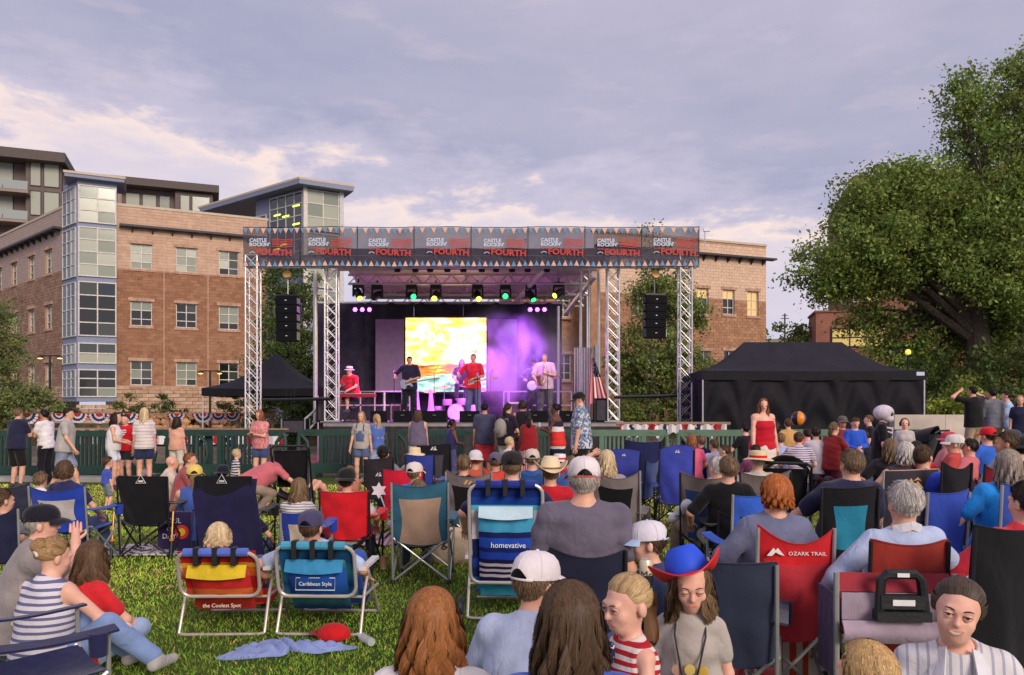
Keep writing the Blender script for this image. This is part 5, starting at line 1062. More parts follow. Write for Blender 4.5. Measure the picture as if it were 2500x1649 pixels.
def make_hair(parent, hc, Rh, k, style, D, col, length=.30, seed=0, wave=.012, part=0., volu=1.0):
    """a close shell under many fine ribbons that fall from the crown (or are drawn back to a knot)"""
    rg = np.random.default_rng(seed); up, fw, rt = Rh[:, 2], Rh[:, 1], Rh[:, 0]
    t0 = (.006 if style == 'short' else .008) * volu; a, b, c = (.078 + t0) * k, (.097 + t0) * k, (.090 + t0) * k; e = hc + up * .026 * k - fw * .009 * k
    short = style == 'short'; tight = style in ('pony', 'bun'); hang = style in ('long', 'bob')
    eg = 1.015 - .075 / (.078 + t0)
    xs = [0, .9, 1.55, 1.9, 2.2, math.pi] if not hang else [0, 1.3, 1.75, 2.1, math.pi]
    ys = [2.55, 2.4, 1.82, 1.34, 1.06, .96] if short else ([2.2, 2.15, 1.95, 1.52, 1.12, .94] if tight else [1.75, 1.75, 1.6, 1.16, .92])
    def pts(ph, u, dep):
        ph = ph[:, None]; q0 = np.abs(ph); te = np.interp(q0, xs, ys); uc = np.minimum(u, 1.); th = te * uc
        q = ph if not hang else ph - np.sign(ph) * .55 * uc ** 2 * np.maximum(0, q0 - 1.15)
        if hang: lk = np.round(q / .21) * .21; q = q + (lk - q) * .55 * np.clip(u - .9, 0, 1)
        edge = np.clip((uc - .72) / .28, 0, 1) * (np.ones_like(q0) if not hang else np.clip((q0 - 1.6) * 4, 0, 1)) * (u <= 1)
        dp = (dep[:, None] * (1 - eg * edge * edge))[..., None]
        P = e + dp * (rt * (a * np.sin(th) * np.sin(q))[..., None] - fw * (b * np.sin(th) * np.cos(q))[..., None] + up * (c * np.cos(th))[..., None])
        h = np.maximum(u - 1, 0) * length
        if hang:
            o = rt * (np.sin(q) * .55)[..., None] - fw * np.cos(q)[..., None]; o[..., 2] = 0
            P = P + o * ((.10 * np.minimum(h, .12) + .05 * np.maximum(0, h - .1)) * (1 if style == 'long' else -.15))[..., None]; P[..., 2] -= h
        return P
    V, Fc, tn = [], [], []
    n1 = 28; us = np.concatenate([np.linspace(0, 1, 10), 1 + (np.arange(5) + 1) / 5 * .9]) if hang else np.linspace(0, 1, 10)
    phs = np.linspace(-math.pi, math.pi, n1 + 1); U = np.tile(us, (n1 + 1, 1))
    if not hang: jit = 1 - .07 * rg.random(n1 + 1); jit[-1] = jit[0]; U = U * jit[:, None]
    if hang: U = np.where(np.abs(phs)[:, None] > 1.75, np.minimum(U, 1), U)
    V.append(pts(phs, U, np.full(n1 + 1, .965)).reshape(-1, 3)); m = len(us); tn.append(.6 + .2 * rg.random((n1 + 1) * m))
    for i in range(n1):
        for j in range(m - 1):
            if j >= 9 and abs((phs[i] + phs[i + 1]) / 2) > 1.75: continue
            Fc.append((i * m + j, (i + 1) * m + j, (i + 1) * m + j + 1, i * m + j + 1))
    Fc = [np.array(Fc)]; cnt = [(n1 + 1) * m]
    near = max(0., min(1., (9 - D) / 6)); ns = int(280 + 8000 * near ** 1.5); rw = (.0006 + .00045 * D) * k
    def ribbons(P, tone, w):
        N, mm, _ = P.shape; d = np.gradient(P, axis=1); sd = np.cross(d, P - e); sd /= np.maximum(np.linalg.norm(sd, axis=2, keepdims=True), 1e-9)
        ww = np.full(mm, w); ww[-1] *= .3; A = P - sd * ww[None, :, None]; B = P + sd * ww[None, :, None]
        V.append(np.stack([A, B], 2).reshape(-1, 3)); tn.append(np.repeat(tone, mm * 2))
        i0 = cnt[0] + (np.arange(N) * mm * 2)[:, None] + 2 * np.arange(mm - 1)[None, :]; Fc.append(np.stack([i0, i0 + 1, i0 + 3, i0 + 2], 2).reshape(-1, 4)); cnt[0] += N * mm * 2
    ph = (rg.random(ns) * 2 - 1) * math.pi; dep = 1.0 + .05 * rg.random(ns) * volu
    tone = .66 + .58 * rg.random(ns) + .16 * np.sin(ph * 9 + seed) * np.sin(ph * 4.3 + 1) + .4 * (rg.random(ns) < .15)
    fr = rg.random((ns, 1)) * 6.3
    if tight:
        kb = hc - fw * .10 * k + up * .03 * k; te = np.interp(np.abs(ph), xs, ys) * (1 - .55 * rg.random(ns) ** 2); sc = np.array([a, b, c])
        d0 = np.stack([np.sin(te) * np.sin(ph), -np.sin(te) * np.cos(ph), np.cos(te)], 1); dk = np.array([0., -1., .12]); tt = np.linspace(0, 1, 7)[None, :, None]
        d = d0[:, None] * (1 - tt) + dk * tt + .25 * np.sin(tt * 3.1) * np.array([0, 0, 1.]) * (d0[:, None, 2:] > .2); d /= np.maximum(np.linalg.norm(d, axis=2, keepdims=True), 1e-6)
        dp = (dep[:, None] * (1 - eg * (1 - np.clip(tt[..., 0] * 3, 0, 1)) ** 2))[..., None]; L = (d * sc) * dp; ribbons(e + L[..., :1] * rt + L[..., 1:2] * fw + L[..., 2:] * up, tone, rw)
        n = int(100 + 1500 * near); an = rg.random((n, 1)) * 6.28; rr = .022 * k * rg.random((n, 1)) ** .5; s_ = np.linspace(0, 1, 9)[None]
        if style == 'pony':
            o = (rt * np.cos(an)[..., None] + up * np.sin(an)[..., None]) * (rr * (1 + np.sin(s_ * 3)))[..., None]
            P = kb + o - fw * (.035 * k * np.sin(np.minimum(1, s_ * 2.2) * 1.57))[..., None] + rt * (wave * np.sin(s_ * 9 + an))[..., None]; P[..., 2] -= length * s_ ** 1.3
        else:
            r2 = .048 * k * (.6 + .5 * rg.random((n, 1, 1))); t1 = rg.normal(size=(n, 1, 3)); t1 /= np.linalg.norm(t1, axis=2, keepdims=True); t2 = np.cross(t1, up + rg.normal(size=(n, 1, 3)) * .3); t2 /= np.linalg.norm(t2, axis=2, keepdims=True); ss = s_[..., None] * 3.6 + an[..., None]; P = kb + up * .03 * k + (t1 * np.cos(ss) + t2 * np.sin(ss)) * r2
        ribbons(P, .75 + .6 * rg.random(n), rw)
    elif short:
        u0 = rg.random(ns) ** .7 * .92; u1 = np.minimum(1.02, u0 + .2 + .2 * rg.random(ns)); U = u0[:, None] + (u1 - u0)[:, None] * np.linspace(0, 1, 4)[None]; P = pts(ph + .15 * rg.normal(size=ns), U, dep); P[:, -1] += (P[:, -1] - e) * .06 * volu + rg.normal(size=(ns, 3)) * .004; P[:, -2] += (P[:, -2] - e) * .02 * volu; ribbons(P, tone * (.8 + .4 * rg.random(ns)), rw)
    else:
        U = np.concatenate([(.02 + .35 * rg.random(ns))[:, None] * (1 - np.linspace(0, 1, 4))[None] + np.linspace(0, 1, 4)[None], 1 + (np.arange(7) + 1)[None] / 7 * (.78 + .3 * rg.random(ns))[:, None]], 1)
        P = pts(ph, U, dep); wv = wave * (.5 + rg.random((ns, 1))) * np.clip((U - .8) * 2, 0, 1.4); lk = np.round(ph / .21)[:, None] * 2.4; P = P + rt * (wv * np.sin(U * 7 + fr * .25 + lk))[..., None] + fw * (wv * .7 * np.cos(U * 6 + fr * .25 + lk))[..., None]; ribbons(P, tone, rw)
    nw = int((150 if not tight else 0) * near)
    if nw: # loose flyaway hairs
        pw = (rg.random(nw) * 2 - 1) * math.pi; b0 = pts(pw, (.15 + .85 * rg.random(nw))[:, None] * np.ones((1, 1)) * (1.4 if hang else 1), np.full(nw, 1.02))[:, 0]; out = b0 - e; out /= np.maximum(np.linalg.norm(out, axis=1, keepdims=True), 1e-6)
        dn = np.array([0, 0, -1.]) * (.9 if not tight else .2) - fw * (.5 if tight else .1); st_ = np.cumsum(rg.normal(size=(nw, 6, 3)) * .0016, 1); ln = (.015 + .03 * rg.random((nw, 1, 1))) * (1 if not short else .35); tt2 = np.linspace(0, 1, 6)[None, :, None]
        ribbons(b0[:, None] + (out[:, None] * .35 * np.sin(tt2 * 2.2) + dn * tt2) * ln + st_ * tt2, .8 + .5 * rg.random(nw), rw * .28)
    return link('hair', raw_mesh('hair', np.concatenate(V), np.concatenate(Fc), hair_mat(col), True, tint=np.clip(np.concatenate(tn), .15, 2)), parent)
def headpt(J, x, y, z): return J['hc'] + J['Rh'] @ (_v(x, y, z) * J['k'])
def hat_mesh(parent, J, kind, c1, c2=None, yaw=0, pitch=0, roll=0, size=1.):
    """caps and hats built around the head frame"""
    k = J['k'] * size; Rh = J['Rh'] @ rotm(yaw, pitch, roll); hc = J['hc']
    def q(x, y, z): return tuple(hc + Rh @ (_v(x, y, z) * k))
    m1 = cloth(c1, 'hat_cloth', .25, .08, 30) if not isinstance(c1, bpy.types.Material) else c1; m2 = m1 if c2 is None else (cloth(c2, 'hat_cloth', .25, .08, 30) if not isinstance(c2, bpy.types.Material) else c2)
    def shell(name, prof, mat, n=24, ex=(.095, .116), tilt=0., squash=None, zoff=0.):
        mb = MB(); vs = []; rows = len(prof)
        for (r, z) in prof:
            for i in range(n):
                a = 2 * math.pi * i / n; sxq = squash(a, z) if squash else 1; vs.append(q(ex[0] * r * math.cos(a) * sxq, ex[1] * r * math.sin(a) - .006, z + zoff + tilt * r * math.sin(a)))
        fs = [(j * n + i, j * n + (i + 1) % n, (j + 1) * n + (i + 1) % n, (j + 1) * n + i) for j in range(rows - 1) for i in range(n)] + [tuple(range(n - 1, -1, -1)), tuple((rows - 1) * n + i for i in range(n))]
        return mb.add(vs, fs).build(name, mat, parent, angle=1.1)
    if kind in ('cap', 'trucker', 'capback'):
        dome = [(1.02, .030), (1.03, .045), (1.0, .075), (.90, .105), (.70, .128), (.40, .141), (.08, .145)]
        h = shell('cap', dome, m1)
        mb = MB(); fr = -1 if kind == 'capback' else 1
        def br(u, v):
            a = (u - .5) * 2.3; rr = 1.0 + .62 * v * math.cos(a * .62); return q(.090 * rr * math.sin(a), fr * (.110 * (1.0 + .68 * v * max(.1, math.cos(a))) * math.cos(a)) - .006, .040 - .022 * v * v - .016 * abs(math.sin(a)) * v)
        mb.sheet(br, 14, 5, .004); mb.build('brim', m2, h)
        seam = MB()
        for i in range(6):
            a = math.pi / 6 + i * math.pi / 3; seam.tube([q(.0965 * r * math.cos(a), .1175 * r * math.sin(a) - .006, z) for r, z in dome[1:-1]], .0016, 4)
        seam.build('seam', m1, h); MB().lathe([(.008, 0), (.007, .006), (.001, .008)], 8, q(0, -.006, .144)).build('button', m2, h)
        s_ = -fr; mbs = MB(); arc = [q(.060 * math.cos(a) * 1.0, s_ * .1165 - .006 * s_, .036 + .040 * math.sin(a)) for a in np.linspace(0, math.pi, 9)]
        mbs.sheet(lambda u, v: q((2 * u - 1) * .044, s_ * ((1.03 - max(0, .036 + .034 * v * math.sin(math.pi * u) - .05) * 1.3) * .116 * math.sqrt(1 - ((2 * u - 1) * .044 / .098) ** 2) + .0035) - .006, .036 + .038 * v * math.sin(math.pi * (.04 + .92 * u))), 10, 5, .002); mbs.build('rear_opening', hair_mat((.10, .065, .04, 1)), h)
        mbt = MB(); mbt.tube([q(.097 * math.sin(a), s_ * .119 * math.cos(a) - .006, .030) for a in np.linspace(-.7, .7, 9)], .006 * k, 6); mbt.build('strap', m2, h); return h
    if kind == 'cowboy':
        crown = [(1.04, .040), (1.03, .07), (.98, .11), (.90, .145), (.76, .165), (.45, .158), (.1, .140)]
        h = shell('cowboy_hat', crown, m1, squash=lambda a, z: 1 - .10 * (z > .12))
        def bf(u, v):
            a = u * 2 * math.pi; rr = 1.02 + .95 * v; cu = .085 * v * v * math.cos(a) ** 2 - .022 * v * math.sin(a) ** 2; return q(.095 * rr * math.cos(a) * (1 - .12 * v), .116 * rr * math.sin(a) - .006, .040 + cu)
        MB().sheet(bf, 40, 6, .005).build('brim', m2, h); shell('hat_band', [(1.06, .044), (1.06, .062)], cloth(C(120, 96, 66)) if c2 is None else m1); return h
    if kind in ('straw', 'fedora', 'boater'):
        hh = .11 if kind == 'boater' else .125
        crown = [(1.04, .035), (1.04, .06), (.98, hh), (.92, hh + .012), (.5, hh + .016), (.08, hh + (.006 if kind == 'fedora' else .016))]
        h = shell('brimmed_hat', crown, m1)
        def bf(u, v):
            a = u * 2 * math.pi; rr = 1.02 + (.75 if kind != 'fedora' else .5) * v; return q(.095 * rr * math.cos(a), .116 * rr * math.sin(a) - .006, .038 - .02 * v * v + .01 * v * math.sin(a * 2))
        MB().sheet(bf, 40, 4, .005).build('brim', m1, h); shell('hat_band', [(1.065, .04), (1.06, .07)], m2); return h
def fingers(mb, wrist, d, palmn, s, curl=.5):
    side = nrm(np.cross(d, palmn)); pl = .085 * s
    for i, (o, L) in enumerate(((-.030, .065), (-.010, .078), (.011, .073), (.030, .058))):
        b = wrist + d * pl + side * o * s; p1 = b + nrm(d + palmn * curl * .6) * L * .45 * s; p2 = p1 + nrm(d + palmn * curl * 1.6) * L * .3 * s; p3 = p2 + nrm(d * .8 + palmn * curl * 2.6) * L * .25 * s
        mb.tube([b - d * .02 * s, b, p1, p2, p3], [.009 * s, .0095 * s, .0088 * s, .008 * s, .005 * s], 6)
    b = wrist + d * .03 * s - side * .034 * s; p1 = b + nrm(d * .6 - side * .7 + palmn * .3) * .035 * s; p2 = p1 + nrm(d + palmn * .4 - side * .1) * .03 * s; mb.tube([wrist + d * .02 * s - side * .015 * s, b, p1, p2], [.011 * s, .012 * s, .010 * s, .006 * s], 6)
SKIN = {'fair': C(222, 170, 144), 'pink': C(232, 180, 158), 'tan': C(200, 142, 112), 'brown': C(112, 70, 52), 'dark': C(84, 52, 40)}
def skin_mat(tone):
    c = SKIN[tone]; key = ('skin', tone)
    if key in MC: return MC[key]
    m, g, b = newmat('skin'); tc = g.n('ShaderNodeTexCoord').outputs['Object']; f = g.noise(tc, 12, 5, .6)
    g.put(b.inputs['Base Color'], g.ramp(f, [(.3, (c[0] * .88, c[1] * .80, c[2] * .78, 1)), (.7, (min(.9, c[0] * 1.06), c[1] * 1.06, c[2] * 1.05, 1))])); b.inputs['Roughness'].default_value = .48; b.inputs['Specular IOR Level'].default_value = .35
    bn = g.n('ShaderNodeBump'); bn.inputs['Strength'].default_value = .35; bn.inputs['Distance'].default_value = .004; g.put(bn.inputs['Height'], g.noise(tc, 130, 3, .6)); g.put(b.inputs['Normal'], bn.outputs[0]); MC[key] = m; return m
SEED = [100]
def person(label, loc, yaw, h=1.72, pose='stand', skin='fair', top=None, topk='tee', bot=None, botk='pants', hair=('short', (.05, .03, .02, 1), .3), hat=None, head=(0, 0, 0), fem=False, bulk=1., shoes=(.05, .05, .06, 1), group='people watching the concert', cat='person', D=None, face=False, lookat=None, extra=None, curl=.5, vox=None, coll=None, hw=.012):
    SEED[0] += 1; seed = SEED[0]
    ps = dict(POSE[pose] if isinstance(pose, str) else pose); s = h / 1.75; D = D if D is not None else loc[1]
    t = thing('person', label, cat, loc, yaw, group)
    vox = vox or max(.0085, min(.024, D * .00125)); hh = min(.230, .153 + .046 * h); k = hh / .228
    A = lambda p: np.asarray(p, float) * s
    pel = A(ps['pelvis']); Rt = rotm(0, ps['lean'], ps['side']); up = Rt[:, 2]; fw = Rt[:, 1]; Lt = (h - 1.1 * hh) - .52 * h
    tw = rotm(ps['twist']); rt = Rt @ tw @ _v(1, 0, 0); fws = Rt @ tw @ _v(0, 1, 0)
    neck = pel + up * Lt; shw = (.090 if fem else .102) * h * (1 + .5 * (bulk - 1)); shL = neck - up * .038 * h - rt * shw; shR = neck - up * .038 * h + rt * shw
    Rh = rotm(*head) if len(head) == 3 else np.array(head); hc = neck + nrm(up + _v(0, 0, .9)) * hh * .66 + Rh[:, 1] * .02 * k
    la, lf = .168 * h, .150 * h; ltg, lsh = .245 * h, .235 * h
    J = dict(hc=hc, Rh=Rh, k=k, neck=neck, pel=pel, up=up, fw=fw, root=t, s=s)
    Tb = np.stack([rt, fws, up], 1); arms = []
    for i, sh in enumerate((shL, shR)):
        tg = sh + (Tb @ A(ps['hands'][i])) if ps.get('bodyhands') else sh + A(ps['hands'][i]); el, wr = ik(sh, tg, la, lf, np.asarray(ps['elbow'][i], float)); arms.append((sh, el, wr))
    legs = []
    for i, sg in enumerate((-1, 1)):
        hp = pel + Rt[:, 0] * sg * .055 * h - up * .02; kn, an = ik(hp, A(ps['feet'][i]), ltg, lsh, np.asarray(ps['knee'][i], float)); legs.append((hp, kn, an))
    J['arms'] = arms; J['legs'] = legs
    b = bulk; B = Vol(); kk = .05 * s; bs_ = 1.0 if not fem else .93
    def torso(V, inf, drape=False):
        V.ell(pel + up * .03 * s, _v(.160 + .012 * fem, .115, .125) * s * b + inf, Rt, kk); V.ell(pel + up * Lt * .38, _v(.140 * bs_, .108, .17) * s * b + inf, Rt, kk); V.ell(pel + up * Lt * .72, _v(.160 * bs_, .112, .165) * s * b + inf, Tb, kk)
        V.cone(shL + rt * .02, shR - rt * .02, .058 * s * (b * .75 + .25) + inf * .7, None, .06 * s); V.cone(neck - up * .05 * h, neck + up * .0 * s, .085 * s + inf * .2, .055 * s + inf * .2, .06 * s)
        if fem and h > 1.5:
            for q in (-1, 1): V.ell(pel + up * Lt * .68 + fw * .085 * s + rt * q * .068 * s, _v(.066, .058, .066) * s * b + inf, None, .04 * s)
        if b > 1.12: V.ell(pel + up * Lt * .32 + fw * .05 * s, _v(.14, .12, .15) * s * b + inf, Rt, kk)
    torso(B, 0.); nk = .046 if fem or h < 1.5 else .056; B.cone(neck - up * .03 * s, hc - Rh[:, 2] * .05 * k - Rh[:, 1] * .012 * k, nk * s * 1.05, nk * .92 * k, .03 * k)
    R3 = Rh; H = lambda x, y, z: hc + R3 @ (_v(x, y, z) * k)
    B.ell(H(0, -.012, .030), _v(.076, .095, .084) * k, R3, .03 * k); B.ell(H(0, .020, -.030), _v(.058, .072, .080) * k, R3, .03 * k); B.ell(H(0, .042, -.080), _v(.034, .040, .030) * k, R3, .035 * k)
    B.cone(H(0, .086, .010), H(0, .107, -.027), .008 * k, .0118 * k, .018 * k)
    for q in (-1, 1):
        if not (hair and (hair[0] in ('long', 'bob') or (len(hair) > 3 and hair[3] > 1.5))): B.ell(H(q * .081, -.012, -.010), _v(.013, .021, .034) * k, R3, .010 * k)
        if D < 9: B.ell(H(q * .031, .097, .004), _v(.018, .016, .012) * k, R3, .022 * k, True); B.ell(H(q * .036, .064, -.030), _v(.020, .018, .020) * k, R3, .03 * k)
    if D < 9: B.cone(H(-.036, .083, .020), H(.036, .083, .020), .012 * k, None, .02 * k); B.cone(H(-.016, .078, -.058), H(.016, .078, -.058), .011 * k, None, .02 * k)
    for (sh, el, wr) in arms:
        B.cone(sh, el, .050 * s * b ** .5 * bs_, .040 * s * bs_, .03 * s); B.cone(el, wr, .041 * s * bs_, .027 * s, .02 * s); d = nrm(wr - el)
        B.cone(wr, wr + d * .075 * s, .028 * s, .026 * s, .02 * s, (nrm(np.cross(d, _v(0, 0, 1) if abs(d[2]) < .9 else rt)), 1.0))
    foots = []
    for i, (hp, kn, an) in enumerate(legs):
        B.cone(hp, kn, .085 * s * b ** .6, .056 * s, .05 * s); B.cone(kn, an, .057 * s, .037 * s, .03 * s); B.ell(kn * .65 + an * .35 - nrm(np.cross(rt, an - kn)) * -.015 * s, _v(.05, .05, .09) * s, None, .04 * s)
        sd = an - kn; ff = _v(fw[0], fw[1], 0); ff = nrm(ff) if abs(sd[2]) > .35 * np.linalg.norm(sd) else nrm(_v(0, 0, 1) + ff * .5)
        if sd[1] < -.25 * s and abs(sd[2]) < .5 * np.linalg.norm(sd): ff = nrm(sd)
        foots.append((an, ff)); B.cone(an - ff * .03 * s - _v(0, 0, .03) * s, an + ff * .15 * s - _v(0, 0, .045) * s * (ff[2] < .5), .036 * s, .028 * s, .03 * s)
    V, Fq = B.mesh(vox)
    if face:
        Vh = (V - hc) @ Rh / k
        def surf(x, z, r=.009):
            q = Vh[(np.abs(Vh[:, 0] - x) < r) & (np.abs(Vh[:, 2] - z) < r) & (Vh[:, 1] > 0)]; return float(q[:, 1].max()) if len(q) else .09
        J['surf'] = surf
    fm = MB()
    for i, (sh, el, wr) in enumerate(arms):
        d = nrm(wr - el); pn = np.cross(d, _v(1, 0, 0) if i else _v(-1, 0, 0)); pn = rt * (-1 if i else 1) if np.linalg.norm(pn) < .3 or abs(d[2]) > .8 else nrm(pn) * (1 if nrm(pn)[2] < 0 else -1); fingers(fm, wr, d, pn, s, curl)
    fv = np.array(fm.v); qf = np.array([f if len(f) == 4 else None for f in fm.f if len(f) == 4]); bodyV = np.concatenate([V, fv]); bodyF = np.concatenate([Fq, qf + len(V)])
    link('body', raw_mesh('body', bodyV, bodyF, skin_mat(skin)), t)
    mt = lambda m, nm: m if isinstance(m, bpy.types.Material) else cloth(m, nm)
    # ---- clothing
    if bot is not None:
        Q = Vol(); inf = .016 * s
        waist = pel + up * .12 * s
        Q.ell(pel + up * .02 * s, _v(.160 + .012 * fem, .115, .12) * s * b + inf, Rt, kk)
        if botk in ('pants', 'shorts', 'shortshorts', 'capri'):
            fr = dict(pants=1.9, capri=1.55, shorts=.80, shortshorts=.42)[botk]
            for (hp, kn, an) in legs:
                e = hp + (kn - hp) * min(1, fr); rr = .085 * s * b ** .6 + inf
                Q.cone(hp, e, rr, (.062 if fr > 1 else (.080 if botk == 'shorts' else .088)) * s * (b ** .6 if fr < 1 else 1) + inf * (.8 if fr > 1 else 1), .04 * s)
                if fr > 1: e2 = kn + (an - kn) * (fr - 1); Q.cone(kn, e2, .062 * s + inf * .6, .044 * s + inf, .03 * s)
            vo_ = vol_obj
        else: # skirt
            Q.ell(pel, _v(.18, .135, .12) * s * b + inf, Rt, kk); L = dict(skirt=.36, longskirt=.78, mini=.26)[botk] * s; dn = _v(0, 0, -1) if ps['pelvis'][2] > .6 else nrm(legs[0][1] + legs[1][1] - 2 * pel); Q.cone(waist - up * .02, pel + dn * L, .150 * s * b + inf, .235 * s * b, .05 * s, (fw, .85)); Q.cut(dn, pel + dn * L)
        Q.ell(pel + up * .40 * s - fw * .03 * s, _v(.30, .24, .28) * s * max(1, b * .95), Rt, .01, True)
        vol_obj('trousers' if botk in ('pants', 'capri') else ('skirt' if 'skirt' in botk or botk == 'mini' else 'shorts'), Q, vox, mt(bot, 'trouser_cloth'), t, .007 * s, seed + 7)
    if top is not None:
        Q = Vol(); inf = .013 * s; torso(Q, inf); hem = pel - up * (.06 * s if topk not in ('tank', 'crop', 'strapless') else .02 * s)
        if topk == 'crop': hem = pel + up * .10 * s
        Q.cone(pel + up * Lt * .6, hem - up * .05 * s, (.128 * b) * s + inf, (.150 * b) * s + inf, .06 * s, (rt, 1.22))
        slv = dict(tee=.62, loose=.80, long=2.0, tank=0., crop=.5, strapless=0., polo=.6)[topk]
        for (sh, el, wr) in arms:
            if slv > 0:
                e = sh + (el - sh) * min(slv, 1); Q.cone(sh, e, .050 * s * b ** .5 * bs_ + inf * .8, (.050 if slv < 1 else .044) * s * b ** .4 * bs_ + inf * .9, .03 * s)
                if slv > 1: Q.cone(el, el + (wr - el) * .97, .047 * s + inf * .5, .036 * s + inf * .5, .02 * s)
        Q.cut(-up, hem); Q.ell(neck + fw * .02 * s + up * .035 * s, _v(.072, .075, .05) * s, Rt, .012 * s, True)
        if topk in ('tank', 'strapless'):
            for q in (-1, 1): Q.ell((shR if q > 0 else shL) + rt * q * .035 * s - up * .01 * s, _v(.055, .14, .10) * s, Tb, .012 * s, True)
        if topk == 'strapless': Q.cut(up, neck - up * .115 * s)
        vol_obj('shirt', Q, vox, mt(top, 'shirt_cloth'), t, (.0075 if D < 6 else .0065) * s, seed, 24)
    if shoes is not None:
        for (an, ff) in foots:
            Q = Vol(); Q.cone(an - ff * .045 * s - _v(0, 0, .03) * s, an + ff * .17 * s - _v(0, 0, .044) * s * (ff[2] < .5), .042 * s, .034 * s, .03 * s); Q.cone(an, an - ff * .02 * s, .046 * s, None, .03)
            vol_obj('shoe', Q, max(vox, .012), mt(shoes, 'shoe_leather'), t)
    if hair: make_hair(t, hc, Rh, k, hair[0], D, hair[1], hair[2] if len(hair) > 2 else .3, seed, hw, volu=hair[3] if len(hair) > 3 else 1.)
    if hat: J['hat'] = hat_mesh(t, J, *hat)
    if face: do_face(t, J, skin, face)
    elif 9 <= D <= 20 and math.cos(R(yaw + head[0])) < -.3:
        sc_ = SKIN[skin]
        for q in (-1, 1): MB().lathe([(.001, .010), (.013, .004), (.013, -.004), (.001, -.010)], 8, tuple(H(q * .031, .084, .003))).build('eye', M('eye_far', tuple(c * .22 for c in sc_[:3]) + (1,), .6), t)
        MB().tube([tuple(H(-.022, .080, -.056)), tuple(H(0, .088, -.060)), tuple(H(.022, .080, -.056))], .006, 6).build('lip', M('lips', (sc_[0] * .8, sc_[1] * .42, sc_[2] * .42, 1), .5), t)
    M4 = Matrix.Translation(loc) @ Matrix.Rotation(R(yaw), 4, 'Z'); J['W'] = lambda p: M4 @ Vector(p); J['M4'] = M4
    return J
def do_face(t, J, skin, f):
    k = J['k']; Rh = J['Rh']; hc = J['hc']; sf = J['surf']; c = SKIN[skin]
    H = lambda x, z, o=0.: tuple(hc + Rh @ (_v(x, sf(x, z) + o, z) * k)); H3 = lambda x, y, z: tuple(hc + Rh @ (_v(x, y, z) * k)); down = f.get('down', 0); ye = sf(.031, .002) - .0065
    for q in (-1, 1):
        e = link('eye', MB().lathe([(.0115 * k * math.sin(a), .0115 * k * math.cos(a)) for a in np.linspace(.05, 3.09, 9)], 14, H3(q * .031, ye, .002)).mesh('eye', M('eye_white', (.55, .50, .47, 1), .25)), t)
        if not down:
            g = nrm(Rh @ _v(f.get('gx', 0), 1, f.get('gz', 0))); mb = MB(); mb.lathe([(.001, .0121 * k), (.0056 * k, .0114 * k), (.006 * k, .0095 * k)], 12, H3(q * .031, ye, .002), Vector(g).to_track_quat('Z', 'Y').to_matrix()); mb.build('iris', M('iris_dark', (.03, .018, .012, 1), .15), e)
        lid = MB(); n = 9; op = -.002 if down else (.0060 if not f.get('smile') else .0038)
        yl = lambda a: ye + .0125 - .009 * math.cos(a) ** 2
        lid.sheet(lambda u, v: H3(q * .031 + .0165 * math.cos(math.pi * u), yl(math.pi * u) - .004 * v * v, .003 + op * math.sin(math.pi * u) + (.012 - op) * v * math.sin(math.pi * u)), 10, 4, .002 * k); lid.sheet(lambda u, v: H3(q * .031 + .016 * math.cos(math.pi * u), yl(math.pi * u) - .003 * v, .001 - (.0055 if not f.get('smile') else .004) * math.sin(math.pi * u) - .008 * v * math.sin(math.pi * u)), 10, 3, .002 * k); lid.build('eyelid', skin_mat(skin), t)
        MB().tube([H3(q * .031 + .0168 * math.cos(a), yl(a) + .0012, .003 + op * math.sin(a)) for a in np.linspace(.1, math.pi - .1, n)], .0013 * k, 5).build('eyelash', M('lash', (.015, .01, .008, 1), .6), t)
        br = MB(); br.tube([H(q * (.014 + .034 * u), .020 + .007 * math.sin(u * 2.4), -.0005) for u in np.linspace(0, 1, 6)], [.0020 * k, .0028 * k, .0028 * k, .0024 * k, .0018 * k, .0008 * k], 6); br.build('eyebrow', M('brow_hair', f.get('brow', (.05, .03, .02, 1)), .7), t)
    lipc = M('lips', (c[0] * .80, c[1] * .46, c[2] * .46, 1), .4); sm = f.get('smile', 0); w = .020 + .008 * sm; Z = -.058; cz = lambda u: .010 * sm * (2 * u - 1) ** 2
    if sm: MB().sheet(lambda u, v: H(-w * .88 + 1.76 * w * u, Z + cz(u) + .002 - .009 * v * math.sin(math.pi * (.1 + .8 * u)), .0006), 10, 2, .0015).build('teeth', M('teeth', (.66, .62, .56, 1), .25), t)
    for off in ((.0035, -.0045) if not sm else (.0045, -.0095)):
        MB().tube([H(-w + 2 * w * u, Z + cz(u) + off * math.sin(math.pi * u), -.0008) for u in np.linspace(0, 1, 11)], [.0012 * k] + [.0030 * k] * 9 + [.0012 * k], 6).build('lip', lipc, t)
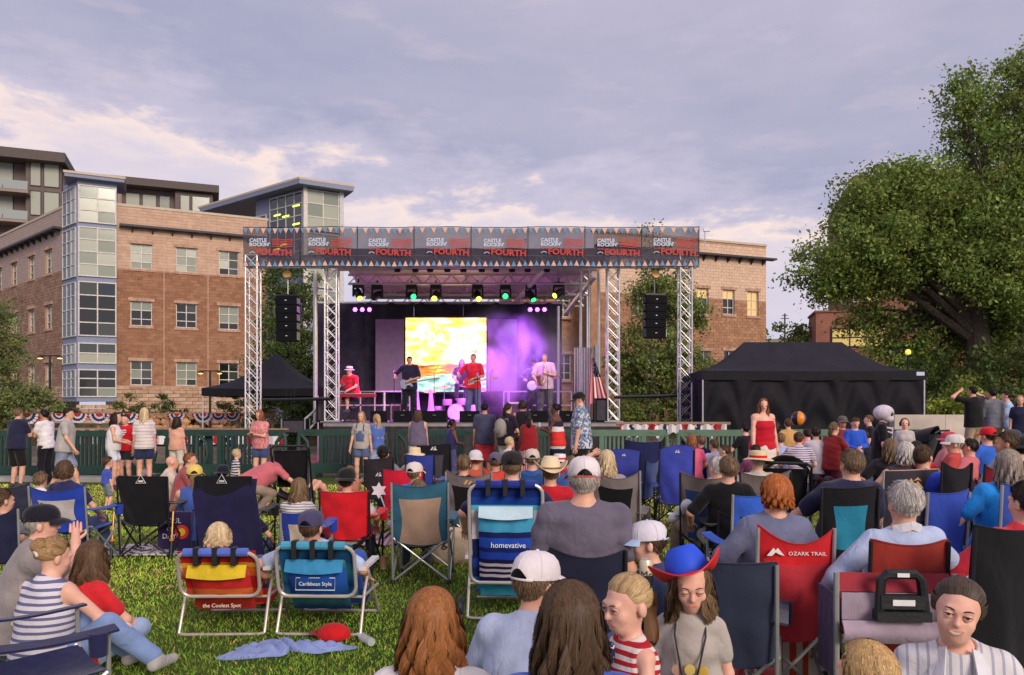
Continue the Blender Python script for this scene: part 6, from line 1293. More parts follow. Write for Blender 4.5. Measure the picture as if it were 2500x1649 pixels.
# ================================================================== chairs
TUBE_D = M('dark_chair_tube', (.03, .03, .035, 1), .4, .5, .1); TUBE_S = M('silver_chair_tube', (.50, .49, .48, 1), .35, .6, .1)
def quad_chair(label, loc, yaw, col, w=.58, bh=.92, panel=None, tube=TUBE_S, sag=.07, ins=(.16, .84, .0, .72), taper=.10, arm=True, band=None, logo=None, cup=True, group='folding camp chairs on the lawn', seat_h=.43, pistons=False, blanket=None, edge=None):
    t = thing('camp_chair', label, 'chair', loc, yaw, group); hw = w / 2; fm = cloth(col, 'chair_fabric', .5, .12, 7); y0, y1 = -.27, -.36; z0 = seat_h + .01
    p0 = rnd.random() * 6; p1 = rnd.random() * 6; sq = rnd.uniform(-.02, .02)
    def bk(u, v, off=0.):
        q = 2 * u - 1; tp = 1 - taper * (1 - v) ** 1.4; z = z0 + (bh - z0) * v - sag * (1 - q * q) * v ** 3 - .05 * (1 - q * q) * (1 - v) ** 2 + sq * q * v
        wr = .007 * math.sin(7 * q * (1.2 - v) + 5 * v + p0) + .006 * math.sin(11 * v + 4 * q + p1) * (1 - v) + .010 * abs(q) ** 3 * math.sin(16 * v + p1)
        return (q * hw * tp * .985, y0 + (y1 - y0) * v - .065 * (1 - q * q) * (1 - .35 * v) - wr * (1 - q ** 6) - off, z)
    o = MB().sheet(bk, 26, 22, .006).build('backrest', fm, t)
    if panel is not None:
        u0, u1, v0, v1 = ins
        def pn(u, v):
            vv = v0 + (v1 - v0) * v; pin = .22 * math.sin(math.pi * min(1, v * 1.05)) * (u1 - u0) * .5; a, b = u0 + pin * .6, u1 - pin * .6; return bk(a + (b - a) * u, vv, .0055)
        MB().sheet(pn, 14, 14, .003).build('back_panel', cloth(panel, 'mesh_panel', .3, .1, 12), o)
    if band is not None: MB().sheet(lambda u, v: bk(.02 + .96 * u, .80 + .2 * v, .0055), 20, 5, .003).build('top_band', cloth(band, 'chair_fabric', .4, .12, 7), o)
    edge = edge or tuple(c * .6 for c in col[:3]) + (1,)
    if edge is not None: MB().tube([bk(0, .1 + .9 * i / 8) for i in range(8)] + [bk(i / 20, 1.0, 0) for i in range(21)] + [bk(1, 1 - .9 * i / 8) for i in range(1, 9)], .006, 6).build('piping', cloth(edge, 'piping', .1), o)
    if logo:
        lc = logo[1]; p = bk(.5, logo[2], .012 if not band else .014)
        if logo[0] == 'mountain':
            mb = MB(); s_ = logo[3]
            for pl in ([(-.06, 0), (-.015, .07), (.0, .045), (-.028, 0)], [(-.01, 0), (.03, .05), (.07, 0)], [(.0, .05), (.03, .075), (.055, .05), (.03, .058)]): mb.prism([(a * s_, b * s_) for a, b in pl], -.002, .002)
            mb.build('emblem', M('print_ink', lc, .7), o, smooth=False, loc=p)
        elif logo[0] == 'triangle':
            mb = MB(); s_ = logo[3]; mb.tube([(-.05 * s_, 0, 0), (0, 0, .085 * s_), (.05 * s_, 0, 0)], .006 * s_, 5, True); mb.box((0, 0, .02 * s_), (.05 * s_, .004, .018 * s_)); mb.build('emblem', M('print_ink', lc, .7), o, smooth=False, loc=p)
        else:
            mb = MB(); mb.prism([(-.05, 0), (-.012, .045), (.0, .03), (.012, .045), (.05, 0), (.02, .008), (0, .02), (-.02, .0)], -.002, .002); mb.build('emblem', M('print_ink', lc, .7), o, smooth=False, loc=(p[0] - .125, p[1], p[2] - .012))
            p = (p[0] + (logo[5] if len(logo) > 5 else 0), p[1], p[2]); link('lettering', text_mesh('lettering', logo[0], logo[3], M('print_ink', lc, .7), .002, sx=1.15), o, p, (R(logo[4]) if len(logo) > 4 else R(-4), 0, 0))
    def sf(u, v): q = 2 * u - 1; return (q * hw * .94, -.26 + .52 * v, seat_h - .07 * (1 - q * q) * (1 - (2 * v - 1) ** 2 * .6) - .03 * (1 - v))
    MB().sheet(sf, 14, 12, .008).build('seat', fm, t)
    r = .0115; B = lambda a, b, nm='frame_tube': MB().tube([a, b], r, 7).build(nm, tube, t)
    for q in (-1, 1):
        x = q * hw; B((x, -.29, .02), (x, y1 - .012, bh - .01), 'back_post'); B((x, .26, .02), (x * 1.04, .25, .63), 'front_post'); B((-x, -.285, .02), (x * .98, -.272, seat_h + .02), 'back_brace'); B((-x, .265, .02), (x * .98, .255, seat_h + .02), 'front_brace')
        B((x * 1.02, -.28, .02), (x * 1.02, .25, seat_h), 'side_brace'); B((x * 1.03, .25, .02), (x * 1.03, -.27, seat_h + .02), 'side_brace')
        for yy in (-.29, .26): MB().lathe([(.028, 0), (.026, .02), (.015, .04)], 10, (x, yy, 0)).build('foot', BLACKP, t)
        if arm:
            a = MB().sheet(lambda u, v, q=q: (q * (hw - .035 + .09 * v), -.33 + .62 * u, .65 - .02 * math.sin(math.pi * u) - .01 * v), 10, 2, .012).build('armrest', fm, t)
            if cup and q > 0: MB().lathe([(.03, -.12), (.042, -.115), (.046, 0), (.042, 0), (.040, -.11)], 14, (q * (hw + .03), .2, .64)).build('cup_holder', fm, a)
        if pistons:
            p = MB().tube([(q * (hw + .05), -.40, .06), (q * (hw + .05), -.33, .55)], .011, 8).build('rocker_rod', M('gold_rod', C(206, 158, 96), .3, .6), t); MB().tube([(q * (hw + .05), -.41, .0), (q * (hw + .05), -.378, .22)], .018, 8).build('rocker_cylinder', BLACKM, p); MB().lathe([(.025, -.012), (.025, .012)], 10, (q * (hw + .05), -.378, .23)).build('collar', M('orange_collar', C(226, 130, 40), .5), p)
    if blanket is not None:
        MB().sheet(lambda u, v: ((2 * u - 1) * hw * 1.12 + .16 * v, y1 - .02 - .07 * v - .03 * math.sin(u * 13 + 2) * v + (.07 * (1 - min(1, v * 9))), bh - .10 + .03 * (1 - min(1, v * 9)) - (bh - .22) * v - .04 * math.sin(u * 5)), 26, 16, .012).build('draped_blanket', cloth(blanket, 'blanket_cloth', .6), t)
    return t
def beach_chair(label, loc, yaw, mats, w=.62, bh=.80, pouch=None, frame=TUBE_S, letters=None, tall=False, cx=0):
    """low aluminium beach chair seen from behind: round-cornered back frame, sling, bag pouch and U-shaped legs"""
    t = thing('beach_chair', label, 'chair', loc, yaw, 'beach chairs on the lawn'); hw = w / 2; zb, zt = (.25, bh); tl = .22; FR = M('beach_frame', C(206, 196, 186), .35, .4, .06)
    yb = lambda z: -.22 - tl * (z - zb) / (zt - zb)
    rr = .08; loop = []
    for (cx_, cz_, a0) in ((hw - rr, zt - rr, 0), (-hw + rr, zt - rr, 90), (-hw + rr, zb + .06 + rr, 180), (hw - rr, zb + .06 + rr, 270)):
        for k in range(5):
            a = R(a0 + 22.5 * k); zz = cz_ + rr * math.sin(a); loop.append((cx_ + rr * math.cos(a), yb(zz) - .03 - .095 * max(0, 1 - (zz - zb) / (zt - zb) * 1.3), zz))
    MB().tube(loop, .0145, 8, True).build('back_frame', FR, t)
    o = MB().sheet(lambda u, v: ((2 * u - 1) * (hw - .012), yb(zb + .04 + (zt - zb - .03) * v) + .0 + .03 * (1 - (2 * u - 1) ** 2) * math.sin(math.pi * v), zb + .04 + (zt - zb - .03) * v), 16, 14, .008).build('sling', mats[0], t)
    MB().tube([(-hw + .06, yb(zt) - .03, zt + .005), (hw - .06, yb(zt) - .03, zt + .005)], .032, 10).build('pillow_roll', mats[1], t)
    for q in (-.14, 0, .14): MB().b2((q - .018, yb(zt) - .068, zt - .09), (q + .018, yb(zt) + .01, zt + .044)).build('strap', BLACKP, o, smooth=False)
    pz1, pz0 = zt - .12 * (bh / .7), zb - .07
    pb = MB().sheet(lambda u, v: ((2 * u - 1) * (hw - .075), yb(pz1 - (pz1 - pz0) * v) - .03 - .075 * math.sin(math.pi * min(1, v * 1.05)) * (1 - abs(2 * u - 1) ** 4) - .01 * math.sin(u * 17 + v * 9), pz1 - (pz1 - pz0) * v), 18, 16, .010).build('pouch', mats[2], t)
    MB().sheet(lambda u, v: ((2 * u - 1) * (hw - .08), yb(pz1) - .048 - .05 * math.sin(1.2 * v + .2), pz1 + .015 - .085 * v - .02 * math.sin(math.pi * u) * v), 14, 5, .008).build('pouch_flap', mats[3], pb)
    if letters:
        zc = pz1 - (pz1 - pz0) * letters[3]; link('lettering', text_mesh('lettering', letters[0], letters[1], M('print_ink', letters[2], .6), .002), pb, (cx, yb(zc) - .125, zc), (R(-12), 0, 0))
        if letters[4]: MB().tube([(-.15, yb(zc) - .128, zc - .045), (.15, yb(zc) - .128, zc - .045), (.15, yb(zc) - .118, zc + .045), (-.15, yb(zc) - .118, zc + .045)], .004, 5, True).build('emblem', M('print_ink', letters[2], .6), pb)
    MB().sheet(lambda u, v: ((2 * u - 1) * (hw - .02), -.22 + .5 * v, zb - .03 - .05 * math.sin(math.pi * v)), 10, 8, .008).build('seat', mats[0], t)
    for q in (-1, 1):
        x = q * (hw + .025); MB().tube([(x, -.34, .02), (x, -.20, .30), (x, -.06, .46)], .0125, 8).build('rear_leg', FR, t); MB().tube([(x, .34, .02), (x, .12, .28), (x, -.12, .50)], .0125, 8).build('front_leg', FR, t); MB().tube([(x, -.22, .28), (x, .30, .26)], .0125, 8).build('seat_rail', FR, t)
        MB().b2((x - .028, -.28, .49), (x + .028, .22, .515)).build('armrest', WHITEP, t, smooth=False)
    MB().tube([(-hw - .025, -.34, .02), (-hw + .02, -.345, .013), (hw - .02, -.345, .013), (hw + .025, -.34, .02)], .0125, 8).build('rear_foot_bar', FR, t); MB().tube([(-hw - .025, .34, .02), (hw + .025, .34, .02)], .0125, 8).build('front_foot_bar', FR, t); MB().tube([(-hw - .02, -.2, .27), (hw + .02, -.2, .27)], .011, 8).build('cross_bar', FR, t)
    return t
def stroller(label, loc, yaw, col, sc=1.0, basket=True, hood=True):
    t = thing('stroller', label, 'stroller', loc, yaw, 'strollers'); fb = cloth(col, 'stroller_cloth', .5); t.scale = (sc, sc, sc)
    MB().sheet(lambda u, v: ((2 * u - 1) * .24 * (1 - .15 * (1 - v)), -.12 - .16 * v + .04 * (2 * u - 1) ** 2, .40 + .55 * v), 12, 10, .02).build('backrest', fb, t)
    if hood: MB().sheet(lambda u, v: (.27 * math.cos(math.pi * u) , -.28 + .42 * v + .02 * math.sin(u * 9), .84 + (.26 - .06 * v) * math.sin(math.pi * u) - .05 * v), 18, 10, .01).build('canopy', fb, t)
    for q in (-1, 1): MB().sheet(lambda u, v, q=q: (q * .25, -.27 + .3 * u, .45 + .42 * v), 4, 5, .012).build('side_cloth', fb, t)
    MB().sheet(lambda u, v: ((2 * u - 1) * .22, -.12 + .36 * v, .42 + .02 * v), 6, 6, .03).build('seat', fb, t)
    for q in (-1, 1):
        MB().tube([(q * .26, .34, .08), (q * .27, -.05, .48), (q * .27, -.36, .98)], .014, 8).build('side_tube', BLACKM, t); MB().tube([(q * .26, -.34, .08), (q * .27, .0, .5)], .014, 8).build('rear_tube', BLACKM, t)
        for yy in (.36, -.36):
            wl = MB().lathe([(.09, -.02), (.10, -.014), (.10, .014), (.09, .02)], 18, (q * .27, yy, .10), Matrix.Rotation(R(90), 3, 'Y')).build('wheel', M('tyre', (.02, .02, .02, 1), .8), t); MB().lathe([(.055, -.024), (.055, .024)], 12, (q * .27, yy, .10), Matrix.Rotation(R(90), 3, 'Y')).build('rim', PALEM, wl)
    MB().tube([(-.27, -.36, .98), (-.22, -.40, 1.02), (.22, -.40, 1.02), (.27, -.36, .98)], .017, 8).build('handlebar', BLACKP, t)
    if basket: MB().sheet(lambda u, v: ((2 * u - 1) * .23, -.28 + .5 * v, .20 + .10 * abs(2 * u - 1) ** 3 + .06 * abs(2 * v - 1) ** 3), 8, 8, .01).build('basket', fb, t)
    return t
# ================================================================== the crowd
BLK = (.012, .010, .010, 1); DBR = (.030, .018, .012, 1); BRN = (.085, .045, .024, 1); LBR = (.17, .105, .055, 1); AUB = (.26, .095, .035, 1); RED = (.42, .12, .03, 1); BLD = (.46, .31, .15, 1); PBL_ = (.60, .45, .26, 1); GRY = (.40, .35, .30, 1); SIL = (.52, .47, .42, 1)
DENIM = C(72, 84, 120); NAVY = C(36, 38, 62); WHT = C(228, 222, 222); KHA = C(168, 146, 122); GREYT = C(150, 148, 152)
def stand(label, px, yh, D, yaw=0, z=0., **k):
    h = gz(yh, D) - z; hair_up = .012; return person(label, (gx(px, D), D, z), yaw, h - hair_up, k.pop('pose', 'stand'), D=D, **k)
FAC = dict(low=.555, chair=.737, chairf=.735, ground=.54, groundk=.545, kneel=.64)
def sit(label, px, yh, D, yaw=0, pose='chair', off=.34, zc=0., hmin=1.3, hmax=1.9, pz=None, **k):
    """seated or kneeling figure whose head top meets image row yh"""
    fac = FAC[pose] if isinstance(pose, str) else k.pop('fac'); zt = gz(yh, D) - zc; h = min(hmax, max(hmin, zt / fac)); dz = zt - fac * h
    return person(label, (gx(px, D), D + off, zc + dz), yaw, h, pose, D=D, **k)
def chair(label, px, yt, D, wpx, yaw=0, col=NAVY, **k):
    bh = gz(yt, D); return quad_chair(label, (gx(px, D) + .34 * math.sin(R(-yaw)) * 1.0, D + .34 * math.cos(R(yaw)), 0), yaw, col, w=wpx / F * D / max(.6, math.cos(R(yaw))), bh=bh, **k)
# ---------------- band on the stage
def onstage(label, px, yh, D, **k): return stand(label, px, yh, D, 180 + k.pop('turn', 0), z=DZ, group='musicians on stage', cat='musician', **k)
GT = P_(hands=((.10, .24, -.34), (.16, .22, -.26)), elbow=((-1, -.5, -.6), (1, -.3, -.8)), feet=((-.16, .03, .08), (.16, -.03, .08)))
def guitar(J, label, body, neckc, D, L=.62, dz=-.02, turn=0):
    p = J['W'](J['pel'] + J['fw'] * .17 + J['up'] * (.16 + dz)); t = thing('electric_guitar', label, 'guitar', p, math.degrees(0)); t.rotation_euler = (0, R(-9), R(turn))
    out = [(-.26, -.02), (-.25, .10), (-.17, .15), (-.08, .11), (.0, .10), (.06, .15), (.12, .16), (.10, .08), (.07, .02), (.10, -.06), (.12, -.12), (.03, -.10), (-.06, -.12), (-.16, -.16), (-.24, -.11)]
    MB().prism(out, -.022, .022).build('guitar_body', M('guitar_lacquer', body, .25, 0, .05), t); MB().b2((.02, -.032, -.004), (L, -.020, .036)).build('neck', M('guitar_neck', neckc, .5), t, smooth=False); MB().prism([(L, -.02), (L + .14, -.03), (L + .16, .03), (L, .045)], -.03, -.015).build('headstock', M('guitar_neck', neckc, .5), t, smooth=False)
    MB().prism([(-.15, -.06), (.03, -.05), (.05, .05), (-.12, .06)], -.028, -.0225).build('pickguard', M('pickguard', (.6, .58, .55, 1), .4), t, smooth=False)
    for xx in (-.09, -.02): MB().b2((xx - .012, -.036, -.03), (xx + .012, -.028, .045)).build('pickup', BLACKP, t, smooth=False)
    return t
JB = onstage('bass player in dark short sleeved shirt with pale bass guitar', 1000, 873, 23.9, pose=GT, skin='tan', top=C(36, 30, 56), topk='loose', bot=C(26, 26, 34), hair=('short', BLK), head=(8, 10, 0), bulk=1.1); guitar(JB, 'pale blue bass guitar with long neck', C(150, 150, 170), (.35, .22, .12, 1), 23.9, .80)
JL = onstage('singer in red shirt and black vest playing red guitar', 1156, 868, 23.7, pose=GT, skin='tan', top=C(206, 36, 56), topk='loose', bot=C(96, 96, 140), hair=('short', BLK), turn=-6, bulk=1.02); guitar(JL, 'red electric guitar held by the singer', C(220, 30, 36), (.50, .30, .16, 1), 23.7, .62)
vv = Vol(); vv.ell(JL['pel'] + JL['up'] * .38, _v(.165, .135, .22)); vv.cone(JL['pel'] + JL['up'] * .1, JL['pel'] + JL['up'] * .5, .16, .15, .05, (_v(0, 1, 0), .82)); vv.cut(_v(-.9, 1, 0), JL['pel'] + _v(.03, .085, 0)) if False else None; vol_obj('vest', vv, .02, cloth(C(24, 20, 34)), JL['root'])
JS = onstage('saxophone player in loose pale shirt and grey trousers', 1331, 868, 24.0, pose=P_(lean=4, hands=((.12, .24, -.22), (-.02, .22, -.42)), elbow=((-1, -.3, -.8), (1, -.3, -.8)), feet=((-.16, .04, .08), (.14, -.05, .08))), top=C(214, 176, 206), topk='loose', bot=C(92, 88, 96), hair=('short', GRY), turn=-14, bulk=1.15)
t = thing('saxophone', 'brass tenor saxophone hanging at the player\'s chest', 'saxophone', JS['W'](JS['neck'] + JS['fw'] * .16)); brass = M('sax_brass', (.62, .45, .22, 1), .25, .8)
MB().tube([(.02, 0, .06), (.04, -.06, .04), (.05, -.09, -.05), (.0, -.12, -.55), (-.06, -.16, -.68), (-.14, -.2, -.66), (-.17, -.24, -.50), (-.19, -.28, -.38)], [.01, .012, .018, .035, .042, .048, .062, .095], 12).build('horn', brass, t); MB().tube([(.02, .0, .06), (.03, .04, .05)], .009, 6).build('mouthpiece', BLACKP, t)
for q in range(5): MB().lathe([(.02, 0), (.02, .012)], 10, (.045 - .01 * q, -.145 - .006 * q, -.15 - .08 * q), Matrix.Rotation(R(90), 3, 'X')).build('key', brass, t)
JK = sit('keyboard player in red shirt and white fedora seated at left', 858, 899, 24.2, 180 - 25, 'chairf', 0., DZ + .02, group='musicians on stage', cat='musician', top=C(196, 34, 56), topk='polo', bot=C(24, 22, 30), botk='shorts', hair=('short', GRY), hat=('fedora', C(226, 214, 222), C(60, 50, 60)), bulk=1.25)
t = thing('keyboard', 'long red lit stage keyboard on crossed stand', 'keyboard', (gx(872, 23.7), 23.7, DZ)); MB().b2((-.56, -.16, .76), (.56, .14, .86)).build('case', M('keyboard_case', C(150, 30, 50), .5), t, smooth=False); MB().b2((-.52, .02, .862), (.52, .13, .872)).build('keys', M('keys', (.6, .58, .58, 1), .4), t, smooth=False)
for q in (-1, 1): MB().tube([(q * .4, q * .05, .01), (-q * .35, q * .05, .75)], .018, 6).build('stand_leg', BLACKM, t)
t = thing('stool', 'black round stool under the keyboard player', 'stool', (gx(858, 24.2), 24.2, DZ)); MB().lathe([(.17, .40), (.18, .42), (.17, .46)], 16).build('seat', BLACKP, t); MB().tube([(0, 0, 0), (0, 0, .42)], .03, 8).build('stem', BLACKM, t); MB().lathe([(.2, 0), (.2, .02), (.03, .04)], 16).build('base', BLACKM, t)
sit('drummer with long dark hair behind the drum kit', 1128, 880, 26.3, 180, 'chairf', 0., DZ + .12, group='musicians on stage', cat='musician', top=C(40, 34, 44), bot=BLK, hair=('long', DBR, .2), skin='tan')
t = thing('stool', 'black round stool under the drummer', 'stool', (gx(1128, 26.3), 26.3, DZ)); MB().lathe([(.17, .48), (.18, .50), (.17, .55)], 16).build('seat', BLACKP, t); MB().tube([(0, 0, 0), (0, 0, .5)], .03, 8).build('stem', BLACKM, t)
JX = onstage('musician in black hat half hidden behind the saxophone player', 1304, 882, 25.6, pose=GT, top=C(70, 66, 80), topk='long', bot=C(30, 30, 40), hair=('short', DBR), hat=('fedora', C(22, 20, 26), C(50, 44, 50)), turn=10)
t = thing('banjo', 'round white banjo held behind the saxophone player', 'banjo', JX['W'](JX['pel'] + JX['fw'] * .2 + JX['up'] * .16)); t.rotation_euler = (0, R(-18), 0); MB().lathe([(.15, -.03), (.16, -.02), (.16, .03), (.15, .035)], 22, (-.12, 0, 0), RX).build('drum', M('banjo_skin', (.75, .72, .75, 1), .5), t); MB().b2((.02, -.02, -.02), (.72, .01, .02)).build('neck', M('guitar_neck', (.35, .2, .1, 1), .5), t, smooth=False); MB().b2((.72, -.02, -.035), (.86, .01, .035)).build('headstock', M('guitar_neck', (.35, .2, .1, 1), .5), t, smooth=False)
# ---------------- standing row at the barriers
HAW = blotch('floral_shirt', [(0, C(206, 206, 210)), (.46, C(120, 136, 164)), (.56, C(70, 84, 118)), (.64, C(196, 190, 178))], 14)
USD = ramp_mat('striped_dress', [(0, C(34, 34, 58)), (.22, C(226, 60, 54)), (.42, C(30, 30, 54)), (.60, C(226, 222, 222)), (.64, C(222, 58, 52)), (.86, C(228, 224, 222)), (.93, C(40, 38, 62))], 2, .0, 1.45, wob=.03)
PLAID = blotch('pink_plaid', [(0, C(206, 120, 120)), (.5, C(226, 176, 170)), (.56, C(190, 100, 104))], 30, stretch=(1, 1, .3))
stand('man in navy t-shirt and black shorts seen from behind at left edge', 40, 1000, 17.0, -10, top=NAVY, bot=BLK, botk='shorts', hair=('short', LBR), bulk=1.1, pose='phone', skin='fair')
stand('bearded man in white t-shirt holding papers near the left edge', 113, 1003, 17.6, 75, top=WHT, bot=C(30, 26, 38), hair=('short', BLK), skin='tan', pose='chest')
stand('tall man in grey t-shirt walking with blue bottle', 158, 1000, 16.0, -75, top=C(178, 172, 168), bot=C(140, 146, 170), botk='shorts', hair=('short', DBR), pose='walk', bulk=1.12, head=(-5, 4, 0))
stand('woman in white tank top and white shorts talking', 276, 1011, 16.8, -80, top=WHT, topk='tank', bot=C(214, 216, 224), botk='shortshorts', hair=('long', DBR, .2), fem=True, pose='chest')
JH = stand('smiling woman in red heart t-shirt facing the camera', 308, 1015, 17.6, 178, top=C(200, 26, 36), topk='loose', bot=C(48, 46, 62), botk='shortshorts', hair=('bun', DBR, .2), fem=True, bulk=1.1)
mb = MB(); hp_ = [(0, -.10), (.06, -.04), (.11, .03), (.10, .08), (.05, .10), (0, .06), (-.05, .10), (-.10, .08), (-.11, .03), (-.06, -.04)]; pc = JH['pel'] + JH['up'] * .36 + JH['fw'] * .175; mb.prism(hp_, pc[1], pc[1] + .006, Matrix.Translation((pc[0], 0, pc[2]))); mb.build('heart_print', stripes(C(232, 228, 228), C(200, 40, 50), .05, .55, 2, 0), JH['root'], smooth=False)
stand('woman with very long blonde hair in striped shirt and denim shorts', 352, 999, 17.0, 22, top=stripes(C(226, 214, 210), C(196, 176, 170), .07, .75), topk='loose', bot=C(44, 50, 86), botk='shortshorts', hair=('long', PBL_, .42), fem=True)
stand('woman in pale pink shirt and white shorts with back turned', 430, 1020, 18.4, -10, top=C(220, 164, 140), bot=C(214, 204, 192), botk='shorts', hair=('long', DBR, .2), fem=True)
stand('girl in pink plaid shirt and denim shorts looking down', 637, 1003, 17.6, 170, top=PLAID, topk='tee', bot=C(62, 76, 116), botk='shortshorts', hair=('long', AUB, .18), fem=True, pose='phone', head=(-10, 24, 0))
JO1 = stand('girl in denim overalls with long blonde hair facing the camera', 883, 1008, 18.0, 175, top=C(176, 166, 156), bot=C(84, 98, 136), botk='shortshorts', hair=('long', BLD, .28), fem=True, pose='stand2')
JO2 = stand('girl in blue t-shirt and pale overalls with blonde ponytail', 921, 1014, 18.2, 40, top=C(80, 104, 172), bot=C(150, 166, 200), botk='shorts', hair=('pony', BLD, .28), fem=True)
stand('woman in purple grey tank top and white shorts with back turned', 1020, 1004, 18.2, 0, top=C(104, 92, 114), topk='tank', bot=C(214, 200, 192), botk='shorts', hair=('long', BRN, .2), fem=True, bulk=1.18)
stand('small girl in dark blue dress with dark hair puff', 1100, 1026, 18.4, -60, top=C(44, 42, 92), topk='tank', bot=C(80, 78, 130), botk='pants', hair=('pony', BLK, .12), fem=True, skin='brown', pose='chest')
stand('boy in navy t-shirt and red shorts with back turned', 1183, 987, 18.0, 0, top=C(66, 66, 92), bot=C(206, 56, 72), botk='shorts', hair=('short', BLK), skin='tan')
JW = stand('woman with grey backpack and hairband turned right', 1236, 988, 17.4, -40, top=C(40, 28, 46), bot=C(196, 188, 172), hair=('pony', DBR, .2), fem=True, pose='chest')
t = thing('backpack', 'grey canvas backpack on the woman with hairband', 'backpack', JW['W'](JW['pel'] + JW['up'] * .34 - JW['fw'] * .22), -40); V_ = Vol(); V_.ell((0, 0, 0), (.15, .10, .20)); V_.cone((0, -.02, -.1), (0, -.02, .05), .13, .12, .04, (_v(0, 1, 0), .8)); vol_obj('bag', V_, .02, cloth(C(150, 142, 134)), t); V_ = Vol(); V_.ell((0, -.10, -.08), (.10, .05, .09)); vol_obj('pocket', V_, .02, cloth(C(126, 118, 112)), t)
for q in (-1, 1): MB().tube([(q * .09, .04, .18), (q * .10, .12, .2), (q * .10, .16, .05), (q * .10, .06, -.16)], .014, 6).build('strap', cloth(C(120, 112, 106)), t)
stand('woman in black strap top and dark skirt with short dark hair', 1276, 981, 18.0, 5, top=C(28, 22, 28), topk='tank', bot=C(84, 26, 44), botk='longskirt', hair=('bob', DBR, .08), fem=True, skin='tan')
stand('girl with white headphones band in red top and striped skirt', 1291, 1011, 16.6, 0, top=C(150, 30, 40), topk='tank', bot=stripes(C(206, 70, 70), C(226, 206, 204), .045, .5, 0, 0), botk='longskirt', hair=('pony', BLK, .22), fem=True, skin='brown')
JP = stand('woman in red white and navy striped dress photographing with her phone', 1362, 989, 17.0, 70, top=USD, topk='strapless', bot=USD, botk='longskirt', hair=('bun', BLK, .1), fem=True, skin='brown', pose='phone', shoes=None)
t = thing('phone', 'phone held up by the woman in the striped dress', 'phone', JP['W']((JP['arms'][0][2] + JP['arms'][1][2]) / 2 + _v(0, .07, .04)), 70); MB().box((0, 0, .03), (.075, .01, .15)).build('case', M('phone_case', (.6, .58, .62, 1), .3), t, smooth=False); MB().box((0, -.007, .03), (.068, .003, .14)).build('screen', glow(C(150, 160, 200), .6), t, smooth=False)
stand('tall bearded man in blue floral shirt and black cap', 1420, 964, 14.6, 82, top=HAW, topk='loose', bot=C(24, 22, 28), botk='shorts', hair=('short', BRN), hat=('cap', C(30, 26, 34)), pose=P_(hands=((-.06, .06, -.55), (.06, .04, -.56))), bulk=1.1, head=(5, 16, 0))
stand('toddler with fine blonde hair in white shirt before the barrier', 1241, 1069, 14.6, -60, top=WHT, bot=C(200, 190, 190), hair=('short', PBL_), skin='pink')
def bib(J, col):
    p = J['pel'] + J['fw'] * .01; m = cloth(col, 'denim_bib'); MB().sheet(lambda u, v: tuple(p + _v((2 * u - 1) * .10, .150 * J['s'] + .012 - .035 * (2 * u - 1) ** 2, .12 + .24 * v)), 8, 6, .01).build('overall_bib', m, J['root'])
    for q in (-1, 1): MB().tube([tuple(p + _v(q * .08, .145, .35)), tuple(p + _v(q * .085, .10, .50)), tuple(p + _v(q * .08, -.06, .50)), tuple(p + _v(q * .05, -.135, .2))], .016, 6).build('overall_strap', m, J['root'])
bib(JO1, C(84, 98, 136)); bib(JO2, C(150, 166, 200))
# right crowd
stand('woman in red strapless top and white skirt standing tall', 1861, 977, 14.0, 196, top=C(198, 24, 44), topk='strapless', bot=C(222, 210, 198), botk='mini', hair=('long', AUB, .28), fem=True, pose='stand2', head=(-20, 14, 0), bulk=1.12, skin='pink')
JQ = stand('person in black shirt with white skeleton print and skull headpiece', 2152, 1002, 13.6, -118, top=C(18, 16, 20), bot=C(20, 18, 22), botk='shorts', hair=None, bulk=1.1, skin='pink')
hc = JQ['hc']; V_ = Vol(); V_.ell(hc + _v(0, -.01, .05), (.14, .17, .14)); V_.ell(hc + _v(0, .07, -.05), (.09, .09, .07))
for q in (-1, 1): V_.ell(hc + _v(q * .062, .145, .02), (.042, .04, .04), None, .01, True)
for q in (-1, 1): MB().lathe([(.001, .03), (.03, .02), (.036, 0), (.03, -.02), (.001, -.03)], 10, tuple(hc + _v(q * .06, .118, .02))).build('eye_socket', BLACKP, JQ['root'])
V_.ell(hc + _v(0, .16, -.035), (.02, .03, .03), None, .01, True); vol_obj('skull_headpiece', V_, .012, cloth(C(206, 196, 204), 'grey_foam'), JQ['root'])
for i in range(5):
    z = .48 - .07 * i; c_ = JQ['pel'] + JQ['up'] * z; pts = [tuple(c_ + _v(.165 * math.sin(a), .150 * math.cos(a), .03 * abs(a))) for a in np.linspace(-1.25, 1.25, 9)]; MB().tube(pts, .017, 6).build('rib_print', cloth(C(200, 190, 198), 'grey_foam'), JQ['root'])
MB().tube([tuple(JQ['pel'] + JQ['up'] * z + _v(0, .155, 0)) for z in (.1, .25, .40, .52)], .016, 6).build('spine_print', cloth(C(200, 190, 198), 'grey_foam'), JQ['root'])
stand('boy in bright blue long sleeved shirt looking at his hands', 2085, 1021, 15.5, 180, top=C(44, 88, 200), topk='long', bot=C(40, 50, 90), hair=('short', BRN), pose='chest', skin='pink', head=(0, 25, 0))
stand('small child in pale grey shirt smiling beside the skeleton costume', 2208, 1024, 16.4, 160, top=C(186, 178, 176), topk='long', bot=C(120, 110, 120), hair=('bob', LBR, .06), skin='pink', fem=True)
stand('bearded man in cap and maroon shirt behind the children', 2055, 1021, 16.6, 180, top=C(120, 50, 56), bot=C(40, 40, 50), hair=('short', BRN), hat=('cap', C(96, 88, 84)), skin='tan')
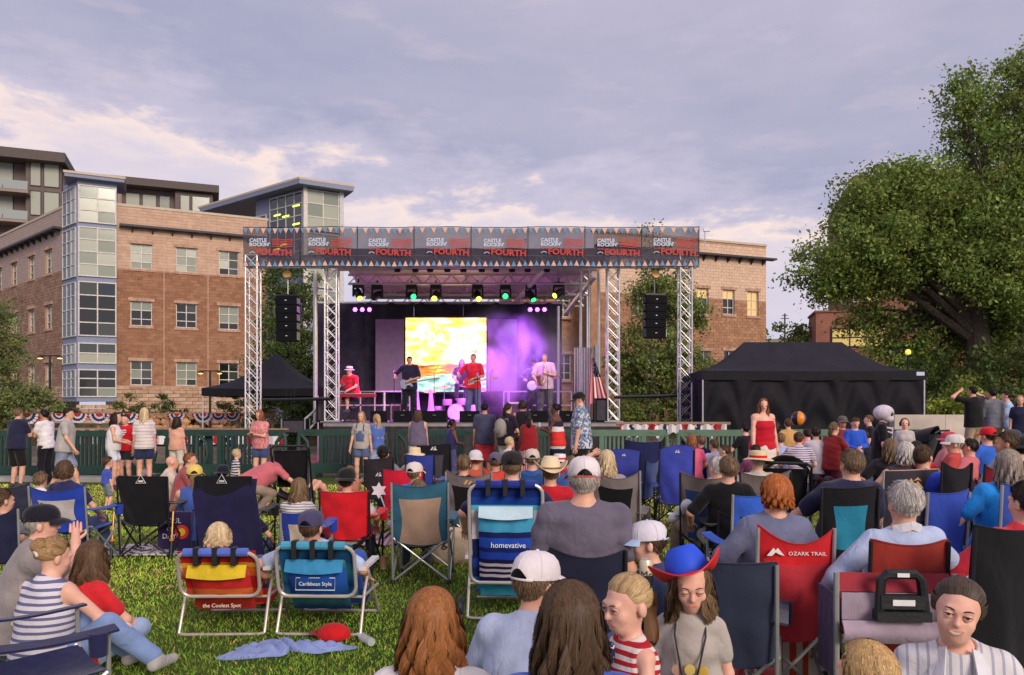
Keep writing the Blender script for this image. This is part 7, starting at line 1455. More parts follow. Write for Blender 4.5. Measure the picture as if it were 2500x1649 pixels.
kids = [(1690, 'orange haired girl with pink butterfly backpack', 1063, 13.5, 0, AUB, 'long', C(222, 96, 130), 'kneel', 1), (1713, 'girl in navy vest beside the pink backpack', 1066, 14.0, 10, LBR, 'short', C(40, 40, 84), 'kneel', 1), (1821, 'child in white cap and black top before the barrier', 1037, 15.5, 20, BLK, 'short', C(26, 24, 30), 'kneel', 0),
        (1845, 'dark haired boy sitting low in front of the woman in red', 1088, 12.4, -10, DBR, 'short', C(120, 60, 90), 'kneel', 0), (1906, 'fair haired child in pale blue shirt near the stroller', 1060, 13.4, 0, LBR, 'short', C(170, 190, 226), 'kneel', 0), (1925, 'woman with green hair tie and yellow top holding beach ball', 1024, 15.5, 0, BRN, 'short', C(206, 160, 96), 'kneel', 1),
        (1950, 'brown haired boy in checked shirt seated on a low chair', 1058, 12.8, -8, BRN, 'short', stripes(C(216, 206, 216), C(120, 100, 140), .04, .6, 2, .03), 'kneel', 0), (1972, 'small boy with orange collar among the seated children', 1048, 14.6, 0, DBR, 'short', C(226, 96, 84), 'kneel', 0), (1992, 'girl in white t-shirt and maroon skirt kneeling', 1045, 13.6, -20, DBR, 'short', C(222, 212, 216), 'kneel', 1),
        (2035, 'girl in maroon sports dress with blonde ponytail turned right', 1033, 13.4, -60, LBR, 'pony', C(150, 44, 44), 'kneel', 1), (1745, 'child in pale lilac shirt bending low near the barrier', 1075, 13.8, 30, LBR, 'short', C(206, 206, 230), 'kneel', 0), (1780, 'child with dark hair lying on an elbow behind the straw hat', 1090, 12.9, 60, BRN, 'short', C(206, 150, 150), 'ground', 0),
        (2125, 'child with sandy hair holding arms out behind the skeleton costume', 1016, 16.2, 70, LBR, 'short', C(30, 26, 34), 'stand', 0), (1895, 'dark haired girl behind the woman in the red top', 1032, 15.6, 0, DBR, 'bob', C(90, 80, 110), 'kneel', 1), (2110, 'child in black top half hidden by the skeleton costume', 1052, 14.6, 50, BRN, 'short', C(30, 28, 34), 'kneel', 0)]
for (px, lab, yh, D, yaw, hcol, hs, tc_, po, fe) in kids:
    D *= 1.1
    if po == 'stand': stand(lab, px, yh, D, yaw, top=tc_, bot=DENIM, hair=(hs, hcol, .15), fem=bool(fe), skin='pink')
    else: sit(lab, px, yh, D, yaw, po, 0., hmin=1.1, hmax=1.75, top=tc_, bot=C(96, 30, 52) if 'maroon' in lab else DENIM, hair=(hs, hcol, .16), fem=bool(fe), skin='pink', group='children seated by the right barriers')
D = 15.2; t = thing('beach_ball', 'orange and dark blue ball held above the children', 'ball', (gx(1950, D), D, gz(1022, D))); 
for q in range(6): MB().sheet(lambda u, v, q=q: (.14 * math.cos((q + u) * math.pi / 3) * math.sin(.02 + 3.1 * v), .14 * math.sin((q + u) * math.pi / 3) * math.sin(.02 + 3.1 * v), .14 * math.cos(.02 + 3.1 * v)), 5, 12, .004).build('gore', M('ball_vinyl', (C(236, 140, 30), C(30, 26, 40), C(236, 140, 30), C(40, 36, 56), C(236, 140, 30), C(60, 60, 120))[q], .35), t)
# terrace group, far right
for a in ((2378, 946, 17.8, 15, 'man in black t-shirt and khaki trousers holding his hands to his head', dict(top=C(20, 18, 20), bot=KHA, hair=('short', BLK), pose='headh', bulk=1.1)), (2426, 952, 18.0, 0, 'man in grey hoodie and khaki trousers with back turned', dict(top=C(112, 112, 120), topk='long', bot=C(156, 130, 100), hair=('short', BLK), bulk=1.1)),
          (2464, 958, 18.4, 60, 'man in light blue shirt facing left beside the grey hoodie', dict(top=C(166, 190, 226), topk='tee', bot=C(150, 150, 160), hair=('short', DBR), pose='phone')), (2490, 968, 17.6, 150, 'woman in navy printed shirt at the right edge of the terrace', dict(top=C(34, 36, 66), bot=C(90, 100, 130), hair=('long', BLD, .15), fem=True)), (2408, 962, 18.8, 80, 'woman in white shirt half hidden behind the man in black', dict(top=WHT, bot=C(60, 66, 110), hair=('bob', LBR, .06), fem=True))):
    stand(a[4], a[0], a[1], a[2], a[3], z=.42, group='people standing on the terrace', **a[5])
# ---------------- middle distance, left
sit('bald man in cream shirt sitting on the grass', 408, 1117, 13.2, -60, 'ground', 0., top=C(214, 194, 176), topk='long', bot=KHA, hair=None, bulk=1.15, hmax=1.95); sit('man in dusty red t-shirt sitting on the grass looking right', 450, 1110, 12.6, -75, 'ground', 0., top=C(160, 76, 80), bot=C(80, 72, 84), hair=('short', AUB), bulk=1.15, hmax=1.95)
stand('toddler boy in blue t-shirt and grey shorts standing on the lawn', 260, 1117, 13.3, -40, top=C(66, 84, 180), bot=C(120, 130, 140), botk='shorts', hair=('short', BRN), skin='pink'); stand('blond toddler in black and white zigzag dress', 575, 1098, 15.4, -50, top=stripes(C(220, 214, 214), C(50, 46, 56), .05, .5, 2, .06), bot=stripes(C(220, 214, 214), C(50, 46, 56), .05, .5, 2, .06), botk='skirt', hair=('short', PBL_), skin='pink', fem=True)
person('woman in pink t-shirt bending over low to the grass', (gx(618, 12.6), 12.6, -.02), -62, 1.7, 'bend', top=C(200, 104, 112), bot=C(150, 130, 116), hair=('bun', BLD, .1), fem=True, bulk=1.2, D=12.4, head=(0, 50, 0))
sit('woman in blue tank top with long ponytail and yellow cap', 474, 1145, 9.6, 20, 'ground', 0., hmax=1.85, top=C(66, 90, 160), topk='tank', bot=DENIM, hair=('pony', LBR, .34), fem=True, hat=('cap', C(226, 196, 100)))
sit('girl in striped shirt with straight brown hair on the grass', 722, 1174, 8.8, -15, 'ground', 0., hmin=1.4, top=stripes(C(226, 218, 216), C(96, 90, 104), .028, .72), topk='tee', bot=DENIM, hair=('long', LBR, .22), fem=True)
sit('small child with blond hair lying on the grass before the barrier', 857, 1140, 13.6, 30, 'ground', 0., hmin=.9, hmax=1.3, top=C(190, 120, 100), bot=C(190, 120, 100), hair=('short', LBR), skin='pink'); sit('child with curly sandy hair behind the blue chair', 92, 1158, 10.8, 0, 'ground', 0., hmin=1.1, top=WHT, bot=DENIM, hair=('short', LBR, .1, 1.6)); sit('child with dark cap near the zigzag toddler', 540, 1143, 11.8, 0, 'ground', 0., hmin=1.1, top=C(40, 40, 60), bot=DENIM, hair=('short', BLK), hat=('capback', C(26, 26, 40)))
person('person resting with bare legs stretched out beside the stroller', (gx(742, 14.2), 14.2, 0), -55, 1.66, 'groundk', top=C(60, 56, 72), bot=C(60, 60, 90), botk='shortshorts', hair=('long', BRN, .2), fem=True, D=14.2, shoes=WHT)
stroller('black stroller with tall seat back left of centre', (gx(716, 13.0), 13.0, 0), 8, C(20, 18, 24), 1.12, hood=False); stroller('black stroller with large canopy behind the red haired woman', (gx(1918, 9.6), 9.6, 0), -20, C(26, 24, 28), 1.08); stroller('dark stroller with hood open at the concrete wall', (gx(2245, 17.0), 17.0, 0), 40, C(24, 22, 30), 1.25)
# ---------------- chairs and sitters, left to right
GOLD = C(206, 160, 90)
quad_chair('blue camp chair with pale grey mesh panel at left', (gx(150, 8.5), 8.84, 0), -6, C(38, 66, 170), w=.66, bh=gz(1185, 8.5), panel=C(186, 178, 176), ins=(.16, .84, .22, .70))
sit('woman with brown bob in navy shirt in the blue chair', 146, 1131, 8.6, -5, top=C(44, 44, 84), bot=DENIM, hair=('bob', BRN, .09), fem=True)
chair('dark navy camp chair at the left edge behind the black cap', 25, 1178, 9.6, 96, 10, C(52, 52, 74)); sit('person in grey t-shirt sitting at the left edge', -4, 1205, 7.2, -30, top=C(112, 116, 132), bot=DENIM, hair=('short', BRN))
chair('navy camp chair at the left edge with person in grey', 0, 1240, 6.8, 80, 15, C(36, 38, 66)) ; chair('tall black rocking camp chair with gold rods and white emblem', 350, 1163, 9.0, 120, 3, C(22, 20, 26), pistons=True, tube=TUBE_D, sag=.0, logo=('triangle', C(220, 216, 214), .86, 1.1), taper=.12)
chair('black camp chair covered with a navy blanket', 548, 1163, 8.4, 142, -5, C(22, 20, 28), blanket=C(30, 26, 62), tube=TUBE_D, logo=('triangle', C(200, 196, 196), .88, 1.1), sag=.0, pistons=False); sit('person in blue jeans seated in the blanket covered chair', 590, 1215, 8.6, -8, top=C(30, 30, 60), bot=C(86, 110, 160), hair=('short', BRN))
chair('small blue camp chair with pale panel behind the beach chairs', 730, 1250, 7.2, 86, 0, C(34, 62, 160), panel=C(196, 180, 156), ins=(.2, .8, .0, .7), sag=.01)
chair('bright red camp chair left of the teal chair', 842, 1198, 8.0, 122, -3, C(216, 28, 40), sag=.02, tube=TUBE_D); sit('man with backwards black cap in the red chair', 843, 1155, 8.0, -5, top=WHT, bot=C(60, 60, 84), hair=('short', DBR), hat=('capback', C(30, 26, 28)))
chair('crimson camp chair half hidden behind the teal chair', 985, 1143, 10.2, 100, 8, C(206, 28, 56), sag=.03, tube=TUBE_D); sit('person in cream cap before the teal chair', 1022, 1140, 9.0, -20, top=C(80, 100, 170), bot=KHA, hair=('short', LBR), hat=('cap', C(222, 208, 200)))
chair('teal camp chair with tan back panel and crossed silver legs', 1026, 1176, 7.7, 138, 0, C(48, 98, 120), panel=C(170, 140, 118), ins=(.12, .88, .0, .74), sag=.05, taper=.0); sit('person in the teal chair holding a star shaped fan', 1010, 1180, 8.0, 10, hmax=1.6, top=C(214, 206, 200), topk='long', bot=DENIM, hair=('short', LBR))
D = 7.9; t = thing('star_fan', 'pale star shaped hand fan held up left of the teal chair', 'fan', (gx(925, D), D, gz(1198, D))); MB().prism([((.085 if i % 2 == 0 else .048) * math.sin(i * math.pi / 6), (.085 if i % 2 == 0 else .048) * math.cos(i * math.pi / 6)) for i in range(12)], -.004, .004).build('blade', M('fan_card', C(226, 206, 214), .7), t, smooth=False); MB().tube([(.02, 0, -.06), (.06, 0, -.17)], .008, 6).build('handle', WHITEP, t)
chair('grey and black camp chair behind the teal chair', 1145, 1150, 9.2, 112, -6, C(124, 112, 112), panel=C(20, 18, 22), ins=(.12, .88, .0, .72), sag=.08, logo=('mountain', GOLD, .80, 1.0)); sit('person with tousled light brown hair in the grey chair', 1130, 1117, 9.2, 0, top=C(40, 36, 44), bot=DENIM, hair=('short', LBR, .1, 1.5))
chair('dark mesh camp chair with man in black trucker cap', 926, 1119, 11.6, 72, -4, C(46, 40, 46), tube=TUBE_D, sag=.01, logo=('mountain', C(200, 196, 200), .55, .8)); sit('man in black trucker cap seen over a dark chair', 932, 1095, 11.6, 0, top=C(120, 120, 126), bot=DENIM, hair=('short', DBR), hat=('trucker', C(30, 26, 28)))
chair('blue camp chair tilted back before the barrier', 1026, 1110, 12.0, 72, -8, C(52, 66, 150), tube=TUBE_D, sag=.02, taper=.25, logo=('mountain', C(214, 190, 120), .5, .8)); sit('person in straw hat seen over the blue tilted chair', 1010, 1100, 12.2, 0, top=C(190, 180, 170), bot=DENIM, hair=('short', GRY), hat=('straw', C(226, 204, 166)))
chair('empty black camp chair with grey mesh centre near the barrier', 1060, 1086, 13.2, 82, -4, C(26, 24, 30), panel=C(70, 66, 74), ins=(.2, .8, .0, .75), tube=TUBE_D, sag=.01, logo=('mountain', C(214, 210, 214), .88, .9))
sit('man in white trucker cap in the row behind the grey chair', 1160, 1108, 10.6, 0, top=C(196, 90, 70), bot=DENIM, hair=('short', AUB), hat=('capback', C(214, 206, 208))); chair('camp chair with orange red fabric behind the striped beach chair', 1205, 1140, 10.2, 60, 0, C(224, 80, 66)); sit('man in purple grey cap in the orange red chair', 1216, 1114, 10.4, -10, top=C(206, 80, 66), bot=DENIM, hair=('short', LBR), hat=('cap', C(96, 88, 110)))
# beach chairs
OR = ramp_mat('sunset_stripes', [(0, C(186, 40, 30)), (.12, C(214, 86, 36)), (.24, C(196, 40, 36)), (.40, C(226, 110, 40)), (.52, C(226, 170, 50)), (.58, C(196, 40, 40)), (.74, C(206, 60, 60)), (.84, C(230, 120, 40)), (.92, C(60, 110, 130))], 2, .2, .84, wob=.02); ORL = cloth(C(222, 190, 44), 'yellow_flap'); BLR = cloth(C(86, 110, 196), 'blue_roll')
ORP = ramp_mat('sunset_pouch', [(0, C(190, 50, 40)), (.18, C(216, 110, 50)), (.34, C(200, 46, 46)), (.55, C(206, 84, 70)), (.72, C(216, 120, 90)), (.86, C(226, 150, 60))], 2, .2, .7, wob=.02)
D = 6.05; beach_chair('orange red striped low beach chair with yellow pouch flap', (gx(548, D), D + .25, 0), 2, (OR, BLR, ORP, ORL), .60, gz(1338, D), letters=('the Coolest Spot', .042, C(240, 226, 200), .86, False)); sit('person with blonde bob in the orange beach chair', 540, 1284, 6.15, 0, 'low', off=.2, hmin=1.45, top=C(190, 130, 120), topk='tank', bot=DENIM, hair=('bob', PBL_, .07), fem=True)
BT = ramp_mat('lagoon_stripes', [(0, C(20, 50, 90)), (.15, C(40, 120, 150)), (.3, C(20, 60, 110)), (.45, C(60, 150, 170)), (.6, C(24, 80, 130)), (.75, C(40, 100, 140)), (.88, C(60, 140, 160))], 2, .2, .84, wob=.05, interp='LINEAR'); BTP = ramp_mat('lagoon_pouch', [(0, C(20, 40, 80)), (.15, C(50, 120, 120)), (.25, C(20, 70, 130)), (.45, C(36, 84, 170)), (.62, C(40, 90, 176)), (.75, C(80, 140, 90)), (.88, C(60, 150, 190))], 2, .2, .72, wob=.05, interp='LINEAR')
D = 6.05; beach_chair('blue green striped low beach chair with white framed logo', (gx(788, D), D + .25, 0), -2, (BT, cloth(C(70, 150, 180), 'aqua_roll'), BTP, cloth(C(60, 140, 186), 'aqua_flap')), .60, gz(1322, D), letters=('Caribbean Style', .040, C(226, 232, 236), .42, True)); sit('man in dark purple cap and pale blue shirt in the blue beach chair', 778, 1259, 6.15, -8, off=.2, hmin=1.45, hmax=1.75, top=C(176, 190, 220), topk='loose', bot=C(50, 80, 170), hair=('short', BRN), hat=('cap', C(72, 66, 98)), pose=dict(POSE['low'], hands=((-.36, .10, -.26), (.2, .2, -.26))), bulk=1.1, fac=.555)
CY = ramp_mat('surf_stripes', [(0, C(40, 110, 170)), (.10, C(26, 36, 90)), (.2, C(30, 60, 160)), (.30, C(26, 34, 84)), (.50, C(206, 196, 206)), (.74, C(214, 204, 206)), (.80, C(90, 190, 210)), (.85, C(30, 70, 160)), (.93, C(28, 50, 130))], 2, .25, 1.08); CYP = ramp_mat('surf_pouch', [(0, C(50, 140, 170)), (.08, C(24, 30, 84)), (.16, C(214, 200, 206)), (.20, C(24, 30, 84)), (.24, C(214, 200, 206)), (.28, C(24, 30, 84)), (.32, C(214, 200, 206)), (.36, C(24, 30, 84)), (.42, C(36, 70, 180)), (.52, C(28, 40, 110)), (.58, C(36, 80, 190)), (.72, C(26, 36, 90)), (.80, C(70, 160, 200))], 2, .25, .86)
D = 6.5; beach_chair('tall blue and white striped reclining beach chair with lettered pouch', (gx(1242, D), D + .25, 0), -3, (CY, cloth(C(34, 54, 140), 'blue_roll'), CYP, ramp_mat('surf_flap', [(0, C(226, 232, 238)), (.3, C(40, 110, 190)), (.6, C(200, 226, 238))], 2, .7, .92, wob=.05, interp='LINEAR')), .60, gz(1178, D), letters=('homevative', .062, C(232, 236, 240), .40, False), cx=.02)
sit('man in black mesh trucker cap and navy shirt in the tall beach chair', 1250, 1112, 6.9, 0, off=.2, top=C(36, 34, 66), topk='loose', bot=C(60, 60, 70), botk='shorts', hair=('short', LBR), hat=('trucker', C(38, 30, 34)), pose=dict(POSE['chair'], hands=((-.22, .16, -.34), (.16, .26, -.36))), bulk=1.15, fac=.737, shoes=C(40, 44, 70))
# centre and right
chair('wide navy camp chair of the man in the white and red trucker cap', 1433, 1338, 4.5, 186, 0, C(34, 36, 58), tube=TUBE_D, sag=.05, taper=.1); sit('broad man in grey t-shirt with white and red trucker cap', 1428, 1134, 4.55, 0, off=.34, hmin=1.9, hmax=1.95, top=C(104, 96, 112), bot=C(60, 60, 70), hair=('short', GRY, .1, 1.3), hat=('trucker', C(222, 212, 212), C(206, 78, 70)), bulk=1.12, head=(-3, 2, 0), pose=dict(POSE['chair'], hands=((-.02, .26, -.40), (.02, .26, -.40)), elbow=((-.35, -.7, -.6), (.35, -.7, -.6))), fac=.737)
chair('grey and black camp chair right of the trucker cap man', 1505, 1146, 8.2, 112, -14, C(126, 116, 112), panel=C(16, 15, 18), ins=(.1, .86, .0, .76), sag=.10, pistons=True); sit('woman with long straight blonde hair touching her head', 1484, 1105, 8.4, 0, top=C(150, 140, 150), bot=DENIM, hair=('long', PBL_, .18), fem=True, pose=dict(POSE['chair'], hands=((-.02, .12, .26), (.13, .26, -.36)), elbow=((-1, .3, .2), (1, -.6, -.5))), fac=.737)
sit('person in cream cowboy hat and red t-shirt beside the trucker cap', 1340, 1132, 7.6, 5, off=.3, top=C(190, 30, 44), bot=DENIM, hair=('short', LBR), hat=('cowboy', C(230, 208, 172))); chair('dark camp chair under the person in the cowboy hat', 1335, 1225, 7.4, 100, 3, C(34, 34, 56))
sit('child in grey cap beside the cowboy hat', 1300, 1106, 9.8, 0, hmin=1.1, hmax=1.6, top=C(50, 84, 150), bot=DENIM, hair=('short', LBR), hat=('cap', C(206, 190, 176))); chair('small blue chair behind the cowboy hat', 1300, 1150, 9.6, 60, 0, C(44, 84, 150)); sit('fair haired child in blue shirt behind the trucker cap', 1395, 1118, 11.0, 0, 'ground', 0., hmin=1.3, hmax=1.9, top=C(60, 90, 150), bot=DENIM, hair=('short', LBR)); sit('person in white and red paper crown before the striped dress', 1367, 1112, 12.0, 0, 'kneel', 0., hmin=1.2, top=C(150, 40, 50), bot=DENIM, hair=('short', BRN), hat=('boater', C(226, 220, 218), C(206, 40, 44)))
chair('blue padded camp chair with pale label behind the blonde woman', 1520, 1103, 12.0, 88, 8, C(58, 66, 150), tube=TUBE_D, sag=-.04, logo=('mountain', C(210, 206, 190), .86, .5)); chair('dark navy camp chair angled with raised side flap', 1570, 1076, 12.6, 82, -25, C(40, 44, 88), tube=TUBE_D, sag=.03); chair('empty royal blue padded camp chair with pale label', 1652, 1096, 11.0, 84, -4, C(62, 72, 168), tube=TUBE_D, sag=-.05, logo=('mountain', C(210, 206, 190), .88, .6)); chair('low blue grey camp chair between the padded blue ones', 1590, 1120, 11.8, 60, 60, C(72, 86, 140), tube=TUBE_D)
chair('taupe and blue camp chair with a white crutch leaning on it', 1728, 1153, 7.9, 126, -16, C(132, 118, 110), panel=C(44, 70, 116), ins=(.08, .92, .0, .74), sag=.07, taper=.1, tube=TUBE_D); sit('man with thin white hair in white shirt in the taupe chair', 1741, 1121, 8.0, 20, top=C(220, 222, 234), topk='long', bot=KHA, hair=('short', SIL), pose=dict(POSE['chair'], hands=((-.3, .14, -.34), (.13, .26, -.36))), fac=.737)
chair('brown camp chair of the person in the straw boater', 1868, 1150, 9.0, 118, -10, C(116, 104, 100), sag=.06, tube=TUBE_D); sit('person in straw boater hat with red band', 1850, 1107, 9.2, 10, top=C(200, 190, 180), bot=KHA, hair=('short', GRY), hat=('boater', C(222, 196, 150), C(206, 30, 34)))
sit('boy in black t-shirt with light brown hair', 1786, 1122, 7.4, 0, top=C(20, 18, 22), topk='loose', bot=C(170, 164, 150), hair=('short', LBR, .1, 1.4), hmax=1.8); chair('black camp chair under the boy in black', 1800, 1245, 7.3, 96, 0, C(24, 22, 28), tube=TUBE_D)
chair('bright blue camp chair left of the red haired woman', 1850, 1204, 6.3, 130, 4, C(56, 100, 206), panel=C(18, 18, 26), ins=(.14, .86, .0, .72), sag=.02)
chair('tall red camp chair with white mountain logo', 1940, 1284, 4.5, 182, -3, C(206, 34, 40), panel=C(186, 50, 60), ins=(.06, .94, .0, .70), sag=.10, logo=('OZARK TRAIL', C(232, 226, 224), .86, .030, -4, .055)); sit('person with copper red bob in blue grey t-shirt', 1893, 1173, 4.75, 8, top=C(108, 112, 140), topk='loose', bot=DENIM, hair=('bob', RED, .085, 1.5), fem=True, hmin=1.6, bulk=1.15, head=(4, 4, 0))
D = 4.45; t = thing('flag_towel', 'red striped towel with dark stars hanging under the red chair', 'towel', (gx(2000, D), D + .45, 0)); tw_ = MB().sheet(lambda u, v: (-.09 + .42 * u, .02 * math.sin(u * 9), .02 + .50 * v), 10, 6, .006).build('cloth', ramp_mat('towel_print', [(0, C(220, 84, 60)), (.10, C(226, 214, 204)), (.2, C(220, 84, 60)), (.30, C(226, 214, 204)), (.38, C(220, 84, 60)), (.46, C(226, 214, 204))], 0, -.09, .33), t)
for q in range(4): MB().prism([((.034 if i % 2 == 0 else .014) * math.sin(i * math.pi / 5), (.034 if i % 2 == 0 else .014) * math.cos(i * math.pi / 5)) for i in range(10)], -.012, -.009, Matrix.Translation((.22, 0, .08 + .115 * q))).build('star', M('towel_ink', C(50, 44, 60), .8), tw_, smooth=False)
chair('empty slate blue camp chair beside the girl in the cowboy hat', 1790, 1367, 4.05, 190, -20, C(50, 56, 76), sag=.01, taper=.0); D = 4.9; t = thing('cooler_bag', 'pink soft cooler bag on the grass behind the empty chair', 'bag', (gx(1820, D), D, 0)); V_ = Vol(); V_.ell((0, 0, .14), (.16, .11, .15)); V_.cone((-.08, 0, .1), (.08, 0, .1), .11, .11, .05); V_.cut((0, 0, -1), (0, 0, 0)); vol_obj('bag', V_, .015, cloth(C(224, 96, 110)), t); MB().tube([(-.1, 0, .26), (-.06, 0, .36), (.06, 0, .36), (.1, 0, .26)], .01, 6).build('handle', cloth(C(224, 96, 110)), t)
chair('black camp chair with turquoise back panel', 2073, 1188, 6.0, 132, -6, C(26, 24, 30), panel=C(40, 130, 160), ins=(.2, .8, .34, .80), sag=.01, tube=TUBE_D, taper=.05); sit('man with short sandy hair and navy shirt in the turquoise chair', 2078, 1106, 6.1, 8, top=C(38, 38, 66), topk='tee', bot=C(170, 160, 150), hair=('short', LBR), hmin=1.75, pose=dict(POSE['chair'], hands=((-.16, .40, -.30), (.0, .34, -.36))), fac=.737, bulk=1.12)
chair('charcoal camp chair with gold mountain logo', 2222, 1147, 7.8, 136, 0, C(58, 54, 64), sag=.0, logo=('mountain', GOLD, .74, 1.5), edge=C(190, 150, 120)); sit('woman with grey blonde bob in the charcoal chair', 2218, 1085, 7.9, 0, top=C(60, 50, 60), topk='tank', bot=DENIM, hair=('bob', SIL, .11), fem=True, hmin=1.6)
chair('royal blue camp chair right of the grey haired man', 2310, 1198, 6.0, 110, 8, C(58, 84, 186), sag=.02, tube=TUBE_S, taper=.05); chair('black camp chair with child in blue hood', 2332, 1128, 7.6, 76, 4, C(30, 28, 34), tube=TUBE_D); sit('child with brown hair and blue hood turned right', 2325, 1095, 7.7, -50, top=C(50, 66, 180), bot=DENIM, hair=('short', BRN), hmin=1.3)
chair('rust red camp chair with grey pouch and black handle', 2215, 1315, 4.2, 184, -3, C(176, 60, 50), sag=.03, tube=TUBE_D, taper=.12); JM = sit('silver haired man in pale blue shirt in the rust red chair', 2222, 1191, 4.35, 4, top=C(176, 190, 220), topk='long', bot=C(120, 130, 160), hair=('short', SIL, .1, 1.2), hmin=1.7, pose=dict(POSE['chair'], hands=((-.24, .16, -.36), (.14, .26, -.36))), fac=.737)
MB().sheet(lambda u, v: tuple(JM['neck'] + _v((2 * u - 1) * .085, -.075 + .05 * (2 * u - 1) ** 2, .01 + .05 * v - .03 * abs(2 * u - 1))), 10, 4, .006).build('collar', cloth(C(222, 222, 228), 'collar_cloth'), JM['root'])
# push wagon behind the rust chair: fabric box, uprights and moulded handle
D = 4.05; t = thing('wagon', 'grey and maroon fabric push wagon with black moulded handle', 'wagon', (gx(2186, D), D, 0), -4); GF = cloth(C(160, 142, 156), 'grey_canvas', .5); MF = cloth(C(150, 48, 58), 'maroon_canvas', .5); wz = gz(1400, D)
MB().sheet(lambda u, v: (-.28 + .56 * u, -.02 - .03 * math.sin(math.pi * u) * math.sin(math.pi * v), wz - .10 - .14 * v), 16, 8, .01).build('rear_panel', GF, t); MB().sheet(lambda u, v: (-.29 + .58 * u, -.05 - .035 * math.sin(math.pi * v), wz - .24 - .11 * v), 16, 8, .012).build('pocket', GF, t); MB().sheet(lambda u, v: (-.29 + .58 * u, -.0 + .05 * v, wz - .10 + .09 * v), 12, 3, .012).build('rim', MF, t)
for q in (-1, 1):
    MB().tube([(q * .30, 0, .05), (q * .30, .0, wz)], .016, 8).build('upright', TUBE_S, t); MB().sheet(lambda u, v, q=q: (q * .295, .30 * u, wz - .12 - .45 * v), 8, 6, .01).build('side_panel', cloth(C(70, 56, 96), 'violet_canvas'), t)
    for yy in (.02, .30): wl = MB().lathe([(.09, -.02), (.11, -.012), (.11, .012), (.09, .02)], 18, (q * .30, yy, .11), Matrix.Rotation(R(90), 3, 'Y')).build('wheel', M('tyre', (.02, .02, .02, 1), .8), t)
MB().sheet(lambda u, v: (-.29 + .58 * u, .30 * v, wz - .58), 6, 6, .01).build('floor', GF, t); hb = MB(); hb.tube([(-.11, -.07, wz - .20), (-.10, -.07, wz - .02), (-.07, -.07, wz + .01), (.07, -.07, wz + .01), (.10, -.07, wz - .02), (.12, -.07, wz - .20)], .026, 8); hb.box((0, -.075, wz - .13), (.22, .05, .07)); hb.box((0, -.08, wz - .20), (.27, .07, .05)); o = hb.build('handle', BLACKP, t)
MB().b2((-.055, -.106, wz - .145), (.055, -.102, wz - .115)).build('label_plate', WHITEP, o, smooth=False); MB().b2((-.03, -.100, wz - .0), (.03, -.096, wz + .02)).build('label_plate', WHITEP, o, smooth=False)
# right edge
chair('large black camp chair at the right edge', 2462, 1278, 3.9, 225, 16, C(20, 19, 24), tube=TUBE_D, sag=.03, arm=False); sit('person in red sleeve at the right edge with hand on armrest', 2515, 1190, 4.35, 12, top=C(200, 44, 62), topk='long', bot=DENIM, hair=('short', DBR), pose=dict(POSE['chair'], hands=((-.24, .34, -.30), (.13, .26, -.36))), fac=.737, hmin=1.7, skin='pink')
chair('blue camp chair at the right edge with grey haired woman', 2500, 1180, 5.6, 130, 6, C(60, 84, 176), sag=.03); sit('woman with long grey hair and bright blue shirt at right edge', 2474, 1106, 5.9, 0, top=C(36, 140, 224), bot=DENIM, hair=('long', (.30, .24, .19, 1), .2), fem=True, hmin=1.65)
chair('maroon camp chair of the bearded man in grey', 2424, 1130, 7.6, 56, 10, C(130, 30, 44), tube=TUBE_D); sit('bearded man in grey t-shirt leaning left', 2432, 1062, 7.7, 55, top=C(150, 152, 164), bot=C(60, 60, 70), hair=('short', BRN), skin='tan', hmin=1.7)
for (px, lab, yh, D, yaw, tc_, hcol, ht) in ((2312, 'man in red t-shirt with white cap looking left', 1070, 10.4, 60, C(190, 70, 66), GRY, ('cap', C(222, 212, 206))), (2405, 'person in blue shirt with bright red cap', 1050, 11.6, 20, C(50, 100, 200), DBR, ('cap', C(214, 34, 42))), (2452, 'person in dark grey cap and pink shirt', 1058, 10.2, 70, C(206, 130, 120), GRY, ('cap', C(70, 70, 72))), (2486, 'person with round black hat at the right edge', 1075, 8.8, 10, C(40, 36, 44), BLK, ('capback', C(22, 24, 28))),
                                             (2262, 'woman in red top with dark ponytail beyond the charcoal chair', 1082, 10.6, -20, C(196, 40, 50), DBR, None), (2300, 'person in crimson cap behind the man in red', 1062, 12.0, 60, C(196, 120, 120), BRN, ('cap', C(196, 70, 84))), (2190, 'woman with long sandy hair in front of the skeleton costume', 1076, 10.0, -10, C(34, 30, 36), LBR, None), (2355, 'person in pink shirt seated beyond the blue hood', 1076, 10.4, 40, C(206, 110, 116), DBR, None)):
    sit(lab, px, yh, D, yaw, top=tc_, bot=DENIM, hair=('short', hcol) if ht or 'person' in lab else ('long', hcol, .2), hat=ht, hmin=1.45, fem='woman' in lab)
    chair(('dark folding chair of the ' + lab)[:88] if len(('dark folding chair of the ' + lab).split()) <= 16 else 'dark folding chair at the right', px, gz and (998 + (1.75 - .8) * F / D), D, 60 * 10 / D, yaw * .3, C(40, 38, 52), tube=TUBE_D)
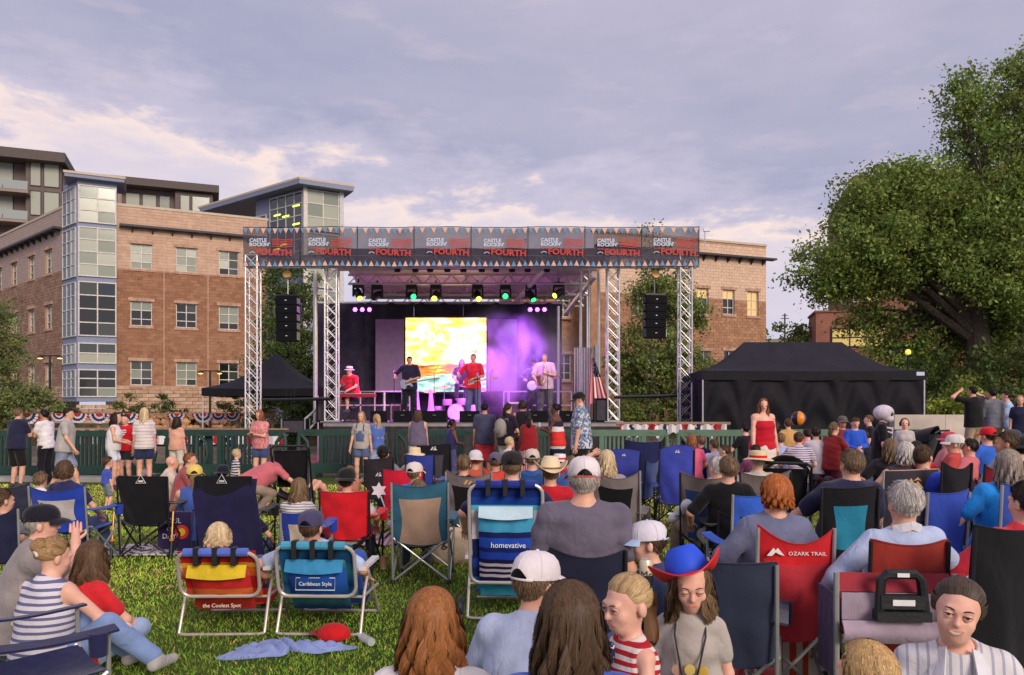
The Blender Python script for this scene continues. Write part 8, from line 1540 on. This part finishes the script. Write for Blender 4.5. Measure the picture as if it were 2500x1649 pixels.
# ---------------- foreground
J1 = sit('woman with long auburn hair and white star print shirt in the foreground', 1052, 1452, 2.75, -4, 'kneel', 0., hmax=1.75, top=C(222, 216, 214), topk='loose', bot=DENIM, hair=('long', (.30, .115, .038, 1), .22, 1.15), fem=True, hw=.016)
for q in (-1, 1): MB().sheet(lambda u, v, q=q: tuple(J1['neck'] + J1['up'] * (.0 - .0 * u) + _v(q * (.10 + .05 * v - .01 * u), -.105 - .015 * v - .04 * u, .0 - .02 * v - .28 * u)), 10, 4, .004).build('star_strap', blotch('star_strap_print', [(0, C(56, 58, 86)), (.6, C(214, 210, 216))], 28), J1['root'])
MB().tube([tuple(headpt(J1, .096, .02 + .05 * math.cos(a), .055 + .03 * math.sin(a))) for a in np.linspace(0, 6.28, 12)], .006, 6, True).build('sunglasses', BLACKP, J1['root']); MB().lathe([(.032, -.004), (.034, 0), (.032, .004)], 14, tuple(headpt(J1, .100, .03, .05)), Matrix.Rotation(R(80), 3, 'Y')).build('sunglasses', BLACKP, J1['root'])
J2 = sit('man in white cap and light blue t-shirt in the foreground', 1300, 1370, 3.35, -18, 'kneel', 0., hmax=1.8, top=C(176, 186, 214), topk='loose', bot=KHA, hair=('short', LBR), hat=('cap', C(226, 216, 218)), bulk=1.12, head=(-25, 6, 0))
J3 = sit('woman with long dark brown hair in the near foreground', 1392, 1440, 2.35, -6, 'kneel', 0., hmax=1.8, top=C(70, 96, 190), bot=DENIM, hair=('long', (.085, .050, .028, 1), .26, 1.25), fem=True, hw=.014)
J4 = stand('small blonde girl in red and white striped top turned left', 1548, 1412, 2.85, 112, top=stripes(C(184, 40, 50), C(230, 216, 212), .032, .5, 2, .01), topk='tank', bot=C(40, 44, 80), botk='skirt', hair=('pony', BLD, .20), fem=True, skin='pink', face=dict(smile=0, gz=-.2, brow=(.2, .13, .07, 1)), pose=P_(hands=((.10, .22, -.30), (-.10, .26, -.34)), elbow=((-1, -.3, -1), (1, -.3, -1))), vox=.006, head=(8, 8, 0))
V_ = Vol(); 
for i in range(9): V_.ell(J4['pel'] + J4['up'] * .27 + _v(-.05 + .025 * (i % 4), .118 + .01 * (i % 2), .02 * (i // 3)), (.022, .014, .02), None, .01)
vol_obj('bow', V_, .006, blotch('navy_star_cloth', [(0, C(36, 40, 72)), (.62, C(200, 200, 214))], 60), J4['root'])
J5 = stand('girl in blue and red cowboy hat looking down', 1688, 1366, 3.15, 164, top=C(184, 174, 166), topk='tee', bot=C(90, 90, 110), hair=('long', LBR, .20), fem=True, skin='pink', face=dict(smile=0, down=1, brow=(.12, .07, .04, 1)), pose=P_(hands=((-.05, .10, -.52), (.07, .12, -.50))), hat=('cowboy', M('blue_felt', C(34, 80, 214), .6, 0, .05), M('red_felt', C(220, 40, 36), .6, 0, .05), 0, -32, 14, 1.0), vox=.006, head=(6, 14, 3))
for q in (-1, 1): MB().tube([tuple(J5['neck'] + _v(q * .055, .02, .02)), tuple(J5['neck'] + _v(q * .06, .085, -.06)), tuple(J5['neck'] + _v(q * .03, .125, -.20)), tuple(J5['neck'] + _v(.0, .13, -.30))], .004, 5).build('lanyard', BLACKP, J5['root'])
MB().tube([tuple(J5['neck'] + _v(0, .135, -.30)), tuple(J5['neck'] + _v(.0, .14, -.38))], .012, 8).build('whistle', M('yellow_plastic', C(230, 220, 50), .4), J5['root'])
for (dx, dz, c_) in ((-.05, -.19, C(214, 176, 70)), (0, -.185, C(226, 200, 110)), (.05, -.19, C(190, 150, 130)), (-.045, -.235, C(150, 40, 50)), (.01, -.24, C(214, 190, 60)), (.055, -.235, C(90, 100, 130))): MB().lathe([(.001, .004), (.020, .003), (.022, -.004)], 12, tuple(J5['neck'] + _v(dx, .117 - 1.2 * dx * dx, dz)), Matrix.Rotation(R(-82), 3, 'X')).build('shirt_print', M('shirt_ink', c_, .8), J5['root'])
sit('boy in white and blue trucker cap and navy shirt', 1622, 1299, 4.5, 75, 'chairf', .1, hmin=1.25, hmax=1.4, top=C(50, 62, 96), bot=DENIM, hair=('short', BRN), hat=('trucker', C(222, 216, 226), C(180, 204, 232)), skin='pink', head=(5, 5, 0), face=dict(smile=0))
t = thing('stool', 'low folding stool under the boy in the trucker cap', 'stool', (gx(1622, 4.5), 4.6, 0)); MB().b2((-.16, -.16, .30), (.16, .16, .33)).build('seat', cloth(C(40, 44, 70)), t, smooth=False)
for q in (-1, 1):
    for e in (-1, 1): MB().tube([(q * .14, e * .14, .30), (-q * .14, e * .14, .01)], .01, 6).build('leg', TUBE_S, t)
D = 3.9; t = thing('drink_can', 'pale beer can in a holder beside the girl in the cowboy hat', 'can', (gx(1577, D), D, gz(1425, D))); MB().lathe([(.028, 0), (.033, .008), (.033, .11), (.027, .122)], 18).build('body', M('can_cream', C(222, 206, 176), .35, .3, .05), t); link('lettering', text_mesh('lettering', 'Mo', .05, M('can_ink', C(30, 28, 40), .5), .001), t, (0, -.0345, .05)); MB().lathe([(.02, .1225), (.026, .1235)], 16).build('lid', ALU, t)
t2 = thing('drink_stand', 'slim stake drink holder in the grass beside the girl', 'holder', (gx(1577, D), D, 0)); zc_ = gz(1425, D); MB().lathe([(.036, zc_ - .004), (.040, zc_ + .045), (.037, zc_ + .045), (.034, zc_ - .002)], 16).build('cup', BLACKP, t2); MB().tube([(0, 0, 0), (0, 0, zc_ - .004)], .008, 6).build('stake', TUBE_S, t2)
J7 = sit('smiling woman in white striped shirt facing the camera at lower right', 2336, 1426, 2.95, 156, 'kneel', 0., hmax=1.85, top=stripes(C(226, 222, 222), C(176, 176, 190), .035, .72, 0, .01), topk='long', bot=DENIM, hair=('pony', (.075, .052, .040, 1), .30, 1.55), fem=True, bulk=1.1, skin='pink', face=dict(smile=1, gx=.1, brow=(.03, .02, .015, 1)), vox=.0062, head=(-4, -4, -9))
for q in (-1, 1): MB().sheet(lambda u, v, q=q: tuple(J7['neck'] + _v(q * (.042 + .05 * v + .012 * u), .075 + .075 * u - .03 * v, .035 - .03 * v - .10 * u)), 6, 4, .006).build('collar', cloth(C(220, 218, 222), 'collar_cloth'), J7['root'])
stand('child with fine blonde hair at the bottom edge lower right', 2132, 1588, 2.3, 20, top=C(200, 190, 190), bot=DENIM, hair=('bob', (.50, .31, .13, 1), .12, 1.3), fem=True, skin='pink')
# left foreground group
LG = P_(pelvis=(0, -.05, .12), lean=8, feet=((.30, .45, .09), (.62, .30, .12)), hands=((.10, .34, -.30), (.16, .34, -.34)), knee=((.2, .3, 1), (.3, .3, 1)), elbow=((-1, -.4, -.6), (1, -.4, -.6)))
J9 = sit('woman in blue and white striped tank top with hair clip', 112, 1326, 4.9, -12, LG, 0., fac=.54, hmax=1.85, top=stripes(C(222, 216, 222), C(110, 108, 146), .042, .58, 2, .008), topk='tank', bot=C(124, 146, 190), hair=('bun', (.34, .20, .09, 1), .1, 1.3), fem=True, skin='pink', bulk=1.05, head=(-25, 12, 0), shoes=C(176, 170, 166))
MB().tube([tuple(headpt(J9, -.03 + .015 * i, -.125 - .006 * math.sin(i), .06 - .012 * i)) for i in range(6)], .010, 6).build('hair_clip', M('clip_shell', (.75, .65, .55, 1), .3), J9['root']); MB().tube([tuple(J9['neck'] + _v(.07, -.08, -.02)), tuple(J9['neck'] + _v(-.05, -.125, -.14)), tuple(J9['neck'] + _v(-.17, -.11, -.26))], .012, 6).build('bag_strap', cloth(C(214, 190, 166)), J9['root'])
sit('woman with long brown hair in red t-shirt on the grass', 202, 1334, 5.2, -25, 'ground', 0., hmax=1.85, top=C(206, 40, 46), bot=C(150, 170, 206), hair=('long', (.11, .062, .034, 1), .22, 1.1), fem=True, skin='pink', head=(10, 8, 0))
sit('man in black cap and grey t-shirt raising hand to his face', 66, 1250, 5.5, -62, dict(POSE['ground'], hands=((.05, .34, -.36), (-.02, .24, .10)), elbow=((-1, -.4, -.6), (.6, .6, -1))), 0., fac=.54, hmax=1.9, top=C(150, 140, 138), bot=C(70, 76, 100), hair=('short', GRY), hat=('cap', C(28, 26, 36)), skin='pink', bulk=1.15)
quad_chair('navy camp chair with grey armrest and cup holder in the left foreground', (-2.42, 3.95, 0), -48, C(36, 38, 78), w=.60, bh=.95, tube=TUBE_S, sag=.02); D = 3.6
# ---------------- small things on the lawn
D = gd(1590); t = thing('jacket', 'crumpled pale blue jacket lying on the grass', 'jacket', (gx(705, D), D, 0))
def crumple(u, v):
    a = u * 6.2832; r = v * (.20 + .10 * math.sin(a * 2 + .6) + .07 * math.sin(a * 3 + 2) + .05 * math.sin(a * 7) + .10 * max(0, math.cos(a - 2.9)) ** 3); x, y = r * math.cos(a) * 1.35, r * math.sin(a) * .8
    n = abs(math.sin(x * 19 + 3 * math.sin(y * 13))) * .5 + abs(math.sin(y * 27 + 4 * math.sin(x * 9) + 1)) * .5; return (x, y, .008 + .075 * n * (1 - v ** 3) * min(1, 4 * (1 - v) + .25))
MB().sheet(crumple, 72, 18, .006).build('cloth', cloth(C(140, 156, 206), 'jacket_cloth', .9), t, angle=1.2)
D = gd(1560); t = thing('baseball_cap', 'bright red baseball cap lying on the blue jacket', 'cap', (gx(815, D), D, .0)); V_ = Vol(); V_.ell((0, 0, .03), (.13, .10, .09)); V_.cut((0, 0, -1), (0, 0, .004)); vol_obj('crown', V_, .01, cloth(C(206, 30, 34), 'red_cap'), t); MB().sheet(lambda u, v: (-.10 - .09 * math.sin(math.pi * u) * v, -.09 + .18 * u, .03 + .02 * v), 10, 4, .005).build('brim', cloth(C(170, 28, 34), 'red_cap'), t)
D = gd(1572); t = thing('water_bottle', 'crushed clear plastic bottle lying on the grass', 'bottle', (gx(893, D), D, .035), 35); MB().lathe([(.012, -.11), (.014, -.085), (.033, -.06), (.030, -.03), (.034, 0), (.029, .03), (.034, .06), (.030, .10)], 14, rot=Matrix.Rotation(R(90), 3, 'X')).build('shell', M('clear_plastic', (.75, .78, .80, 1), .15, 0, .1, alpha=.55), t); MB().lathe([(.015, -.125), (.015, -.108)], 12, rot=Matrix.Rotation(R(90), 3, 'X')).build('lid', WHITEP, t)
D = gd(1390); t = thing('iced_drink', 'clear cup of iced coffee with yellow straw on the grass', 'cup', (gx(936, D), D, 0)); MB().lathe([(.035, 0), (.046, .14)], 16).build('cup', M('coffee_cup', C(206, 160, 120), .3, 0, .1), t); MB().tube([(0, 0, .1), (.02, 0, .24)], .006, 6).build('straw', M('yellow_plastic', C(230, 190, 60), .4), t)
D = gd(1375); t = thing('paper_bag', 'cream canvas tote bag behind the teal chair', 'bag', (gx(1105, D), D, 0)); V_ = Vol(); V_.ell((0, 0, .22), (.24, .10, .24)); V_.cone((-.12, 0, .1), (.12, 0, .1), .14, .14, .05, (_v(0, 1, 0), .7)); V_.cut((0, 0, -1), (0, 0, 0)); V_.cut((0, 0, 1), (0, 0, .40)); vol_obj('bag', V_, .015, cloth(C(214, 190, 160)), t); link('lettering', text_mesh('lettering', 'g', .16, M('tote_ink', C(40, 34, 36), .8), .001), t, (-.08, -.118, .26)); MB().tube([(-.1, 0, .38), (-.07, -.02, .52), (.07, -.02, .52), (.1, 0, .38)], .01, 6).build('handle', cloth(C(200, 176, 148)), t)
D = 9.4; t = thing('tote_bag', 'dark tote bag with sun design between the two black chairs', 'bag', (gx(430, D), D, 0)); MB().b2((-.20, -.05, 0), (.20, .05, .50)).build('bag', cloth(C(52, 40, 84)), t, smooth=False); MB().lathe([(.001, .0), (.085, .001), (.085, -.006)], 18, (.09, -.052, .26), Matrix.Rotation(R(90), 3, 'X')).build('sun_design', M('sun_ink', C(222, 60, 50), .8), t); MB().lathe([(.001, .0), (.045, .001), (.045, -.006)], 18, (.09, -.058, .26), Matrix.Rotation(R(90), 3, 'X')).build('sun_design', M('sun_ink2', C(240, 200, 60), .8), t); link('lettering', text_mesh('lettering', '& SOUL\nof\nDAY', .085, M('tote_ink2', C(220, 214, 220), .8), .001, line=1.1), t, (-.06, -.053, .30)); MB().tube([(-.1, 0, .5), (-.07, 0, .62), (.07, 0, .62), (.1, 0, .5)], .01, 6).build('handle', cloth(C(52, 40, 84)), t)
D = gd(1350); t = thing('picnic_blanket', 'black and white patterned blanket on the grass between black chairs', 'blanket', (gx(430, D), D, .02)); MB().sheet(lambda u, v: (-.75 + 1.5 * u, -.35 + .7 * v, .02 + .015 * math.sin(u * 17 + v * 6) * math.sin(v * 9)), 24, 12, .012).build('cloth', blotch('blanket_print', [(0, C(214, 206, 210)), (.5, C(60, 54, 66))], 14), t)
D = gd(1330); t = thing('picnic_blanket', 'pink and grey plaid blanket on the grass by the teal chair', 'blanket', (gx(930, D), D + .2, .02)); MB().sheet(lambda u, v: (-.35 + .7 * u, -.4 + .8 * v, .02 + .015 * math.sin(u * 17 + v * 6)), 20, 12, .012).build('cloth', stripes(C(170, 110, 126), C(200, 180, 184), .09, .5, 0, .02), t)
for i, (px, py, lab) in enumerate(((305, 1262, 'white paper scrap on the grass left of the tall black chair'), (250, 1275, 'white paper scrap on the grass beside the blue chair'), (660, 1205, 'white paper scrap on the grass before the bending woman'), (1640, 1260, 'white paper scrap on the grass below the royal blue chair'), (330, 1245, 'pale paper scrap near the toddler in blue'))):
    D = gd(py); t = thing('paper_scrap', lab, 'paper', (gx(px, D), D, .012)); MB().sheet(lambda u, v, i=i: (-.07 + .14 * u + .02 * math.sin(v * 5 + i), -.06 + .12 * v, .02 + .018 * math.sin(u * 9 + i) * math.sin(v * 7)), 8, 8, .003).build('sheet', M('paper', (.72, .72, .74, 1), .8), t)
